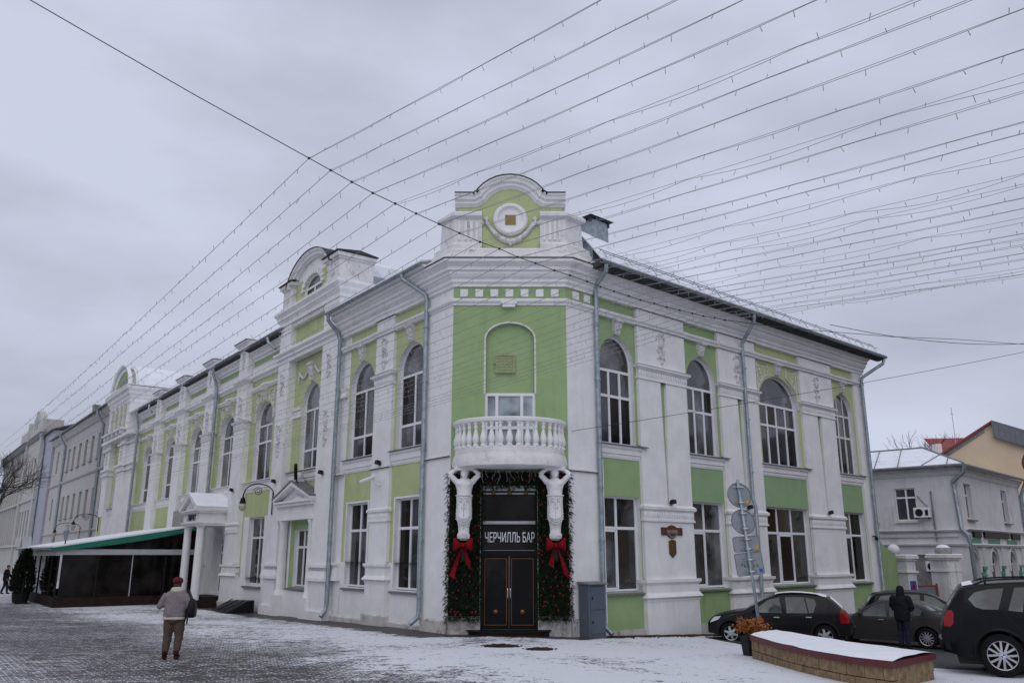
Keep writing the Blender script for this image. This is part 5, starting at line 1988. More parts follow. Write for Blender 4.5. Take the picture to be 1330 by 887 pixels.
# ---------------- thujas in tubs at the cafe corner
def thuja(s_, o_2, h, r, label, seed):
    p = FL.p(s_, o_2, 0)
    z0 = g_h(p.x, p.y)
    t = thing('potted_thuja', label, 'shrub', (p.x, p.y, z0), 0, 'potted thujas at the cafe corner')
    mb = MB()
    mb.lathe([(.28, -.02), (.36, .5), (.38, .52), (.33, .52), (.33, .46), (0, .46)], (0, 0, 0), 14)
    local(mb.build('tub', 'plastic', None), t)
    rr = random.Random(seed)
    mb = MB()
    mb.tube([(0, 0, .4), (0, 0, h * .8)], [.05, .02], 6)
    local(mb.build('trunk', 'bark', None), t)
    mb = MB()
    for _ in range(1500):
        z = rr.uniform(.5, h)
        k = (z - .5) / (h - .5)
        R = r * (math.sin(math.pi * min(1, k * .8 + .22)) ** .7) * (1 - k * .55) + .05
        a = rr.uniform(0, 6.28)
        q = Vector((R * math.cos(a), R * math.sin(a), z)) * 1
        q.x *= rr.uniform(.55, 1.1); q.y *= rr.uniform(.55, 1.1)
        d = Vector((math.cos(a) * .6, math.sin(a) * .6, rr.uniform(.3, 1.3))).normalized() * rr.uniform(.12, .26)
        sd = d.cross(Vector((rr.uniform(-1, 1), rr.uniform(-1, 1), rr.uniform(-1, 1)))).normalized() * .035
        mb.add([q, q + d * .5 + sd, q + d, q + d * .5 - sd], [(0, 1, 2, 3)])
    f = local(mb.build('foliage', 'needle2', None), t)
    return t
thuja(28.9, 7.3, 2.6, .5, 'taller dark thuja in a tub in front of the cafe corner post', 3)
thuja(30.3, 7.25, 2.5, .5, 'bushy dark thuja in a tub at the far end of the cafe', 4)

# ---------------- wall lamps on scrolled brackets
def wall_lamp(fr, s_, o0, z, reach, label, globe=True, along=0.0):
    """bracket rises from the wall, arches out and carries a hanging lantern"""
    base = fr.p(s_, o0, z)
    t = thing('wall_lamp', label, 'lamp', base, 0, 'scrolled wall lamps along the facade')
    dirv = (fr.N + fr.D * along).normalized()
    q = lambda o, dz: base + dirv * o + Vector((0, 0, dz))
    mb = MB()
    mb.tube([q(.03, -.7), q(.03, .25)], .025, 6)
    pts = [q(.03, .1)] + [q(reach * (.5 - .5 * math.cos(math.pi * i / 12)), .15 + .45 * math.sin(math.pi * i / 12)) for i in range(13)]
    mb.tube(pts[:12] + [q(reach, .12)], .024, 6)
    sp = []
    for i in range(22):
        a = i / 21 * 4.2 * math.pi
        rr = .2 * (1 - i / 24)
        sp.append(q(reach * .52 + rr * math.cos(a), .28 + rr * math.sin(a)))
    mb.tube(sp, .014, 5)
    mb.build('bracket', 'black', t)
    mb = MB()
    mb.lathe([(.025, .14), (.035, .04), (.09, -.02), (.12, -.16), (.155, -.21), (.13, -.22)], q(reach, 0), 14)
    mb.build('lamp_cap', 'black', t, smooth=40)
    mb = MB()
    if globe:
        mb.lathe([(.11, -.22), (.155, -.30), (.16, -.38), (.12, -.48), (.05, -.54), (0, -.55)], q(reach, 0), 16)
    else:
        mb.lathe([(.2, -.26), (.12, -.62), (.05, -.66), (0, -.66)], q(reach, 0), 6)
    mb.build('lamp_globe', 'lampglass', t, smooth=globe)
    return t
wall_lamp(FL, 13.9, .17, 4.55, 1.25, 'black scrolled wall lamp with frosted globe left of the pedimented tower window', True, 0.5)
wall_lamp(FL, 49.0, .42, 4.6, 1.7, 'scrolled lantern bracket on the far tower above the cafe roof', False, .2)
wall_lamp(FL, 58.0, .12, 4.2, 1.9, 'scrolled lantern bracket on the cream building above the cafe', False, 0)
lp = FL.p(24.6, 6.3, 2.55)
t = thing('lantern', 'small upright lantern standing on the corner of the cafe roof', 'lantern', lp)
mb = MB()
mb.tube([lp, lp + Vector((0, 0, .35))], .03, 6)
mb.build('post', 'black', t)
mb = MB()
mb.lathe([(.07, .35), (.17, .75), (.02, .95), (0, 1.0)], lp, 6)
mb.build('lamp_shade', 'signback', t)

# ---------------- cream three-storey building farther along the street
fb = thing('cream_building', 'long plain cream three-storey building with narrow windows beyond the tower', 'building', FL.p(66, 0, 0))
fwall, frev = MB(), MB()
def win_row(z0, z1, cols, wd):
    return [(c, z0, z1, wd) for c in cols]
upc = [50.9 - .0, 55.1, 58.0, 60.9, 63.9, 66.9, 69.6]
bounds = [50.0, 53.2, 56.6, 59.5, 62.4, 65.4, 68.3, 72.8]
for i, c in enumerate(upc):
    ops = []
    wd = .62
    if i == 0:
        c = 51.6
    ops.append((c - wd, c + wd, 5.5, 7.6, 7.6))
    ops.append((c - wd, c + wd, 10.05, 12.2, 12.2))
    wall_open(fwall, frev, FL, bounds[i], bounds[i + 1], ZG, 13.5, 0, ops, .35)
    for z0, z1 in ((5.5, 7.6), (10.05, 12.2)):
        window(fb, FL, c - wd, c + wd, z0, z1, z1, -.3, [.5], [lerp(z0, z1, .68)], fm='fascia')
        s_ = MB()
        FL.mould(s_, c - wd - .1, c + wd + .1, [(-.3, z0 + .02), (.14, z0 - .05), (.14, z0 - .1), (-.3, z0 - .02)])
        s_.build('window_sill', 'tin', fb)
wall_open(fwall, frev, FL, 72.8, 79.3, ZG, 13.5, 0, [(75.7, 76.7, 5.5, 7.7, 7.7), (75.7, 76.7, 10.3, 12.5, 12.5)], .35)
for z0, z1 in ((5.5, 7.7), (10.3, 12.5)):
    window(fb, FL, 75.7, 76.7, z0, z1, z1, -.3, [.5], [lerp(z0, z1, .7)], fm='fascia')
fwall.build('wall', 'farwall', fb)
frev.build('window_reveal', 'farwall', fb)
mb = MB()
FL.mould(mb, 49.9, 79.3, [(-.1, 8.9), (.1, 8.9), (.18, 9.0), (.18, 9.08), (-.1, 9.14)])
FL.mould(mb, 49.9, 79.3, [(-.1, 4.1), (.1, 4.1), (.14, 4.2), (-.1, 4.3)])
FL.mould(mb, 49.9, 79.3, [(-.1, 13.3), (.1, 13.3), (.4, 13.65), (.45, 13.85), (-.1, 13.85)])
mb.build('cornice', 'farwall', fb)
mb = MB()
q = [FL.p(49.9, .7, 13.86), FL.p(79.3, .7, 13.86), FL.p(79.3, -4, 15.4), FL.p(49.9, -4, 15.4)]
mb.prism(q, [p + Vector((0, 0, .1)) for p in q])
mb.build('roof', 'tin', fb)
for s_ in (53.6, 71.6):
    pipe_run(fb, [Lp(s_, .72, 13.8), Lp(s_, .6, 13.4), Lp(s_, .14, 12.7), Lp(s_, .14, .3)], .12)
mb = MB()
FL.box(mb, 60.2, 60.9, -.6, -.1, 14.1, 15.3)
mb.build('roof_vent', 'tin', fb)

# ---------------- last building in the row with stepped gable
gb_ = thing('gabled_building', 'far grey building with small stepped gable and lilac side wall', 'building', FL.p(100, 0, 0))
mb = MB()
FL.box(mb, 79.3, 85.6, -6, .25, ZG, 15.2)
mb.build('side_wing', 'lilac', gb_)
fw2, fr2 = MB(), MB()
for (a, b, top, cols) in ((85.6, 99.5, 16.2, (87.9, 90.1, 92.5, 94.9, 97.2)), (99.5, 124, 15.6, (101.2, 103.6, 106, 108.4, 110.8, 113.2, 115.6, 118, 120.4, 122.6))):
    bd = [a] + [(cols[i] + cols[i + 1]) / 2 for i in range(len(cols) - 1)] + [b]
    for i, c in enumerate(cols):
        wall_open(fw2, fr2, FL, bd[i], bd[i + 1], ZG, top, .4 if a < 90 else .1, [(c - .62, c + .62, 4.2, 7.2, 7.2), (c - .62, c + .62, 9.5, 12.6, 13.2)], .4)
        oo = .4 if a < 90 else .1
        window(gb_, FL, c - .62, c + .62, 4.2, 7.2, 7.2, oo - .35, [.5], [6.2], fm='fascia')
        window(gb_, FL, c - .62, c + .62, 9.5, 12.6, 13.2, oo - .35, [.5], [12.4], fm='fascia')
mb = MB()
for k in range(12):
    s_ = 99.9 + k * 2.4 if k else 99.6
    if s_ < 124: FL.box(mb, s_, s_ + .5, 0, .32, 3.4, 15.2)
FL.box(mb, 99.5, 124, 0, .42, 3.1, 3.4); FL.box(mb, 99.5, 124, 0, .42, 8.2, 8.5); FL.box(mb, 85.6, 99.5, .3, .62, 8.2, 8.5); FL.box(mb, 85.6, 99.5, .3, .62, 3.1, 3.4)
mb.build('pilaster_strip', 'farwall', gb_)
fw2.build('wall', 'farwall', gb_)
fr2.build('window_reveal', 'farwall', gb_)
mb = MB()
FL.prism(mb, [(86.5, 16.2), (98.7, 16.2), (98.7, 16.9), (96.8, 17.1), (95.8, 18.2), (93.5, 19.2), (91.0, 18.4), (89.6, 17.2), (86.5, 17.0)], -.3, .45)
mb.build('gable', 'farwall', gb_)
mb = MB()
FL.prism(mb, [(92.2, 16.9), (94.8, 16.9), (94.8, 17.9), (93.5, 18.5), (92.2, 17.9)], .45, .47)
mb.build('gable_pane', 'glass_dk', gb_)
mb = MB()
for a, b in ((86.2, 87.4), (98.2, 99.2)):
    FL.box(mb, a, b, -1.5, .6, ZG + 1, 17.3 if a < 90 else 18.2)
FL.box(mb, 110, 116, -2.5, -.5, 15.6, 18.6)
mb.build('gable_pier', 'farwall', gb_)
mb = MB()
FL.mould(mb, 85.6, 124, [(-.1, 15.2), (.5, 15.3), (.8, 15.75), (-.1, 15.8)])
q = [FL.p(99, .9, 15.8), FL.p(124, .9, 15.8), FL.p(124, -4, 17.0), FL.p(99, -4, 17.0)]
mb.prism(q, [p + Vector((0, 0, .1)) for p in q])
q = [FL.p(79, .6, 15.2), FL.p(85.6, .6, 15.2), FL.p(85.6, -4, 16.8), FL.p(79, -4, 16.8)]
mb.prism(q, [p + Vector((0, 0, .1)) for p in q])
mb.build('roof', 'tin', gb_)
for s_ in (84.8, 122.5):
    pipe_run(gb_, [Lp(s_, .9, 15.4), Lp(s_, .5, 14.6), Lp(s_, .4, 14), Lp(s_, .4, .5)], .16)
# pale row closing the street
cb = thing('pale_street_row', 'pale low row of buildings closing the far end of the street at left', 'building', FL.p(132, 6, 0))
mb = MB()
FL.box(mb, 126, 140, 1, 26, ZG, 7.5)
mb.build('wall', 'farwall', cb)
mb = MB()
q = [FL.p(125, 0, 7.5), FL.p(125, 27, 7.5), FL.p(133, 27, 10), FL.p(133, 0, 10)]
mb.prism(q, [p + Vector((0, 0, .15)) for p in q])
mb.build('roof', 'tin', cb)
for i in range(8):
    for z in (1.2, 4.4):
        wm = MB()
        o = 2 + i * 3
        wm.hexa([FL.p(125.9, o, z), FL.p(125.9, o + 1.1, z), FL.p(126.05, o + 1.1, z), FL.p(126.05, o, z), FL.p(125.9, o, z + 1.8), FL.p(125.9, o + 1.1, z + 1.8), FL.p(126.05, o + 1.1, z + 1.8), FL.p(126.05, o, z + 1.8)])
        wm.build('window', 'glass_dk', cb)

# ---------------- white two-storey house behind the gate
aH = R_(47)
HK = (23.5, 44.0)
HA = Fr(HK, (-math.sin(aH), math.cos(aH)), (-math.cos(aH), -math.sin(aH)))
HB = Fr(HK, (math.cos(aH), math.sin(aH)), (math.sin(aH), -math.cos(aH)))
hs = thing('white_house', 'white two-storey house with snowy hipped tin roof behind the gate', 'house', (*HK, -1.0))
w1, r1 = MB(), MB()
wall_open(w1, r1, HA, 0, 3.8, ZG, 6.5, 0, [(1.0, 3.2, -1.0, 2.2, 2.2), (2.2, 3.3, 3.95, 5.72, 5.72)], .22)
wall_open(w1, r1, HA, 3.8, 9.0, ZG, 6.5, 0, [(4.3, 5.4, 3.95, 5.72, 5.72)], .22)
w1.build('wall', 'house_white', hs)
w2 = MB()
wall_open(w2, r1, HB, 0, 5.9, 2.72, 6.5, 0, [(.85, 2.15, 4.05, 5.9, 5.9)], .28)
wall_open(w2, r1, HB, 5.9, 13, 2.72, 6.5, 0, [(8.4, 9.7, 4.05, 5.95, 5.95)], .28)
gthc = [(1.15, .72), (5.0, .78), (9.0, .8)]
bd = [0, 3.05, 7.0, 13]
for i, (c, hw_) in enumerate(gthc):
    wall_open(w2, r1, HB, bd[i], bd[i + 1], ZG, 2.72, 0, [(c - hw_, c + hw_, .2 if i != 1 else .9, 1.72, 2.38)], .3)
w2.build('wall', 'house_white', hs)
r1.build('window_reveal', 'house_white', hs)
for a, b in ((2.2, 3.3), (4.3, 5.4)):
    window(hs, HA, a, b, 4.0, 5.72, 5.72, -.14, [.47], [5.22])
    s_ = MB(); HA.mould(s_, a - .08, b + .08, [(-.2, 3.97), (.14, 3.93), (.14, 3.87), (-.2, 3.9)]); s_.build('window_sill', 'house_white', hs)
for a, b in ((.85, 2.15), (8.4, 9.7)):
    window(hs, HB, a, b, 4.07, 5.9, 5.9, -.22, [.6], [5.3], gm='glass2')
    s_ = MB(); HB.mould(s_, a - .08, b + .08, [(-.2, 4.07), (.16, 4.0), (.16, 3.93), (-.2, 3.97)]); s_.build('window_sill', 'tin', hs)
for i, (c, hw_) in enumerate(gthc):
    zb = .2 if i != 1 else .9
    window(hs, HB, c - hw_, c + hw_, zb, 1.72, 2.38, -.24, [], [1.68], fm='house_white', gm='glass')
    n_ = MB()
    n_.poly([HB.p(x, -.19, z) for x, z in arch_pts(c - hw_ + .07, c + hw_ - .07, 1.74, 2.31)])
    nb_ = n_.build('arch_board', 'navy', hs)
    e = MB()
    e.ell(HB.p(c + .05, -.18, 1.98), (.13, .05, .17), 10, 6)
    e.build('board_emblem', 'gold', nb_)
    k = MB()
    k.tube([HB.p(x, .03, z) for x, z in [(c - hw_ - .12, 1.3)] + [(c + (hw_ + .12) * math.cos(math.pi * (1 - j / 12)), 1.75 + .85 * math.sin(math.pi * j / 12)) for j in range(13)] + [(c + hw_ + .12, 1.3)]], .07, 5)
    k.build('arch_moulding', 'house_white', hs)
    tp = MB()
    HB.box(tp, c + hw_ + .3, c + hw_ + .85, .0, .06, -.3, 1.45); HB.box(tp, c + hw_ + .25, c + hw_ + .95, .0, .16, 1.45, 1.6); HB.box(tp, c + hw_ + .25, c + hw_ + .95, 0, .1, 1.1, 1.18)
    tp.build('side_panel', 'tealtrim', hs)
    fp_ = MB()
    HB.box(fp_, c - .75, c + 1.6, .0, .04, 2.80, 3.02)
    fp_.build('frieze_panel', 'tealtrim', hs)
mb = MB()
for x in (-.02, 2.65, 6.55, 11.2):
    HB.box(mb, x, x + .42, 0, .10, ZG, 2.66)
    HB.box(mb, x + .02, x + .40, 0, .08, 2.78, 3.4)
mb.build('pilaster', 'house_white', hs)
mb = MB()
HB.mould(mb, -.1, 13, [(-.1, 2.62), (.14, 2.62), (.2, 2.72), (.14, 2.78), (-.1, 2.8)])
HB.mould(mb, -.1, 13, [(-.1, 3.42), (.16, 3.42), (.24, 3.5), (-.1, 3.6)])
HA.mould(mb, -.1, 9, [(-.1, 2.66), (.12, 2.66), (.16, 2.75), (-.1, 2.8)])
HA.mould(mb, .3, 9, [(-.1, 3.1), (.08, 3.1), (.1, 3.18), (-.1, 3.2)])
HA.mould(mb, -.1, 9, [(-.1, 3.38), (.14, 3.38), (.2, 3.46), (-.1, 3.52)])
HA.mould(mb, -.1, 9, [(-.1, 6.3), (.05, 6.3), (.12, 6.45), (.12, 6.52), (.26, 6.62), (.26, 6.72), (-.1, 6.72)])
HB.mould(mb, -.1, 13, [(-.1, 6.3), (.05, 6.3), (.12, 6.45), (.12, 6.52), (.26, 6.62), (.26, 6.72), (-.1, 6.72)])
mb.build('cornice', 'house_white', hs)
sg_ = MB()
for a, b in ((1.3, 2.7), (3.35, 8.55), (9.3, 11.2)):
    HB.box(sg_, a, b, .0, .12, 3.10, 3.40)
sgo = sg_.build('sign_board', 'navy', hs)
mb = MB()
e0 = [HA.p(9.2, .5, 6.75), HA.p(-.5, .5, 6.75), HB.p(13.2, .5, 6.75)]
corner = HK
ce = Vector((HK[0], HK[1], 6.75)) + HA.N * .5 + HB.N * .5
apx = HA.p(2.6, -3.6, 8.15)
apx2 = HA.p(9.0, -3.6, 8.15)
apb = HB.p(13.2, -3.0, 8.0)
fA = [HA.p(9.2, .5, 6.75), ce, apx, apx2]
mb.prism(fA, [p + Vector((0, 0, .08)) for p in fA])
fB = [ce, HB.p(13.2, .5, 6.75), HB.p(13.2, -3.6, 7.7), apx]
mb.prism(fB, [p + Vector((0, 0, .08)) for p in fB])
rf = mb.build('roof', 'roofsnow', hs)
mb = MB()
for i in range(7):
    s_ = .3 + i * 1.25
    u = max(0, min(1, (s_) / 2.6))
    bot = HA.p(s_, .48, 6.86)
    tp = apx.lerp(apx2, max(0, (s_ - 1.6) / 6.4)) if s_ > 1.6 else ce.lerp(apx, .3 + .4 * u)
    mb.tube([bot, tp + Vector((0, 0, .1))], .03, 4)
mb.tube([ce + Vector((0, 0, .1)), apx + Vector((0, 0, .12)), apx2 + Vector((0, 0, .12))], .045, 5)
mb.build('roof_seam', 'tin', rf)
mb = MB()
mb.tube([HA.p(9, .52, 6.76), ce], .09, 8)
mb.tube([ce, HB.p(13.2, .52, 6.76)], .09, 8)
mb.build('gutter', 'tin', hs)
cp = lambda o, z: Vector((HK[0], HK[1], z)) + (HA.N + HB.N).normalized() * o
pipe_run(hs, [cp(.75, 6.7), cp(.7, 6.4), HA.p(.25, .15, 5.9), HA.p(.2, .12, 5.7), HA.p(.1, .12, 3.5), cp(.3, 3.2), HB.p(.1, .2, 2.4), HB.p(.12, .2, -.8)], .10)
pipe_run(hs, [HB.p(12.9, .5, 6.7), HB.p(12.8, .3, 6.2), HB.p(12.75, .14, 5.8), HB.p(12.75, .14, 3)], .10)
# dark carriage opening content
mb = MB()
HA.box(mb, 1.0, 3.2, -.6, -.2, -1, 2.2)
mb.build('passage_back', 'conc', hs)
mb = MB()
mb.tube([HA.p(1.4, .06, 5.5), HA.p(1.38, .06, 2.9)], .04, 6)
mb.build('conduit', 'tin', hs)
def ac_unit(fr, s_, z, label, g='air conditioner units on the white house'):
    t = thing('air_conditioner', label, 'air conditioner', fr.p(s_, .2, z), 0, g)
    mb = MB()
    fr.box(mb, s_, s_ + .82, .12, .42, z, z + .52)
    b_ = mb.build('casing', 'pvc', t, bevel=.015)
    mt2 = Matrix(((fr.D.x, 0, fr.N.x), (fr.D.y, 0, fr.N.y), (0, 1, 0)))
    m2 = MB()
    m2.lathe([(.20, 0), (.20, .012), (.0, .012)], fr.p(s_ + .54, .42, z + .26), 18, mt2)
    m2.build('fan_grille', 'plastic', t)
    m3 = MB()
    fr.box(m3, s_ + .08, s_ + .12, .0, .42, z - .05, z); fr.box(m3, s_ + .7, s_ + .74, .0, .42, z - .05, z)
    fr.box(m3, s_ + .08, s_ + .24, .421, .43, z + .1, z + .4)
    m3.build('wall_bracket', 'plastic', t)
    return t
ac_unit(HA, 1.45, 4.12, 'white air conditioner unit beside the upper window of the white house')
ac_unit(HA, 1.15, 1.35, 'air conditioner unit in the carriage opening between the gate pillars')
mb = MB()
mb.tube([HA.p(2.1, .1, 5.3), HA.p(1.8, .12, 4.9), HA.p(1.5, .2, 4.6)], .03, 5)
mb.build('refrigerant_pipe', 'tin', hs)

# ---------------- gate
def G_(u, v, y):
    f, p = 1073., R_(14.46)
    zc = -(v - 443.5)
    return ((u - 665) / (f * math.cos(p) - zc * math.sin(p)) * y, y)
gt = thing('yard_wall', 'short green yard wall with sloping top joining the corner building', 'wall', (17.5, 39.8, -1))
gx = [(16.45, 38.4), (18.45, 41.0)]
mb = MB()
dv = Vector((gx[1][0] - gx[0][0], gx[1][1] - gx[0][1], 0)).normalized()
nv_ = Vector((-dv.y, dv.x, 0)) * .25
a0, a1 = Vector((*gx[0], 0)), Vector((*gx[1], 0))
lp_ = [a0 + Vector((0, 0, -1.2)), a1 + Vector((0, 0, -1.2)), a1 + Vector((0, 0, 2.15)), a0.lerp(a1, .5) + Vector((0, 0, 2.45)), a0 + Vector((0, 0, 3.05))]
mb.prism(lp_, [p + nv_ for p in lp_])
mb.build('wall', 'green', gt)
mb = MB()
mb.tube([p + nv_ * .5 + Vector((0, 0, .03)) for p in lp_[2:]], .1, 5)
mb.build('coping', 'tin', gt)
def pillar(x, y, wd, z0, z1, label, m='house_white', ball=True):
    t = thing('gate_pillar', label, 'gate pillar', (x, y, z0), 0, 'pillars of the yard gate')
    F2 = Fr((x, y), (.9, .44), (.44, -.9))
    mb = MB()
    F2.box(mb, -wd, wd, -wd, wd, z0, z1)
    b_ = mb.build('shaft', m, t)
    mb = MB()
    F2.box(mb, -wd - .08, wd + .08, -wd - .08, wd + .08, z1 - .55, z1 - .47)
    F2.box(mb, -wd - .06, wd + .06, -wd - .06, wd + .06, z1, z1 + .10); F2.box(mb, -wd - .14, wd + .14, -wd - .14, wd + .14, z1 + .10, z1 + .22)
    mb.build('pillar_cap', 'white_worn', t)
    mb = MB()
    F2.box(mb, -wd - .12, wd + .12, -wd - .12, wd + .12, z1 + .22, z1 + .29)
    mb.build('cap_snow', 'snow', t, bevel=.03)
    if ball:
        mb = MB()
        mb.ell((x, y, z1 + .42), (.40, .40, .30), 14, 8)
        c_ = mb.build('ball_finial', 'conc', t, smooth=True)
        mb = MB()
        mb.ell((x, y, z1 + .52), (.34, .34, .23), 14, 8)
        mb.build('cap_snow', 'snow', t, smooth=True)
    return t, F2
p1, f1 = pillar(18.95, 41.2, .30, -1.2, 1.92, 'slim white gate pillar with a blue shield sign and snow cap', ball=False)
mb = MB()
f1.prism(mb, [(-.2, 1.0), (.2, 1.0), (.22, .5), (.1, .15), (0, .05), (-.1, .15), (-.22, .5)], .30, .32)
sh_ = mb.build('shield_sign', 'blue', p1)
mb = MB()
f1.prism(mb, [(-.08, .82), (.08, .82), (.1, .5), (0, .25), (-.1, .5)], .32, .33)
f1.box(mb, -.1, .1, .32, .33, .88, .93)
mb.build('shield_emblem', 'taillight', sh_)
lettering('26', 'house_number', 'wire', f1, -.14, .16, -.35, -.1, .302, p1, ext=.004)
p2, f2_ = pillar(21.45, 42.4, .47, -1.2, 1.95, 'broad peeling white gate pillar with rounded snow-capped finial')
mb = MB()
f2_.box(mb, -.42, .43, .47, .51, -.9, .50); f2_.box(mb, -.42, .04, .47, .53, .56, 1.80); f2_.box(mb, .08, .43, .47, .53, .56, 1.80)
mb.build('plank', 'white_worn', p2)
gl = thing('gate_leaf', 'plain grey metal gate leaf between the two white gate pillars', 'gate', (21, 41.9, -1))
mb = MB()
ga, gb2_ = Vector((19.4, 41.5, 0)), Vector((20.75, 42.1, 0))
q = [ga + Vector((0, 0, -1.0)), gb2_ + Vector((0, 0, -1.0)), gb2_ + Vector((0, 0, .75)), ga + Vector((0, 0, .75))]
mb.prism(q, [p + Vector((-.02, .06, 0)) for p in q])
mb.build('panel', 'greytin', gl)
mb = MB()
mb.tube([ga + Vector((0, 0, .75)), gb2_ + Vector((0, 0, .75))], .035, 6); mb.tube([gb2_ + Vector((0, -.05, -1)), gb2_ + Vector((0, -.05, .85))], .05, 6)
mb.build('gate_rail', 'redroof', gl)
pb_ = thing('pillar_ball', 'round stone ball on a post behind the green yard wall', 'finial', (19.2, 43.2, -1))
mb = MB()
mb.ell((19.35, 43.2, 2.42), (.30, .30, .30), 14, 9)
mb.tube([(19.35, 43.2, -1), (19.35, 43.2, 2.2)], .2, 8)
mb.build('ball', 'white_worn', pb_, smooth=40)
# ---------------- beige gabled building and red roof behind
bb = thing('beige_building', 'big beige gabled building with ribbed grey roof edge behind the white house', 'building', (40, 62, -1))
FB = Fr((30.2, 62), (.89, -.456), (-.456, -.89))
mb = MB()
gp = [(-2.5, ZG), (20, ZG), (20, 5.1), (5.2, 11.4), (.4, 8.45), (-2.5, 6.65)]
FB.prism(mb, gp, -12, 0)
mb.build('wall', 'beige', bb)
mb = MB()
def rake(a, b, o0, o1, th):
    FB.prism(mb, [(a[0], a[1]), (b[0], b[1]), (b[0], b[1] + th), (a[0], a[1] + th)], o0, o1)
rake((-2.6, 6.62), (5.2, 11.45), -12, .3, .16)
mb.build('verge_board', 'redroof', bb)
mb = MB()
rake((5.2, 10.4), (20, 4.04), .2, .42, 1.1)
for i in range(46):
    x = 5.3 + i * .32
    z = 10.4 - (x - 5.2) * .43
    FB.box(mb, x, x + .08, .42, .46, z + .02, z + 1.05)
rake((5.2, 11.5), (20, 5.14), -12, .44, .12)
mb.build('ribbed_fascia', 'greytin', bb, one=True)
mb = MB()
rake((-1.5, 6.95), (4.7, 10.8), 0, .05, .4)
mb.build('eroded_render', 'conc', bb)
mb = MB()
FB.mould(mb, 5.5, 20, [(-.1, 5.0), (.2, 5.0), (.3, 5.3), (-.1, 5.4)])
mb.build('band', 'white', bb)
mb = MB()
FB.mould(mb, 5.6, 20, [(0, 5.42), (.5, 5.42), (.5, 5.52), (0, 5.7)])
mb.build('ledge_roof', 'redroof', bb)
rb = thing('red_roofed_building', 'building with dark red tin roof peeping over the snowy white house roof', 'building', (38, 76, -1))
FD = Fr((40.0, 76), (.98, .2), (.2, -.98))
mb = MB()
FD.box(mb, 0, 14, -6, 0, ZG, 10.2)
mb.build('wall', 'white', rb)
mb = MB()
q = [FD.p(-.2, .4, 9.6), FD.p(15, .4, 10.4), FD.p(15, -4, 13.6), FD.p(.9, -4, 13.0)]
mb.prism(q, [p + Vector((0, 0, .12)) for p in q])
mb.build('roof', 'redroof', rb)
mb = MB()
FD.box(mb, -.3, .2, -1.6, -.9, 10, 12.2)
mb.build('chimney', 'white_worn', rb)
an = thing('antenna_mast', 'thin antenna mast rising above the red roof', 'antenna', (40.5, 76, 10))
mb = MB()
mb.tube([(41.4, 77, 10), (41.4, 77, 15.6)], .03, 5); mb.tube([(41.2, 77, 15.0), (41.6, 77, 15.0)], .02, 4)
mb.build('mast', 'fascia', an)

# ---------------- street objects by the corner
# grey electrical cabinet
ec = thing('electric_cabinet', 'grey two-door metal electrical cabinet against the corner beside the drainpipe', 'cabinet', FR.p(.55, .3, -.2))
mb = MB()
FR.box(mb, .28, .98, .06, .46, -.3, 1.36)
cb_ = mb.build('casing', 'cabinet', ec, bevel=.012)
mb = MB()
FR.mould(mb, .22, 1.04, [(.04, 1.37), (.54, 1.36), (.54, 1.39), (.04, 1.44)])
mb.build('cabinet_top', 'tin', ec)
for z0, z1 in ((.02, .64), (.68, 1.30)):
    mb = MB()
    FR.box(mb, .33, .93, .46, .478, z0, z1)
    d_ = mb.build('door', 'cabinet', ec)
    mb = MB()
    FR.box(mb, .38, .42, .478, .495, (z0 + z1) / 2 - .04, (z0 + z1) / 2 + .04)
    mb.build('door_lock', 'plastic', d_)

# plaques on the pilaster
pq = thing('name_plaque', 'dark brown horizontal plaque with rounded middle on the white pilaster between the windows', 'plaque', FR.p(4.84, .02, 2.92))
mb = MB()
FR.prism(mb, [(4.28, 2.83), (4.6, 2.83), (4.68, 2.76), (4.84, 2.72), (5.0, 2.76), (5.08, 2.83), (5.40, 2.83), (5.40, 3.08), (5.08, 3.08), (5.0, 3.13), (4.84, 3.16), (4.68, 3.13), (4.6, 3.08), (4.28, 3.08)], 0, .05)
mb.build('board', 'rustbrown', pq, bevel=.01)
mb = MB()
pts = [(4.62 + .44 * i / 10, 2.86 - .10 * math.sin(math.pi * i / 10)) for i in range(11)]
mb.tube([FR.p(x, .055, z) for x, z in pts], .014, 5)
mb.build('plaque_scroll', 'conc', pq)
mb = MB()
for i in range(7):      # worn raised letters, no longer legible
    x = 4.56 + i * .08
    FR.box(mb, x, x + .018, .05, .058, 2.89, 3.0)
    FR.box(mb, x + .036, x + .052, .05, .058, 2.89, 3.0)
    FR.box(mb, x + .018, x + .036, .05, .057, *((2.93, 2.95) if i % 3 else (2.98, 3.0)))
mb.build('worn_lettering', 'conc', pq)
sq_ = thing('heritage_shield', 'bronze shield-shaped heritage plate below the brown plaque', 'plaque', FR.p(4.84, .02, 2.45))
mb = MB()
FR.prism(mb, [(4.66, 2.24), (4.84, 2.10), (5.02, 2.24), (5.02, 2.64), (4.95, 2.67), (4.84, 2.685), (4.73, 2.67), (4.66, 2.64)], 0, .05)
mb.build('shield_plate', 'bronze', sq_, bevel=.012)

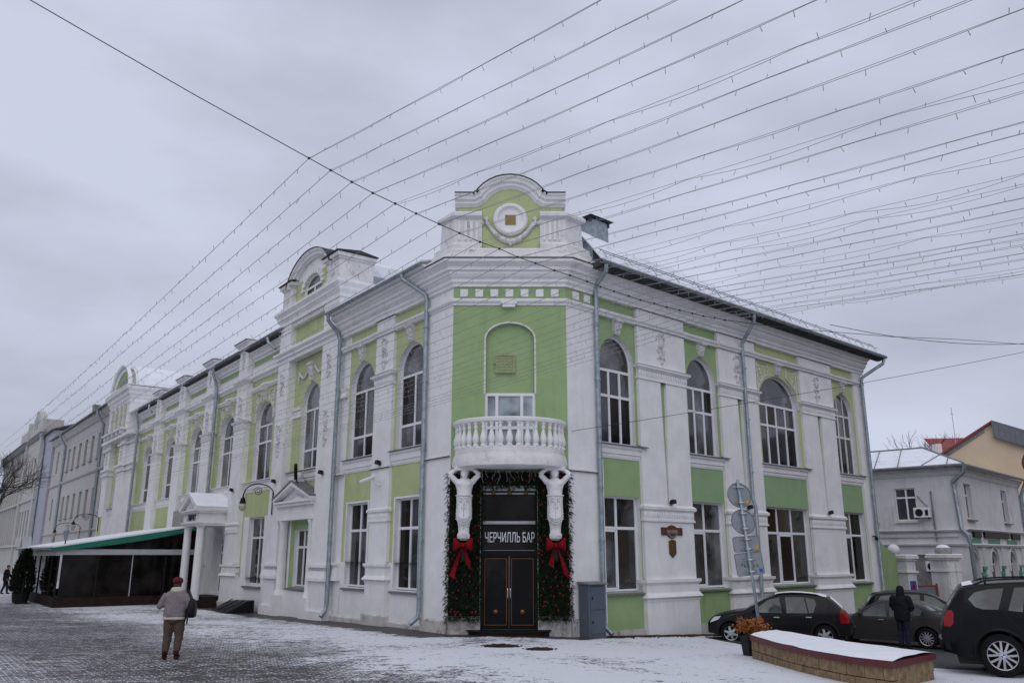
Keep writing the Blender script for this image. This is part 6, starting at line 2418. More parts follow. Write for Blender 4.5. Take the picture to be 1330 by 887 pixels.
# small floodlights on the ledges and surveillance cameras
def floodlight(fr, s_, z, o, label):
    t = thing('floodlight', label, 'floodlight', fr.p(s_, o, z), 0, 'small floodlights on the facade ledges')
    mb = MB()
    mb.hexa([fr.p(s_ - .1, o, z), fr.p(s_ + .1, o, z), fr.p(s_ + .1, o + .16, z + .02), fr.p(s_ - .1, o + .16, z + .02), fr.p(s_ - .09, o + .02, z + .12), fr.p(s_ + .09, o + .02, z + .12), fr.p(s_ + .09, o + .14, z + .15), fr.p(s_ - .09, o + .14, z + .15)])
    mb.build('lamp_head', 'plastic', t)
    mb = MB()
    mb.tube([fr.p(s_, o - .06, z - .04), fr.p(s_, o + .08, z)], .02, 5)
    mb.build('bracket', 'tin', t)
for fr, s_, z, o, lb_ in ((FL, 4.5, 5.2, .03, 'small floodlight on the ledge of the pilaster between the two left bays'), (FL, 8.9, 5.2, .18, 'small floodlight on the ledge of the right tower pier'), (FL, 13.8, 5.2, .18, 'small floodlight on the left tower pier above the scrolled lamp'), (FL, 19.2, 5.15, .2, 'small floodlight on the pilaster right of the portico roof'),
                          (FR, 4.83, 3.84, .06, 'small floodlight at the foot of the groove on the pilaster above the brown plaque'), (FR, 9.45, 3.84, .06, 'small floodlight on the pilaster behind the round sign backs'), (FR, 15.5, 3.84, .06, 'small floodlight on the last broad pilaster of the right facade')):
    floodlight(fr, s_, z, o, lb_)
cm_ = thing('security_camera', 'white bullet security camera on the pilaster between the two left bays', 'camera', FL.p(4.6, .1, 4.6))
mb = MB()
mb.tube([FL.p(5.0, .46, 4.62), FL.p(4.3, .26, 4.78)], .075, 8)
mb.build('camera_body', 'pvc', cm_, smooth=40)
mb = MB()
mb.tube([FL.p(4.4, .02, 4.5), FL.p(4.45, .2, 4.55), FL.p(4.5, .28, 4.68)], .03, 6)
mb.build('camera_arm', 'pvc', cm_)
cm_ = thing('dome_camera', 'tiny dark security camera low on the right end of the facade', 'camera', FR.p(19.3, .1, 3.0))
mb = MB()
mb.ell(FR.p(19.35, .16, 2.9), (.09, .09, .09), 8, 6); mb.tube([FR.p(19.3, 0, 3.0), FR.p(19.35, .16, 3.0)], .03, 5)
mb.build('camera_body', 'plastic', cm_)
fl_ = thing('flood_lamp', 'black tilted flood lamp standing on the tower portal pediment', 'floodlight', FL.p(10.9, .5, 5.1))
mb = MB()
mb.tube([FL.p(11.0, .3, 5.0), FL.p(10.95, .45, 5.25)], .03, 6)
mb.build('lamp_stem', 'plastic', fl_)
mb = MB()
a, b = FL.p(11.1, .35, 5.18), FL.p(10.2, .75, 5.62)
mb.tube([a, b], .09, 4)
mb.build('lamp_head', 'black', fl_)

# sign post seen from behind
sp = thing('sign_post', 'leaning steel sign post with two round and two rectangular sign backs', 'sign post', (6.02, 21.2, -.05))
def pole_at(z):
    return Vector((6.07 - .085 * z, 21.2, z))
mb = MB()
mb.tube([pole_at(-.2), pole_at(4.05)], .038, 10)
mb.build('pole', 'steel', sp, smooth=True)
yaw = R_(8)
ux = Vector((math.cos(yaw), math.sin(yaw), -.02 * 0)).normalized()
tilt_v = Vector((-.085, 0, 1)).normalized()
def disc(z, r, name='round_sign'):
    c = pole_at(z) + Vector((0, .06, 0))
    mb = MB()
    A = [c + ux * r * math.cos(2 * math.pi * i / 36) + tilt_v * r * math.sin(2 * math.pi * i / 36) for i in range(36)]
    Bk = [p + Vector((0, .02, 0)) for p in A]
    mb.prism(A, Bk)
    o = mb.build(name, 'signback', sp, smooth=30)
    r2 = MB()
    r2.tube([p + Vector((0, -.005, 0)) for p in A] + [A[0] + Vector((0, -.005, 0))], .012, 5, False)
    r2.build('sign_rim', 'tin', o)
    return o, c
def plate(z, hw_, hh, lean, name='rectangular_sign'):
    c = pole_at(z) + Vector((0, .06, 0))
    u = Vector((math.cos(lean), 0, math.sin(lean)))
    v_ = Vector((-math.sin(lean), 0, math.cos(lean)))
    cs = []
    for sx, sy in ((-1, -1), (1, -1), (1, 1), (-1, 1)):
        for k in range(5):
            a = {(-1, -1): 180, (1, -1): 270, (1, 1): 0, (-1, 1): 90}[(sx, sy)] + k * 22.5
            cs.append(c + u * (sx * (hw_ - .05) + .05 * math.cos(R_(a))) + v_ * (sy * (hh - .05) + .05 * math.sin(R_(a))))
    mb = MB()
    mb.prism(cs, [p + Vector((0, .02, 0)) for p in cs])
    o = mb.build(name, 'signback', sp)
    r2 = MB()
    r2.tube([p + Vector((0, -.004, 0)) for p in cs + [cs[0]]], .009, 4, False)
    r2.build('sign_rim', 'tin', o)
    return o, c, u, v_
def clamp(z, hw_):
    mb = MB()
    c = pole_at(z)
    mb.tube([c + ux * -hw_ + Vector((0, .035, 0)), c + ux * hw_ + Vector((0, .035, 0))], .016, 6)
    mb.tube([c + Vector((-.06, -.01, 0)), c + Vector((-.05, -.05, 0)), c + Vector((.05, -.05, 0)), c + Vector((.06, -.01, 0))], .014, 5)
    mb.build('clamp', 'chrome', sp)
def sticker(o, c, u, v_, dx, dz, m, w_=.04):
    mb = MB()
    q = [c + u * (dx + a) + v_ * (dz + b) + Vector((0, -.008, 0)) for a, b in ((-w_, -w_), (w_, -w_), (w_, w_), (-w_, w_))]
    mb.prism(q, [p + Vector((0, .005, 0)) for p in q])
    mb.build('sticker', m, o)
o, c = disc(3.66, .305); sticker(o, c, ux, tilt_v, .2, -.16, 'orange', .035)
for z in (3.86, 3.47): clamp(z, .15)
o, c = disc(3.0, .305)
for z in (3.2, 2.83): clamp(z, .12)
o, c, u, v_ = plate(2.46, .33, .185, R_(4)); sticker(o, c, u, v_, .24, -.10, 'orange', .04)
for z in (2.57, 2.34): clamp(z, .16)
o, c, u, v_ = plate(1.98, .34, .27, R_(6)); sticker(o, c, u, v_, .26, -.18, 'blue', .04)
mb = MB()
rr = random.Random(5)
for i in range(6):      # marker scribble
    x0 = -.2 + i * .075
    mb.tube([c + u * (x0 + rr.uniform(-.02, .05)) + v_ * (rr.uniform(-.10, .05)) + Vector((0, -.006, 0)) for _ in range(5)], .005, 4)
mb.build('scribble', 'wire', o)
for z in (2.08, 1.80): clamp(z, .16)

# stone planter
FP = [(5.39, 19.71), (5.48, 18.05), (5.67, 16.78), (5.98, 15.68), (6.42, 14.93)]
BP = [(6.33, 20.67), (6.63, 19.53), (6.97, 18.2), (7.41, 17.05), (7.73, 16.15)]
def resamp(pl, n):
    P_ = [Vector((*p, 0)) for p in pl]
    ds = [0]
    for i in range(1, len(P_)):
        ds.append(ds[-1] + (P_[i] - P_[i - 1]).length)
    outp = []
    for k in range(n + 1):
        d = ds[-1] * k / n
        i = max(j for j in range(len(ds)) if ds[j] <= d + 1e-9)
        i = min(i, len(P_) - 2)
        t = (d - ds[i]) / (ds[i + 1] - ds[i])
        # catmull-rom
        p0, p1, p2, p3 = P_[max(0, i - 1)], P_[i], P_[i + 1], P_[min(len(P_) - 1, i + 2)]
        outp.append(.5 * ((2 * p1) + (p2 - p0) * t + (2 * p0 - 5 * p1 + 4 * p2 - p3) * t * t + (3 * p1 - p0 - 3 * p2 + p3) * t ** 3))
    return outp
pl = thing('stone_planter', 'low curved sandstone planter wall with burgundy metal cap covered in snow', 'planter', (6.2, 17.5, 0))
ZT = .42
F_ = resamp(FP, 13)
B_ = resamp(BP, 13)
rr = random.Random(9)
def block(p, q, z0, z1, inward, th=.14):
    mb = MB()
    j = .006
    d = (q - p).normalized()
    n_ = inward
    f0 = rr.uniform(-.008, .010)
    a, b = p + d * j, q - d * j
    z0 += j; z1 -= j
    P8 = [a - n_ * f0, b - n_ * f0, b + n_ * th, a + n_ * th]
    mb.hexa([v_ + Vector((0, 0, z0)) for v_ in P8] + [v_ + Vector((0, 0, z1)) for v_ in P8])
    return mb.build('stone_block', 'sand_stone', pl, bevel=.008)
def run_blocks(pts, shift):
    cz = [(-.12, .13), (.13, ZT - .06)]
    for r_, (z0, z1) in enumerate(cz):
        P_ = list(pts)
        if r_ == 1:
            P_ = [pts[0]] + [pts[i].lerp(pts[i + 1], .5) for i in range(len(pts) - 1)] + [pts[-1]]
        for i in range(len(P_) - 1):
            d = (P_[i + 1] - P_[i]).normalized()
            n_ = Vector((d.y, -d.x, 0)) * shift
            block(P_[i], P_[i + 1], z0, z1, n_)
run_blocks(F_, -1)
run_blocks([F_[-1], F_[-1].lerp(B_[-1], .33), F_[-1].lerp(B_[-1], .67), B_[-1]], -1)
run_blocks([F_[0], F_[0].lerp(B_[0], .33), F_[0].lerp(B_[0], .67), B_[0]], 1)
mb = MB()
inn = [p.lerp(q, .12) for p, q in zip(F_, B_)]
out_ = [p.lerp(q, .97) for p, q in zip(F_, B_)]
lo_ = [v_ + Vector((0, 0, -.15)) for v_ in inn + out_[::-1]]
mb.prism(lo_, [v_ + Vector((0, 0, ZT - .02)) for v_ in lo_ and (inn + out_[::-1])])
mb.build('planter_core', 'sand_stone', pl)
# cap sheets
for i in range(0, 13, 3):
    j = min(13, i + 3)
    mb = MB()
    seg_f = [F_[k] + (F_[k] - B_[k]).normalized() * .05 for k in range(i, j + 1)]
    seg_b = [B_[k] + (B_[k] - F_[k]).normalized() * .05 for k in range(i, j + 1)]
    if j == 13:
        e = (F_[13] - F_[12]).normalized() * .05
        seg_f[-1] = seg_f[-1] + e; seg_b[-1] = seg_b[-1] + e
    lp_ = seg_f + seg_b[::-1]
    g_ = .003
    mb.prism([v_ + Vector((0, 0, ZT - .075)) for v_ in lp_], [v_ + Vector((0, 0, ZT + .025)) for v_ in lp_])
    mb.build('cap_sheet', 'burgundy', pl)
mb = MB()
sf = [F_[k].lerp(B_[k], rr.uniform(-.02, .015)) for k in range(14)]
sb = [F_[k].lerp(B_[k], 1.02) for k in range(14)]
N_ = 8
e_ = (F_[13] - F_[12]).normalized() * .045
sf[13] = sf[13] + e_
sb[13] = sb[13] + e_
rows = []
for k in range(14):
    rows.append([sf[k].lerp(sb[k], t / N_) + Vector((0, 0, ZT + .03 + (.012 + .028 * math.sin(math.pi * t / N_) ** .4 + .018 * rr.random() if 0 < t < N_ else .008 * rr.random()))) for t in range(N_ + 1)])
vs = [p for r_ in rows for p in r_]
mb.add(vs, [(i * (N_ + 1) + j, i * (N_ + 1) + j + 1, (i + 1) * (N_ + 1) + j + 1, (i + 1) * (N_ + 1) + j) for i in range(13) for j in range(N_)])
mb.build('cap_snow', 'snow', pl, smooth=True)

# tub with dried plant
px_, py_ = 5.60, 20.5
tb_ = thing('dried_plant_tub', 'grey tub of rust-brown dried foliage at the end of the stone planter', 'potted plant', (px_, py_, g_h(px_, py_)))
mb = MB()
zz = g_h(px_, py_)
F3 = Fr((px_, py_), (.97, .25), (.25, -.97))
mb.loft([[F3.p(sx * a, so * a, z) for sx, so in ((-1, -1), (1, -1), (1, 1), (-1, 1))] for z, a in ((zz - .02, .14), (zz + .40, .18), (zz + .43, .19), (zz + .43, .16))])
mb.build('tub', 'plastic', tb_)
mb = MB()
for _ in range(900):
    a, el = rr.uniform(0, 6.28), rr.uniform(-.5, 1.3)
    R_0 = rr.uniform(.06, .37) * rr.choice([.8, 1, 1.12])
    c = Vector((px_ + .06 + R_0 * math.cos(a) * math.cos(el) * 1.15, py_ + R_0 * math.sin(a) * math.cos(el) * .9, zz + .62 + R_0 * math.sin(el) * .62))
    d = Vector((rr.uniform(-1, 1), rr.uniform(-1, 1), rr.uniform(-1, .6))).normalized()
    s2 = d.cross(Vector((rr.uniform(-1, 1), rr.uniform(-1, 1), rr.uniform(-1, 1)))).normalized()
    l_ = rr.uniform(.04, .085)
    mb.add([c, c + d * l_ * .5 + s2 * l_ * .4, c + d * l_, c + d * l_ * .5 - s2 * l_ * .4], [(0, 1, 2, 3)])
for _ in range(40):
    a = rr.uniform(0, 6.28)
    mb.tube([(px_, py_, zz + .4), (px_ + .3 * math.cos(a), py_ + .25 * math.sin(a), zz + rr.uniform(.6, .9))], .006, 4)
f_ = mb.build('dry_foliage', 'rust_leaf', tb_)
f_['kind'] = 'stuff'

# manhole covers
for (x, y, r_, lb_) in ((-.28, 21.58, .42, 'larger dark manhole cover in the snow before the bar entrance'), (.64, 20.74, .33, 'smaller dark manhole cover in the snow nearer the viewer')):
    t = thing('manhole_cover', lb_, 'manhole cover', (x, y, g_h(x, y)), 0, 'manhole covers in the snow')
    z = g_h(x, y)
    mb = MB()
    mb.lathe([(r_, z - .05), (r_, z + .015), (r_ * .82, z + .015), (r_ * .8, z + .008), (0, z + .008)], (x, y, 0), 28)
    mb.build('cover', 'plastic', t)
    mb = MB()
    rng = random.Random(int(x * 100))
    for _ in range(60):
        a, q = rng.uniform(0, 6.28), rng.uniform(.2, 1.25) * r_
        mb.ell((x + q * math.cos(a), y + q * math.sin(a) * .9, z + .016), (rng.uniform(.015, .05), rng.uniform(.015, .04), .012), 6, 3)
    mb.build('leaf_litter', 'brownleaf', t)['kind'] = 'stuff'
# wet leaf litter along the foot of the right wall
mb = MB()
rng = random.Random(21)
for _ in range(700):
    s_ = rng.uniform(1.3, 8.0)
    o = .12 + abs(rng.gauss(0, .22))
    p = FR.p(s_, o, 0)
    z = g_h(p.x, p.y) + .012
    mb.ell((p.x, p.y, z), (rng.uniform(.02, .06), rng.uniform(.02, .05), .015), 5, 3)
struct(tag(mb.build('leaf_litter', 'brownleaf', None), 'brown wet leaf litter along the foot of the right facade', 'leaf litter'), 'stuff')

# horn loudspeaker at the right edge
hx, hy = 12.85, 20.0
hp = thing('horn_loudspeaker', 'dark horn loudspeaker on a steel pole at the right edge', 'loudspeaker', (hx, hy, -.4))
mb = MB()
mb.tube([(hx, hy, -.6), (hx, hy, 5.0)], .06, 10)
mb.build('pole', 'tin', hp)
mtH = Matrix.Rotation(R_(-62), 3, 'Y') @ Matrix.Rotation(0, 3, 'X')
mtH = Matrix.Rotation(R_(38), 3, 'Z') @ Matrix.Rotation(R_(-84), 3, 'Y')
mb = MB()
mb.lathe([(.34, .62), (.33, .60), (.22, .42), (.12, .22), (.07, .1), (.07, .0), (.0, 0), (.0, .02), (.055, .03), (.055, .1), (.10, .23), (.20, .43), (.31, .61), (.33, .63)], (hx + .05, hy, 4.25), 24, mtH)
mb.build('horn', 'rustbrown', hp, smooth=50)
mb = MB()
mb.lathe([(.30, .595), (.19, .42), (0, .30)], (hx + .05, hy, 4.25), 20, mtH)
mb.build('horn_throat', 'black', hp)

# ---------------- overhead cable and light strings
CO, CD_ = Vector((4.2, 16.1, 0)), Vector((-.804, -.595, 0))
nodes = [(8.85, 7.71), (8.51, 7.62), (8.17, 7.53), (7.82, 7.45), (7.44, 7.38), (7.07, 7.31), (6.65, 7.24), (6.27, 7.18), (5.87, 7.12), (5.48, 7.09), (5.1, 7.03), (4.72, 7.0), (4.31, 6.96), (3.96, 6.94), (3.56, 6.91), (3.24, 6.87), (2.9, 6.85), (2.53, 6.83), (2.23, 6.81), (1.86, 6.81), (1.53, 6.8), (1.17, 6.8), (0.8, 6.8), (0.48, 6.8), (0.14, 6.82), (-0.18, 6.83)]
cn = [(20, 11.2), (16, 9.75), (12.5, 8.71), (10.5, 8.14)] + nodes + [(-2, 6.98), (-4.04, 7.2), (-6.7, 7.5), (-10, 7.95), (-14.4, 8.47), (-22, 9.3)]
P3 = [CO + CD_ * t + Vector((0, 0, z)) for t, z in cn]
mb = MB()
mb.tube(P3, .0065, 6)
cb2 = thing('support_cable', 'thick dark steel cable crossing the street that carries the light strings', 'cable', P3[4])
mb.build('cable', 'wire', cb2)
mb = MB()
for t, z in nodes:
    c = CO + CD_ * t + Vector((0, 0, z))
    mb.ell(c, (.022, .022, .022), 6, 4)
mb.build('cable_clip', 'wire', cb2)
VPd = Vector((-0.66676, 0.74193, 0.07054)).normalized()
rs = random.Random(33)
nS = len(nodes)
ORD = ['outermost', 'second', 'third', 'fourth', 'fifth', 'sixth', 'seventh', 'eighth', 'ninth', 'tenth', 'eleventh', 'twelfth', 'thirteenth', 'fourteenth', 'fifteenth', 'sixteenth', 'seventeenth', 'eighteenth', 'nineteenth', 'twentieth', 'twenty-first', 'twenty-second', 'twenty-third', 'twenty-fourth', 'twenty-fifth', 'innermost']
for i, (t, z) in enumerate(nodes):
    c = CO + CD_ * t + Vector((0, 0, z))
    st_ = thing('light_string', ('%s overhead light string counted from the upper left end of the support cable' % ORD[i]), 'light string', c, 0, 'light strings overhead')
    L1 = 46 + rs.uniform(-6, 4)
    far = [c]
    sag = rs.uniform(.10, .28)
    for k in range(1, 15):
        q = k / 14
        far.append(c + FL.D * L1 * q + Vector((0, 0, -sag * 4 * q * (1 - q))))
    near = [c]
    L2 = 17.5
    sag2 = rs.uniform(.02, .10)
    jx = Vector((rs.uniform(-.008, .008), rs.uniform(-.008, .008), rs.uniform(-.006, .006)))
    for k in range(1, 15):
        q = k / 14
        near.append(c - (VPd + jx) * L2 * q + Vector((0, 0, -sag2 * 4 * q * (1 - q))))
    mb = MB()
    mb.tube(far, .0046, 4)
    mb.tube(near, .0028, 4)
    # the lamp cord hangs loosely along the carrying wire
    ph = rs.uniform(0, 6)
    lax = rs.choice([.012, .02, .05, .09]) if i > 3 else .015
    cord = []
    per = rs.uniform(1.6, 2.6)
    for k in range(91):
        q = k / 90
        base = c - (VPd + jx) * L2 * q + Vector((0, 0, -sag2 * 4 * q * (1 - q)))
        d = q * L2
        drop = lax * abs(math.sin(math.pi * d / per + ph)) * (.4 + .6 * abs(math.sin(d * .7 + i)))
        cord.append(base + Vector((0, 0, -drop - .004)) + Vector((rs.uniform(-.004, .004), 0, 0)))
    mb.tube(cord, .003, 4)
    mb.build('cord', 'string', st_)
    mb = MB()
    d = .25 + rs.uniform(0, .2)
    while d < L2 - .3:
        q = d / L2 * 90
        p = cord[int(q)].lerp(cord[min(90, int(q) + 1)], q - int(q))
        dv = Vector((rs.uniform(-.5, .5), rs.uniform(-.5, .5), rs.choice([-1, -1, -1, 1]))).normalized()
        ln_ = rs.uniform(.045, .075)
        mb.tube([p, p + dv * ln_], [.003, .0045], 4)
        d += rs.uniform(.32, .50)
    d = .4
    while d < 30:
        q = d / L1
        p = c + FL.D * d + Vector((0, 0, -sag * 4 * q * (1 - q)))
        dv = Vector((rs.uniform(-.5, .5), rs.uniform(-.5, .5), rs.choice([-1, -1, 1]))).normalized()
        mb.tube([p, p + dv * rs.uniform(.06, .10)], [.004, .006], 4)
        d += rs.uniform(.36, .62)
    mb.build('bulb', 'string', st_, one=True)['kind'] = 'stuff'
# odd thin wires at the right
def thin_wire(name, label, pts, r=.012):
    mb = MB()
    mb.tube(pts, r, 5)
    return tag(mb.build(name, 'wire', None), label, 'wire')
def arc_w(a, b, sag, n=16):
    a, b = Vector(a), Vector(b)
    return [a.lerp(b, i / n) + Vector((0, 0, -sag * 4 * (i / n) * (1 - i / n))) for i in range(n + 1)]
thin_wire('service_wire', 'thin service wire from the first right-hand window pilaster out to the right', arc_w(FR.p(.15, .02, 5.85), (19.5, 30.0, 9.6), .1), .008)
thin_wire('power_wire', 'thin wire leaving the right end of the roof eave', arc_w(FR.p(15.5, .9, 11.9), (34, 46, 14.6), .8), .015)

# ---------------- trees without leaves
def bare_tree(label, x, y, z, h, seed, r0=.22, spread=.55, lean=(0, 0), cat='tree', depth=6, group=None, ang=(.25, .65)):
    t = thing('bare_tree', label, cat, (x, y, z), 0, group)
    rt_ = random.Random(seed)
    tr, cr = MB(), MB()
    def grow(p, d, ln, r, lev):
        pts = [p]
        n = 4 if lev < 3 else 3
        for i in range(n):
            d = (d + Vector((rt_.uniform(-.18, .18), rt_.uniform(-.18, .18), rt_.uniform(-.05, .14)))).normalized()
            pts.append(pts[-1] + d * ln / n)
        (tr if lev == 0 else cr).tube(pts, [lerp(r, r * .62, i / n) for i in range(n + 1)], 7 if lev < 2 else (5 if lev < 4 else 3), lev < 2)
        if lev >= depth:
            return
        k = rt_.choice([2, 3, 3]) if lev < depth - 1 else rt_.choice([3, 4])
        for j in range(k):
            a = rt_.uniform(0, 6.28)
            th = rt_.uniform(*ang)
            o = d.orthogonal().normalized()
            b = d.cross(o)
            nd = (d * math.cos(th) + (o * math.cos(a) + b * math.sin(a)) * math.sin(th)).normalized()
            start = pts[-1] if j < 2 or lev == 0 else pts[rt_.randint(1, n - 1)]
            grow(start, nd, ln * rt_.uniform(.62, .86), r * .6, lev + 1)
    grow(Vector((x, y, z)), Vector((lean[0], lean[1], 1)).normalized(), h * .28, r0, 0)
    tr.build('trunk', 'bark', t)
    cr.build('crown', 'bark', t)
    return t
bare_tree('bare dark street tree leaning in from the left edge', -31.6, 47, -.3, 10.0, 5, .26, depth=7, ang=(.3, .8))
bare_tree('lower bare street tree farther along at the left edge', -42, 66, -.3, 11.0, 8, .24, depth=7, ang=(.3, .8))
bare_tree('bare tree top just right of the main roof end, leftmost of three', 36.0, 82, 0, 14.0, 12, .3, group='bare trees behind the white house')
bare_tree('bare tree top in the middle of three above the white house roof', 39.5, 82, 0, 14.8, 15, .3, group='bare trees behind the white house')
bare_tree('bare tree top nearest the red roof, last of three', 43.5, 84, 0, 13.2, 18, .3, group='bare trees behind the white house')

# ---------------- the far sides of the two streets, added unseen for the panes to reflect
def opposite(name, label, a, b, h, m, depth=10):
    A_, B2 = Vector((*a, 0)), Vector((*b, 0))
    d = (B2 - A_).normalized()
    nrm = Vector((-d.y, d.x, 0))
    fo = Fr(a, (d.x, d.y), (nrm.x, nrm.y))
    ln = (B2 - A_).length
    t = thing(name, label, 'building', (a[0], a[1], 0))
    wl_, rv_ = MB(), MB()
    n = int(ln / 3.2)
    for i in range(n):
        s0, s1 = ln * i / n, ln * (i + 1) / n
        c = (s0 + s1) / 2
        wall_open(wl_, rv_, fo, s0, s1, ZG, h, 0, [(c - .6, c + .6, 1.2, 3.2, 3.2), (c - .6, c + .6, 4.8, 6.9, 6.9)], .2)
        for z0, z1 in ((1.2, 3.2), (4.8, 6.9)):
            g = MB()
            fo.rect(g, c - .6, c + .6, z0, z1, -.19)
            g.build('window_pane', 'glass_dk', t)
    wl_.build('wall', m, t, one=True)
    rv_.build('window_reveal', m, t, one=True)
    mb = MB()
    fo.box(mb, -.2, ln + .2, -depth, .4, h, h + .3)
    q = [fo.p(-.3, .5, h + .3), fo.p(ln + .3, .5, h + .3), fo.p(ln + .3, -depth / 2, h + 3), fo.p(-.3, -depth / 2, h + 3)]
    mb.prism(q, [p + Vector((0, 0, .1)) for p in q])
    mb.build('roof', 'tin', t, one=True)
opposite('unseen_ochre_building', 'unseen ochre building across the side street, reflected in the right-hand window panes', (34, 12), (39, 46), 8.2, 'beige')
opposite('unseen_terrace', 'dull unseen terrace across the pedestrian street, added to darken the left-hand window reflections', (-46, 62), (-24, 20), 9.0, 'farwall')
bare_tree('unseen bare tree across the side street, reflected in the upper right-hand windows', 25, 22, -.4, 11, 31, .24, depth=6, group='unseen bare trees across the side street')
bare_tree('second unseen bare tree across the side street, reflected in the right-hand windows', 29.5, 30, -.6, 12, 37, .24, depth=6, group='unseen bare trees across the side street')

# ---------------- people
def person(label, loc, rz, J, clothes, hat=None, hair=None, voxel=.012, scale=1.0, girth=1.0):
    """J: joints in the person's own space (x right, y forward, z up)"""
    t = thing('person', label, 'person', loc, rz)
    t.scale = (scale, scale, scale)
    V = lambda k: Vector(J[k])
    mb = MB()
    def ring(c, rx, ry, n=14):
        return [Vector((c[0] + rx * math.cos(2 * math.pi * k / n), c[1] + ry * math.sin(2 * math.pi * k / n), c[2])) for k in range(n)]
    h, ch, nk, hd = V('hip'), V('chest'), V('neck'), V('head')
    g = girth
    mb.loft([ring(h + Vector((0, 0, -.10)), .13 * g, .10 * g), ring(h, .165 * g, .125 * g), ring(h.lerp(ch, .45), .14 * g, .105 * g), ring(ch, .165 * g, .115 * g), ring(ch + Vector((0, 0, .10)), .15 * g, .095 * g), ring(nk + Vector((0, 0, -.03)), .06, .06)])
    mb.tube([nk + Vector((0, 0, -.06)), nk, hd + Vector((0, 0, -.06))], [.06, .052, .05], 10)
    mb.ell(hd, (.073, .092, .112), 14, 10)
    f = Vector((0, 1, 0))
    mb.ell(hd + Vector((0, .092, -.015)), (.014, .022, .028), 7, 6)       # nose
    mb.ell(hd + Vector((0, .075, -.075)), (.04, .025, .03), 8, 6)          # chin
    for sg in (-1, 1):
        mb.ell(hd + Vector((sg * .074, .0, -.01)), (.012, .022, .032), 6, 5)
        mb.ell(hd + Vector((sg * .03, .083, .012)), (.016, .010, .008), 6, 5)
    for s_ in ('L', 'R'):
        sh, el, wr = V('sh' + s_), V('el' + s_), V('wr' + s_)
        mb.tube([sh, sh.lerp(el, .5), el], [.052, .046, .038], 10)
        mb.tube([el, el.lerp(wr, .4), wr], [.038, .036, .026], 10)
        d = (V('hd' + s_) - wr).normalized()
        side = d.cross(Vector((0, 0, 1)))
        side = side.normalized() if side.length > .2 else Vector((0, 1, 0))
        up = side.cross(d).normalized()
        palm = wr + d * .055
        mb.ell(palm, (.03, .03, .045), 8, 6)
        for k in range(4):       # four fingers of different length, curled
            b0 = wr + d * .085 + side * (.017 * (k - 1.5))
            ln = (.062, .074, .069, .052)[k]
            mb.tube([b0, b0 + d * ln * .5 - up * .008, b0 + d * ln * .8 - up * .026, b0 + d * ln * .85 - up * .045], [.0095, .009, .0085, .007], 6)
        tb0 = wr + d * .04 + side * .026
        mb.tube([tb0, tb0 + side * .02 + d * .022 - up * .006, tb0 + side * .02 + d * .05 - up * .02], [.011, .010, .008], 6)
        hp_, kn, an, to_ = V('hp' + s_), V('kn' + s_), V('an' + s_), V('to' + s_)
        mb.tube([hp_ + Vector((0, 0, .04)), hp_.lerp(kn, .4), kn], [.085 * g, .075 * g, .052], 11)
        mb.tube([kn, kn.lerp(an, .35), an], [.052, .055, .034], 11)
        mb.tube([an + Vector((0, 0, -.01)), an.lerp(to_, .5) + Vector((0, 0, -.02)), to_], [.04, .036, .028], 9)
    b = mb.build('body', 'skin', None)
    local(b, t)
    remesh(b, voxel, 2)
    for (nm, m_, fn, vx) in clothes:
        mb = MB()
        fn(mb, V, ring)
        o = local(mb.build(nm, m_, None), t)
        remesh(o, vx, 4, .5, .013)
    for (nm, m_, fn) in (hat or []):
        mb = MB()
        fn(mb, V, ring)
        local(mb.build(nm, m_, None, smooth=True), t)
    return t

# the woman on the pavers, seen from behind
JW = dict(hip=(0, 0, .86), chest=(0, 0, 1.20), neck=(0, .0, 1.38), head=(-.01, .03, 1.50),
          shL=(-.19, 0, 1.30), elL=(-.32, -.02, 1.06), wrL=(-.24, .17, 1.14), hdL=(-.18, .24, 1.20),
          shR=(.19, 0, 1.30), elR=(.29, -.03, 1.05), wrR=(.31, .12, .92), hdR=(.32, .20, .86),
          hpL=(-.10, 0, .82), knL=(-.12, .02, .45), anL=(-.13, -.01, .10), toL=(-.17, .13, .045),
          hpR=(.10, 0, .82), knR=(.11, .01, .45), anR=(.10, -.03, .10), toR=(.11, .12, .045))
def w_coat(mb, V, ring):
    mb.loft([ring((0, 0, .80), .235, .18, 18), ring((0, 0, .86), .245, .19, 18), ring((0, .0, 1.0), .235, .175, 18), ring((0, 0, 1.14), .235, .165, 18), ring((0, 0, 1.25), .235, .155, 18), ring((0, 0, 1.33), .20, .13, 18), ring((0, 0, 1.385), .11, .09, 18)])
    for s_ in ('L', 'R'):
        mb.tube([V('sh' + s_) + Vector((0, 0, -.01)), V('sh' + s_).lerp(V('el' + s_), .5), V('el' + s_)], [.085, .08, .07], 12)
        mb.tube([V('el' + s_), V('wr' + s_)], [.07, .052], 12)
        mb.ell(V('el' + s_), (.07, .07, .07), 10, 8)
def w_trim(mb, V, ring):
    mb.loft([ring((0, 0, .785), .243, .188, 20), ring((0, 0, .80), .252, .198, 20), ring((0, 0, .825), .252, .198, 20), ring((0, 0, .84), .244, .19, 20)])
def w_collar(mb, V, ring):
    mb.loft([ring((0, .0, 1.335), .135, .115, 18), ring((0, 0, 1.37), .145, .125, 18), ring((0, .01, 1.42), .125, .11, 18), ring((0, .01, 1.44), .09, .085, 18)])
def w_cuff(k):
    def fn(mb, V, ring):
        mb.tube([V('wr' + k).lerp(V('el' + k), .14), V('wr' + k)], [.062, .060], 12)
    return fn
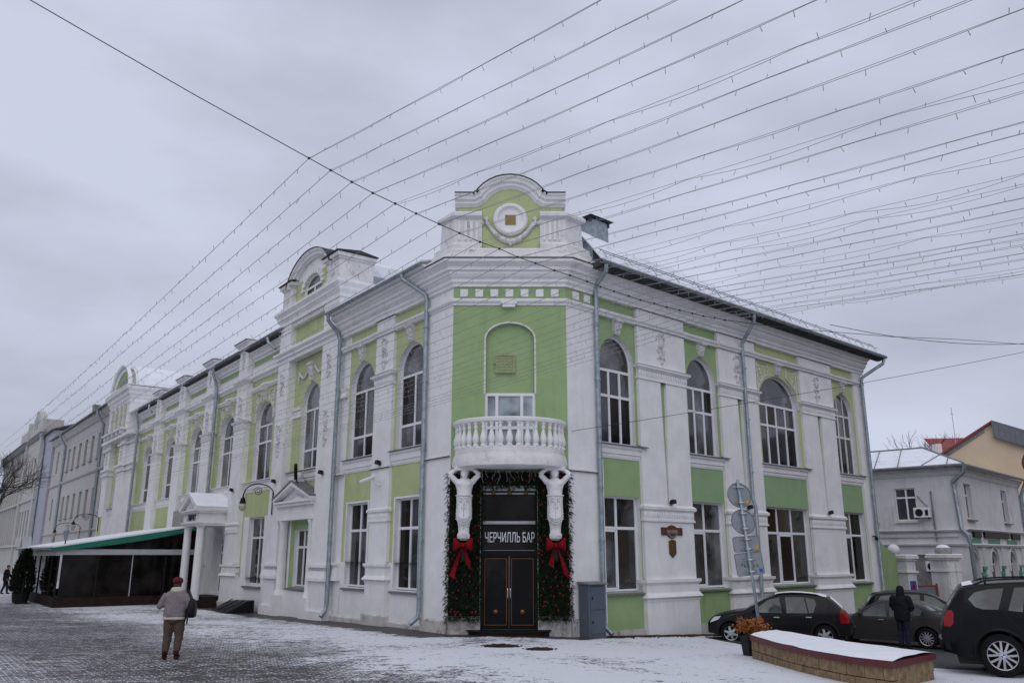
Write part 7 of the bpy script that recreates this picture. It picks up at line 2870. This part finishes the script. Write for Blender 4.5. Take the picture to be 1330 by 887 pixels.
def w_trous(mb, V, ring):
    mb.loft([ring((0, 0, .72), .19, .135, 16), ring((0, 0, .80), .205, .155, 16), ring((0, 0, .92), .19, .14, 16)])
    for s_ in ('L', 'R'):
        mb.tube([V('hp' + s_), V('hp' + s_).lerp(V('kn' + s_), .5), V('kn' + s_), V('kn' + s_).lerp(V('an' + s_), .5), V('an' + s_) + Vector((0, 0, .05))], [.118, .112, .090, .080, .068], 14)
def boots(mb, V, ring):
    for s_ in ('L', 'R'):
        a, to_ = V('an' + s_), V('to' + s_)
        mb.tube([a + Vector((0, 0, .06)), a + Vector((0, 0, -.02))], [.06, .055], 10)
        mb.tube([a + Vector((0, -.03, -.055)), a.lerp(to_, .5) + Vector((0, 0, -.025)), to_ + Vector((0, .02, 0))], [.046, .048, .038], 10)
def beret(mb, V, ring):
    c = V('head')
    mb.loft([ring(c + Vector((0, -.01, .015)), .088, .105, 16), ring(c + Vector((0, -.015, .05)), .105, .122, 16), ring(c + Vector((0, -.02, .10)), .100, .115, 16), ring(c + Vector((0, -.02, .135)), .06, .07, 16), ring(c + Vector((0, -.02, .145)), .012, .012, 16)])
def hair_back(mb, V, ring):
    mb.ell(V('head') + Vector((0, -.025, -.03)), (.082, .085, .09), 12, 8)
wz = g_h(-6.9, 18.3)
wp = person('woman in burgundy knit hat, mauve coat and brown trousers seen from behind on the pavers', (-7.1, 18.3, wz), R_(6), JW,
            [('coat', 'coat', w_coat, .014), ('coat_hem', 'fleece', w_trim, .010), ('coat_collar', 'fleece', w_collar, .011), ('coat_cuff', 'fleece', w_cuff('L'), .011), ('coat_cuff', 'fleece', w_cuff('R'), .011), ('trousers', 'trouser', w_trous, .013), ('boots', 'boot', boots, .010)],
            hat=[('hair', 'bark', hair_back), ('knit_hat', 'beret', beret)], scale=1.0, girth=.95)
bag = thing('shoulder_bag', "black leather shoulder bag on the woman's right shoulder", 'bag', (-7.1, 18.3, wz), R_(6))
mb = MB()
def rring(z, rx, ry, cx=.33, cy=.0):
    return [Vector((cx + rx * (abs(math.cos(a)) ** .6) * (1 if math.cos(a) > 0 else -1), cy + ry * (abs(math.sin(a)) ** .6) * (1 if math.sin(a) > 0 else -1), z)) for a in [2 * math.pi * k / 16 for k in range(16)]]
mb.loft([rring(.82, .06, .11), rring(.85, .085, .15), rring(.95, .09, .16), rring(1.08, .075, .14), rring(1.17, .05, .10), rring(1.2, .02, .06)])
local(mb.build('bag_body', 'bagblack', None, smooth=50), bag)
mb = MB()
for dy in (-.06, .08):
    mb.tube([(.33, dy, 1.15), (.27, dy * .8 - .02, 1.30), (.20, dy * .6, 1.40), (.24, dy * .6 + .04, 1.34), (.31, dy, 1.18)], .013, 6)
mb.tube([(.28, -.14, .92), (.30, -.17, .80), (.29, -.15, .70)], .018, 6)
mb.tube([(.24, -.11, 1.0), (.25, -.15, .84), (.24, -.15, .76)], .014, 6)
local(mb.build('bag_strap', 'bagblack', None), bag)

# hooded man by the cars
JM = dict(hip=(0, 0, .95), chest=(0, 0, 1.32), neck=(0, .03, 1.52), head=(0, .06, 1.65),
          shL=(-.20, 0, 1.44), elL=(-.28, .02, 1.16), wrL=(-.12, .24, 1.12), hdL=(-.05, .28, 1.13),
          shR=(.20, 0, 1.44), elR=(.28, .02, 1.16), wrR=(.14, .24, 1.10), hdR=(.07, .29, 1.10),
          hpL=(-.10, 0, .90), knL=(-.11, .03, .50), anL=(-.11, .0, .10), toL=(-.13, .17, .045),
          hpR=(.10, 0, .90), knR=(.10, .0, .50), anR=(.10, -.04, .10), toR=(.12, .13, .045))
def m_jacket(mb, V, ring):
    mb.loft([ring((0, 0, .80), .215, .165, 18), ring((0, 0, .92), .23, .175, 18), ring((0, 0, 1.1), .235, .175, 18), ring((0, 0, 1.3), .25, .17, 18), ring((0, 0, 1.44), .215, .14, 18), ring((0, .02, 1.51), .11, .09, 18)])
    for s_ in ('L', 'R'):
        mb.tube([V('sh' + s_) + Vector((0, 0, -.01)), V('sh' + s_).lerp(V('el' + s_), .5), V('el' + s_)], [.112, .104, .088], 12)
        mb.tube([V('el' + s_), V('wr' + s_)], [.088, .062], 12)
        mb.ell(V('sh' + s_) + Vector((0, 0, -.01)), (.105, .105, .10), 10, 8)
def m_hood(mb, V, ring):
    c = V('head')
    mb.loft([ring(c + Vector((0, -.035, -.17)), .125, .12, 16), ring(c + Vector((0, -.035, -.08)), .115, .115, 16), ring(c + Vector((0, -.03, .03)), .112, .115, 16), ring(c + Vector((0, -.03, .11)), .085, .09, 16), ring(c + Vector((0, -.03, .145)), .02, .02, 16)])
def m_trous(mb, V, ring):
    mb.loft([ring((0, 0, .80), .165, .125, 16), ring((0, 0, .90), .175, .135, 16), ring((0, 0, 1.0), .165, .125, 16)])
    for s_ in ('L', 'R'):
        mb.tube([V('hp' + s_), V('hp' + s_).lerp(V('kn' + s_), .5), V('kn' + s_), V('kn' + s_).lerp(V('an' + s_), .5), V('an' + s_) + Vector((0, 0, .02))], [.10, .095, .078, .072, .068], 14)
mxy = (12.0, 26.7)
person('hooded man in black padded jacket and dark jeans standing beside the grey sedan', (*mxy, g_h(*mxy) + .01), R_(-48), JM,
       [('jacket', 'jacket', m_jacket, .015), ('hood', 'jacket', m_hood, .014), ('jeans', 'jeans', m_trous, .014), ('boots', 'bagblack', boots, .011)], scale=1.05)
JF = dict(JM)
JF.update(elL=(-.30, .08, 1.18), wrL=(-.24, .26, 1.02), hdL=(-.20, .30, .96), elR=(.30, -.05, 1.17), wrR=(.29, .10, .95), hdR=(.28, .13, .86),
          knL=(-.12, .10, .50), anL=(-.13, .12, .11), toL=(-.15, .28, .05), knR=(.12, -.02, .50), anR=(.16, -.14, .12), toR=(.18, .0, .05))
def short_hair(mb, V, ring):
    mb.ell(V('head') + Vector((0, -.015, .03)), (.082, .098, .098), 12, 8)
fxy = (-32.1, 54.5)
person('distant man in dark jacket walking along the pavers beyond the cafe', (*fxy, g_h(*fxy)), R_(-70), JF,
       [('jacket', 'jacket', m_jacket, .02), ('trousers', 'jeans', m_trous, .02), ('boots', 'bagblack', boots, .014)], hat=[('hair', 'bark', short_hair)], scale=1.0)

# ---------------- cars
def interp(pl, x):
    if x <= pl[0][0]: return pl[0][1]
    for i in range(len(pl) - 1):
        if x <= pl[i + 1][0]:
            a, b = pl[i], pl[i + 1]
            return lerp(a[1], b[1], (x - a[0]) / (b[0] - a[0]))
    return pl[-1][1]
def smooth_pl(pl, n=6):
    P_ = [Vector((*p, 0)) for p in pl]
    o = []
    for i in range(len(P_) - 1):
        p0, p1, p2, p3 = P_[max(0, i - 1)], P_[i], P_[i + 1], P_[min(len(P_) - 1, i + 2)]
        for k in range(n):
            t = k / n
            q = .5 * ((2 * p1) + (p2 - p0) * t + (2 * p0 - 5 * p1 + 4 * p2 - p3) * t * t + (3 * p1 - p0 - 3 * p2 + p3) * t ** 3)
            o.append((q.x, q.y))
    o.append(pl[-1])
    o2 = [o[0]]
    for p in o[1:]:
        if p[0] > o2[-1][0] + 1e-4: o2.append(p)
    return o2

def car(label, loc, head, S_, paint, near=1, name='parked_car', group='cars parked by the corner building'):
    """S_: side view measured from the front bumper (x back, z up); near=+1 shows the car's left side"""
    t = thing(name, label, 'car', loc, math.atan2(head[1], head[0]), group)
    L_, W = S_['L'], S_['W']
    top = smooth_pl(S_['top'])
    belt = S_['belt']
    tum = S_.get('tum', .30)
    wr, wf, wb = S_['wr'], S_['wf'], S_['wb']
    base = S_.get('base', .22)
    ra = wr + .055
    def X(xf): return L_ / 2 - xf
    def hw(xf):
        u = abs(xf - L_ / 2) / (L_ / 2)
        return W / 2 * (1 - .17 * u ** 7 - .02 * u * u)
    def T(xf): return interp(top, xf)
    def Bt(xf): return min(interp(belt, xf), T(xf) - .05)
    def Bz(xf):
        b = base + (.10 * ss(L_ - .5, L_, xf)) + (.06 * (1 - ss(0, .4, xf)))
        for c in (wf, wb):
            d = abs(xf - c)
            if d < ra:
                b = max(b, wr + math.sqrt(ra * ra - d * d))
        return b
    def sidey(xf, z):
        b = Bt(xf)
        w_ = hw(xf)
        if z <= b:
            zm = lerp(base, b, .55)
            return w_ * (1 - .05 * max(0, (zm - z) / zm)) if z < zm else w_ * (1 - .012 * (z - zm) / max(.01, b - zm))
        return w_ * .988 - tum * (z - b)
    xs = sorted(set([0, .015, .05, .1, .17] + [L_ * i / 46 for i in range(1, 46)] + [L_ - .17, L_ - .1, L_ - .05, L_ - .015, L_] + [c + ra * math.cos(math.pi * k / 12) for c in (wf, wb) for k in range(13)] + [c + s_ * (ra + .004) for c in (wf, wb) for s_ in (-1, 1)]))
    rings = []
    for xf in xs:
        tz, b, z0 = T(xf), Bt(xf), Bz(xf)
        b = max(b, z0 + .02)
        tz = max(tz, b + .03)
        half = []
        zl = [z0, lerp(z0, b, .3), lerp(z0, b, .6), lerp(z0, b, .85), b]
        for z in zl: half.append((sidey(xf, z), z))
        zt = max(b + .012, tz - .055)
        yt = sidey(xf, zt)
        half.append((yt, zt))
        half.append((max(.02, yt - .05), tz - .018))
        half.append((max(.015, yt - .16), tz))
        half.append((0.0, tz + .012 + .025 * (1 if tz > b + .2 else .4)))
        ring = [Vector((X(xf), y, z)) for y, z in half] + [Vector((X(xf), -y, z)) for y, z in reversed(half[:-1])]
        rings.append(ring)
    mb = MB()
    mb.loft(rings)
    local(mb.build('body', paint, None, smooth=38), t)
    # underbody and wheel wells
    mb = MB()
    mb.hexa([(X(.25), -W / 2 + .16, .2), (X(L_ - .25), -W / 2 + .16, .2), (X(L_ - .25), W / 2 - .16, .2), (X(.25), W / 2 - .16, .2), (X(.3), -W / 2 + .14, .62), (X(L_ - .3), -W / 2 + .14, .62), (X(L_ - .3), W / 2 - .14, .62), (X(.3), W / 2 - .14, .62)])
    local(mb.build('underbody', 'plastic', None), t)
    def side_patch(pts, off=.006, th=.004, sides=(1, -1), nm='side_pane', m='carglass', sub=5):
        """polygon in (x,z) laid on the body side; subdivided vertically so it follows the tumblehome"""
        objs = []
        b2 = bmesh.new()
        vs_ = [b2.verts.new((x, 0, z)) for x, z in pts]
        b2.faces.new(vs_)
        bmesh.ops.triangulate(b2, faces=b2.faces[:])
        for _ in range(2):
            bmesh.ops.subdivide_edges(b2, edges=[e for e in b2.edges if e.calc_length() > .1], cuts=1, use_grid_fill=True)
        bmesh.ops.triangulate(b2, faces=b2.faces[:])
        b2.verts.index_update()
        co = [v_.co.copy() for v_ in b2.verts]
        fc_ = [tuple(v_.index for v_ in f.verts) for f in b2.faces]
        bd_ = [tuple(v_.index for v_ in e.verts) for e in b2.edges if len(e.link_faces) == 1]
        b2.free()
        for sg in sides:
            mb = MB()
            n0 = len(co)
            mb.add([Vector((X(c.x), sg * (sidey(c.x, c.z) + off), c.z)) for c in co] + [Vector((X(c.x), sg * (sidey(c.x, c.z) - .02), c.z)) for c in co],
                   fc_ + [(i, j, n0 + j, n0 + i) for i, j in bd_])
            objs.append(local(mb.build(nm, m, None, smooth=40), t))
        return objs
    for w_ in S_['windows']:
        side_patch(w_)
    def top_strip(x0, x1, w0, w1, nm, m, n=7, off=.007):
        mb = MB()
        A, Bq = [], []
        for k in range(n + 1):
            xf = lerp(x0, x1, k / n)
            tz = T(xf)
            yt = sidey(xf, max(Bt(xf) + .012, tz - .055)) - lerp(w0, w1, k / n)
            A.append([Vector((X(xf), -yt, tz + off - .008)), Vector((X(xf), -yt * .5, tz + off + .012)), Vector((X(xf), 0, tz + off + .04)), Vector((X(xf), yt * .5, tz + off + .012)), Vector((X(xf), yt, tz + off - .008))])
        vs = [p for r_ in A for p in r_]
        mb.add(vs, [(i * 5 + j, i * 5 + j + 1, (i + 1) * 5 + j + 1, (i + 1) * 5 + j) for i in range(n) for j in range(4)])
        return local(mb.build(nm, m, None, smooth=True), t)
    top_strip(*S_['shield'], 'windscreen', 'carglass')
    top_strip(*S_['rear'], 'rear_window', 'carglass')
    # wheels
    for xf in (wf, wb):
        for sg in (1, -1):
            yw = sg * (W / 2 - .10)
            mtw = Matrix.Rotation(R_(90), 3, 'X')
            mb = MB()
            hwid = .105
            mb.lathe([(wr * .68, -hwid), (wr * .9, -hwid), (wr * .98, -hwid * .7), (wr, -hwid * .3), (wr, hwid * .3), (wr * .98, hwid * .7), (wr * .9, hwid), (wr * .68, hwid), (wr * .66, 0)], (X(xf), yw, wr), 28, mtw, True)
            wheel = local(mb.build('wheel', 'rubber', None, smooth=40), t)
            mb = MB()
            yo = yw + sg * hwid * .55
            mb.lathe([(wr * .70, -.02), (wr * .72, 0), (wr * .70, .02), (wr * .64, .01), (wr * .63, -.01)], (X(xf), yo, wr), 28, mtw, True)
            ns = S_.get('spokes', 5)
            wsp = S_.get('spw', .05)
            for k in range(ns):
                a = 2 * math.pi * k / ns + .3
                dx, dz = math.cos(a), math.sin(a)
                px, pz = -dz, dx
                c0_, c1_ = wr * .12, wr * .66
                def pt(r_, w_, y): return Vector((X(xf) + dx * r_ + px * w_, yo + sg * y, wr + dz * r_ + pz * w_))
                if S_.get('vspoke'):
                    for q in (-1, 1):
                        mb.hexa([pt(c0_, q * .005, -.01), pt(c0_, q * .04, -.01), pt(c1_, q * .085, -.02), pt(c1_, q * .045, -.02), pt(c0_, q * .005, .025), pt(c0_, q * .04, .025), pt(c1_, q * .085, .012), pt(c1_, q * .045, .012)])
                else:
                    mb.hexa([pt(c0_, -wsp * .7, -.01), pt(c0_, wsp * .7, -.01), pt(c1_, wsp * .5, -.02), pt(c1_, -wsp * .5, -.02), pt(c0_, -wsp * .7, .02), pt(c0_, wsp * .7, .02), pt(c1_, wsp * .5, .01), pt(c1_, -wsp * .5, .01)])
            mb.lathe([(0, sg * -.03), (wr * .17, sg * -.028), (wr * .18, 0)], (X(xf), yo, wr), 14, mtw)
            rim = local(mb.build('rim', 'alloy', None), wheel)
            mb = MB()
            mb.lathe([(wr * .66, 0), (0, 0)], (X(xf), yo - sg * .045, wr), 20, mtw)
            local(mb.build('brake_disc', 'plastic', None), wheel)
            if S_.get('roundel') and sg == near * 1:
                for k in range(4):
                    mb = MB()
                    vs = [(X(xf), yo + sg * .034, wr)] + [(X(xf) + .034 * math.cos(a), yo + sg * .034, wr + .034 * math.sin(a)) for a in [math.pi / 2 * k + math.pi / 2 * j / 5 for j in range(6)]]
                    mb.poly(vs)
                    local(mb.build('hub_emblem', 'letters' if k % 2 else 'blue', None), wheel)
    # arch trim
    if S_.get('arch_trim'):
        for xf in (wf, wb):
            for sg in (1, -1):
                mb = MB()
                mb.tube([Vector((X(xf + (ra + .02) * math.cos(a)), sg * (sidey(xf, .5) + .002), wr + (ra + .02) * math.sin(a))) for a in [math.pi * k / 14 for k in range(15)]], .028, 5)
                local(mb.build('arch_trim', S_['arch_trim'], None), t)
    # door seams, handles, mirrors
    mb = MB()
    for line in S_['seams']:
        for sg in (1, -1):
            mb.tube([Vector((X(x), sg * (sidey(x, z) + .001), z)) for x, z in line], .006, 4)
    local(mb.build('door_seam', 'plastic', None), t)
    for x, z in S_['handles']:
        for sg in (1, -1):
            mb = MB()
            y = sidey(x, z)
            mb.hexa([Vector((X(x + a), sg * (y + b), z + c)) for c in (-.014, .016) for a, b in ((-.09, -.01), (.09, -.01), (.085, .035), (-.085, .035))])
            local(mb.build('door_handle', S_.get('handle_m', 'chrome'), None, bevel=.006), t)
    mx_, mz = S_['mirror']
    for sg in (1, -1):
        mb = MB()
        y = sidey(mx_, mz)
        mb.ell((X(mx_), sg * (y + .11), mz + .05), (.06, .10, .075), 10, 7)
        mb.tube([(X(mx_), sg * (y - .02), mz), (X(mx_), sg * (y + .08), mz + .03)], .025, 6)
        local(mb.build('wing_mirror', paint, None, smooth=True), t)
    for pts in S_['tail']:
        side_patch(pts, off=.012, nm='tail_lamp', m='taillight')
        # wrap on the rear face
    for sg in (1, -1):
        mb = MB()
        z0, z1 = S_['tailz']
        xr = L_ - .035
        ye = hw(L_ - .03)
        def xrear(z):
            c = [xf for xf in [L_ * .6 + L_ * .4 * k / 80 for k in range(81)] if T(xf) >= z]
            return c[-1] if c else L_ * .8
        e0, e1 = xrear(z0), xrear(z1)
        yb0, yb1 = sidey(e0 - .02, z0), sidey(e1 - .02, z1)
        mb.hexa([(X(e0 - .08), sg * (yb0 - .30), z0), (X(e0 - .08), sg * (yb0 + .008), z0), (X(e0 - .01), sg * (yb0 + .002), z0), (X(e0 + .012), sg * (yb0 - .30), z0),
                 (X(e1 - .08), sg * (yb1 - .30), z1), (X(e1 - .08), sg * (yb1 + .008), z1), (X(e1 - .01), sg * (yb1 + .002), z1), (X(e1 + .012), sg * (yb1 - .30), z1)])
        local(mb.build('tail_lamp', 'taillight', None, bevel=.01), t)
    for pts in S_['headl']:
        side_patch(pts, off=.01, nm='headlight', m='lampclear')
    if S_.get('sill'):
        side_patch([(wf + ra + .02, base + .0), (wb - ra - .02, base + .0), (wb - ra - .02, base + .14), (wf + ra + .02, base + .14)], off=.012, nm='sill_trim', m='plastic')
    # rear plate, bumper strip
    mb = MB()
    pz = S_.get('platez', .62)
    xp = [xf for xf in [L_ * .6 + L_ * .4 * k / 80 for k in range(81)] if T(xf) >= pz + .1][-1] - .01
    mb.hexa([(X(xp - .05), -.27, pz), (X(xp - .05), .27, pz), (X(xp + .035), .27, pz), (X(xp + .035), -.27, pz), (X(xp - .05), -.27, pz + .115), (X(xp - .05), .27, pz + .115), (X(xp + .02), .27, pz + .115), (X(xp + .02), -.27, pz + .115)])
    local(mb.build('number_plate', 'plate', None), t)
    mb = MB()
    n = 9
    for (za, zb_, bulge) in ((base + .12, base + .34, .05),):
        rr_ = []
        for k in range(n):
            u = k / (n - 1) * 2 - 1
            y = u * hw(L_ - .1) * 1.0
            x = X(L_ + bulge - .10 * abs(u) ** 4)
            rr_.append([Vector((x + .12, y, za)), Vector((x, y, za + .03)), Vector((x, y, zb_ - .03)), Vector((x + .12, y, zb_))])
        mb.loft(rr_)
    local(mb.build('rear_bumper', S_.get('bumper_m', paint), None, smooth=40), t)
    if S_.get('rails'):
        xa, xb, dz = S_['rails']
        for sg in (1, -1):
            mb = MB()
            pp = []
            for k in range(11):
                x = lerp(xa, xb, k / 10)
                y = sidey(x, T(x) - .055) - .10
                z = T(x) + dz * min(1, 4 * math.sin(math.pi * k / 10)) - .01
                pp.append((X(x), sg * y, z))
            mb.tube(pp, .018, 6)
            for k in (1, 5, 9):
                mb.tube([pp[k], (pp[k][0], pp[k][1], pp[k][2] - dz - .02)], .02, 6)
            local(mb.build('roof_rail', 'plastic', None), t)
    if S_.get('roof_snow'):
        xa, xb, ins = S_['roof_snow']
        top_strip(xa, xb, ins, ins, 'roof_snow', 'snow', 8, .016)
    if S_.get('rear_snow'):
        xa, xb, ins = S_['rear_snow']
        top_strip(xa, xb, ins, ins, 'rear_snow', 'snow', 6, .03)
    if S_.get('roof_box'):
        xa, xb, hh = S_['roof_box']
        mb = MB()
        rr_ = []
        for k in range(9):
            u = k / 8
            x = lerp(xa, xb, u)
            s1 = (math.sin(math.pi * min(1, max(0, u * .92 + .06)))) ** .35
            z = T(lerp(xa, xb, .5)) + .05
            rr_.append([Vector((X(x), y * s1, z + zz_ * hh * (s1 if zz_ > .2 else 1))) for y, zz_ in ((-.36, 0), (-.40, .3), (-.36, .8), (-.2, 1), (.2, 1), (.36, .8), (.40, .3), (.36, 0))])
        mb.loft(rr_)
        rbx = local(mb.build('roof_box', 'black', None, smooth=45), t)
        mb = MB()
        for x in (lerp(xa, xb, .25), lerp(xa, xb, .75)):
            mb.tube([(X(x), -.55, T(x) + .03), (X(x), .55, T(x) + .03)], .022, 6)
        local(mb.build('roof_bar', 'plastic', None), t)
    return t

hatch = dict(L=4.25, W=1.74, wr=.31, wf=.70, wb=3.42, base=.24,
             top=[(0, .60), (.06, .70), (.30, .82), (.75, .93), (1.17, 1.0), (1.55, 1.22), (1.95, 1.40), (2.4, 1.475), (2.9, 1.475), (3.4, 1.42), (3.62, 1.36), (3.80, 1.22), (3.98, 1.04), (4.15, .86), (4.25, .66)],
             belt=[(0, .60), (1.1, .90), (2.2, .90), (3.4, .95), (4.0, .98), (4.25, .8)],
             windows=[[(1.36, .93), (1.42, .98), (1.86, 1.30), (2.18, 1.375), (2.24, .93)], [(2.38, .93), (2.36, 1.385), (2.90, 1.39), (2.98, .94)], [(3.02, .94), (2.94, 1.385), (3.20, 1.33), (3.24, 1.2), (3.14, .96)]],
             shield=(1.20, 1.96, .10, .16), rear=(3.68, 4.0, .14, .12),
             seams=[[(1.26, .95), (1.22, .6), (1.30, .40), (2.28, .40), (2.30, 1.38)], [(2.30, .40), (2.95, .40), (3.06, .6), (3.10, .95)], [(0.25, .80), (.6, .88), (1.1, .95)]],
             handles=[(2.08, .80), (3.0, .82)], mirror=(1.42, .95),
             tail=[[(3.92, 1.06), (3.86, .86), (3.88, .68), (4.06, .66), (4.16, .72), (4.08, .94)]], tailz=(.68, .95),
             headl=[[(.10, .66), (.08, .60), (.34, .70), (.42, .80), (.22, .77)]], platez=.72, sill=True, arch_trim='plastic',
             rails=(2.0, 3.4, .035), roof_snow=(2.05, 3.55, .12), rear_snow=(3.66, 3.98, .3), spokes=6, spw=.055, bumper_m='plastic')
car('graphite five-door hatchback with snow on its roof, parked nearest the corner building', (8.35, 27.1, g_h(8.35, 27.1)), (-.94, .34), hatch, 'cargraphite')
sedan = dict(L=4.5, W=1.78, wr=.32, wf=.86, wb=3.5, base=.2,
             top=[(0, .58), (.06, .66), (.4, .80), (.9, .90), (1.25, .95), (1.7, 1.22), (2.1, 1.40), (2.5, 1.455), (2.95, 1.44), (3.35, 1.34), (3.75, 1.14), (4.0, 1.06), (4.35, 1.03), (4.46, .96), (4.5, .7)],
             belt=[(0, .58), (1.2, .87), (2.4, .92), (3.5, .98), (4.2, .98), (4.5, .85)],
             windows=[[(1.52, .93), (1.58, 1.0), (1.98, 1.29), (2.32, 1.37), (2.36, .94)], [(2.46, .94), (2.44, 1.38), (2.88, 1.37), (3.12, 1.30), (3.1, .98)], [(3.16, .985), (3.18, 1.285), (3.42, 1.18), (3.52, 1.02)]],
             shield=(1.28, 2.1, .10, .16), rear=(3.3, 3.86, .18, .12),
             seams=[[(1.38, .93), (1.34, .6), (1.42, .36), (2.40, .36), (2.40, 1.38)], [(2.40, .36), (2.98, .36), (3.12, .6), (3.14, .97)], [(3.9, 1.03), (4.2, .8), (4.45, .76)]],
             handles=[(2.18, .83), (3.02, .87)], mirror=(1.55, .96),
             tail=[[(4.0, .98), (4.2, .99), (4.46, .93), (4.47, .82), (4.25, .86), (4.0, .95)]], tailz=(.82, .96),
             headl=[[(.10, .64), (.08, .58), (.4, .68), (.6, .80), (.3, .76)]], platez=.70, spokes=12, spw=.028, roof_snow=None)
car('metallic grey sedan parked nose-in between the hatchback and the hooded man', (12.65, 29.1, g_h(12.65, 29.1)), (-.80, .60), sedan, 'cargrey')
suv = dict(L=4.85, W=1.93, wr=.385, wf=.93, wb=3.87, base=.30,
           top=[(0, .72), (.06, .84), (.35, 1.0), (.9, 1.10), (1.35, 1.16), (1.75, 1.42), (2.15, 1.64), (2.6, 1.715), (3.3, 1.715), (3.9, 1.68), (4.32, 1.62), (4.46, 1.55), (4.62, 1.32), (4.76, 1.10), (4.83, .86), (4.85, .74)],
           belt=[(0, .74), (1.3, 1.08), (2.6, 1.13), (3.8, 1.19), (4.5, 1.22), (4.85, .95)],
           windows=[[(1.62, 1.12), (1.7, 1.19), (2.1, 1.52), (2.5, 1.60), (2.56, 1.14)], [(2.68, 1.14), (2.66, 1.61), (3.28, 1.61), (3.40, 1.17)], [(3.45, 1.17), (3.34, 1.61), (3.52, 1.60), (3.68, 1.19)], [(3.84, 1.20), (3.70, 1.585), (3.95, 1.565), (4.20, 1.50), (4.32, 1.38), (4.22, 1.24), (4.1, 1.20)]],
           shield=(1.38, 2.15, .10, .16), rear=(4.42, 4.68, .16, .12),
           seams=[[(1.5, 1.10), (1.44, .7), (1.55, .45), (2.62, .45), (2.62, 1.62)], [(2.62, .45), (3.25, .45), (3.4, .7), (3.78, 1.18)], [(4.45, 1.18), (4.5, .9), (4.52, .7)]],
           handles=[(2.40, 1.02), (3.50, 1.06)], handle_m='carblack', mirror=(1.68, 1.13),
           tail=[[(4.60, 1.10), (4.62, 1.17), (4.70, 1.16), (4.80, .98), (4.78, .87), (4.68, .86), (4.62, .93)]], tailz=(.86, 1.14),
           headl=[[(.10, .8), (.08, .72), (.5, .84), (.7, .98), (.3, .93)]], platez=.80, sill=True, arch_trim='carblack',
           rails=(2.1, 4.2, .06), roof_snow=(4.20, 4.38, .12), spokes=6, vspoke=True, roundel=True)
car('black off-roader with roof rails and wide alloy wheels at the right edge', (10.84, 16.55, g_h(10.6, 16.3)), (.90, -.436), suv, 'carblack', near=-1)
wagon = dict(hatch)
wagon.update(L=4.55, W=1.8, wf=.8, wb=3.55, rails=None, roof_snow=None, rear_snow=None, arch_trim=None,
             top=[(0, .60), (.06, .70), (.40, .84), (.95, .95), (1.35, 1.0), (1.75, 1.22), (2.2, 1.42), (2.7, 1.48), (3.3, 1.47), (3.8, 1.42), (4.05, 1.34), (4.25, 1.12), (4.4, .95), (4.55, .66)],
             rear=(4.08, 4.36, .14, .12), shield=(1.38, 2.2, .10, .16), tail=[[(4.2, 1.0), (4.2, .8), (4.44, .78), (4.5, .86)]],
             windows=[[(1.55, .95), (1.62, 1.0), (2.08, 1.32), (2.40, 1.39), (2.45, .95)], [(2.56, .95), (2.54, 1.40), (3.2, 1.40), (3.25, .96)], [(3.34, .96), (3.3, 1.39), (3.8, 1.34), (4.0, 1.05), (3.9, .98)]])
est = car('tall dark estate car behind the grey sedan with its windscreen facing right', (15.5, 32.4, g_h(15.5, 32.4)), (.92, -.30), wagon, 'carblack')
est.scale = (1.06, 1.0, 1.19)
car('dark car mostly hidden between the estate car and the black off-roader', (17.3, 31.6, g_h(17.3, 31.6)), (-.75, .66), dict(sedan), 'cargraphite')
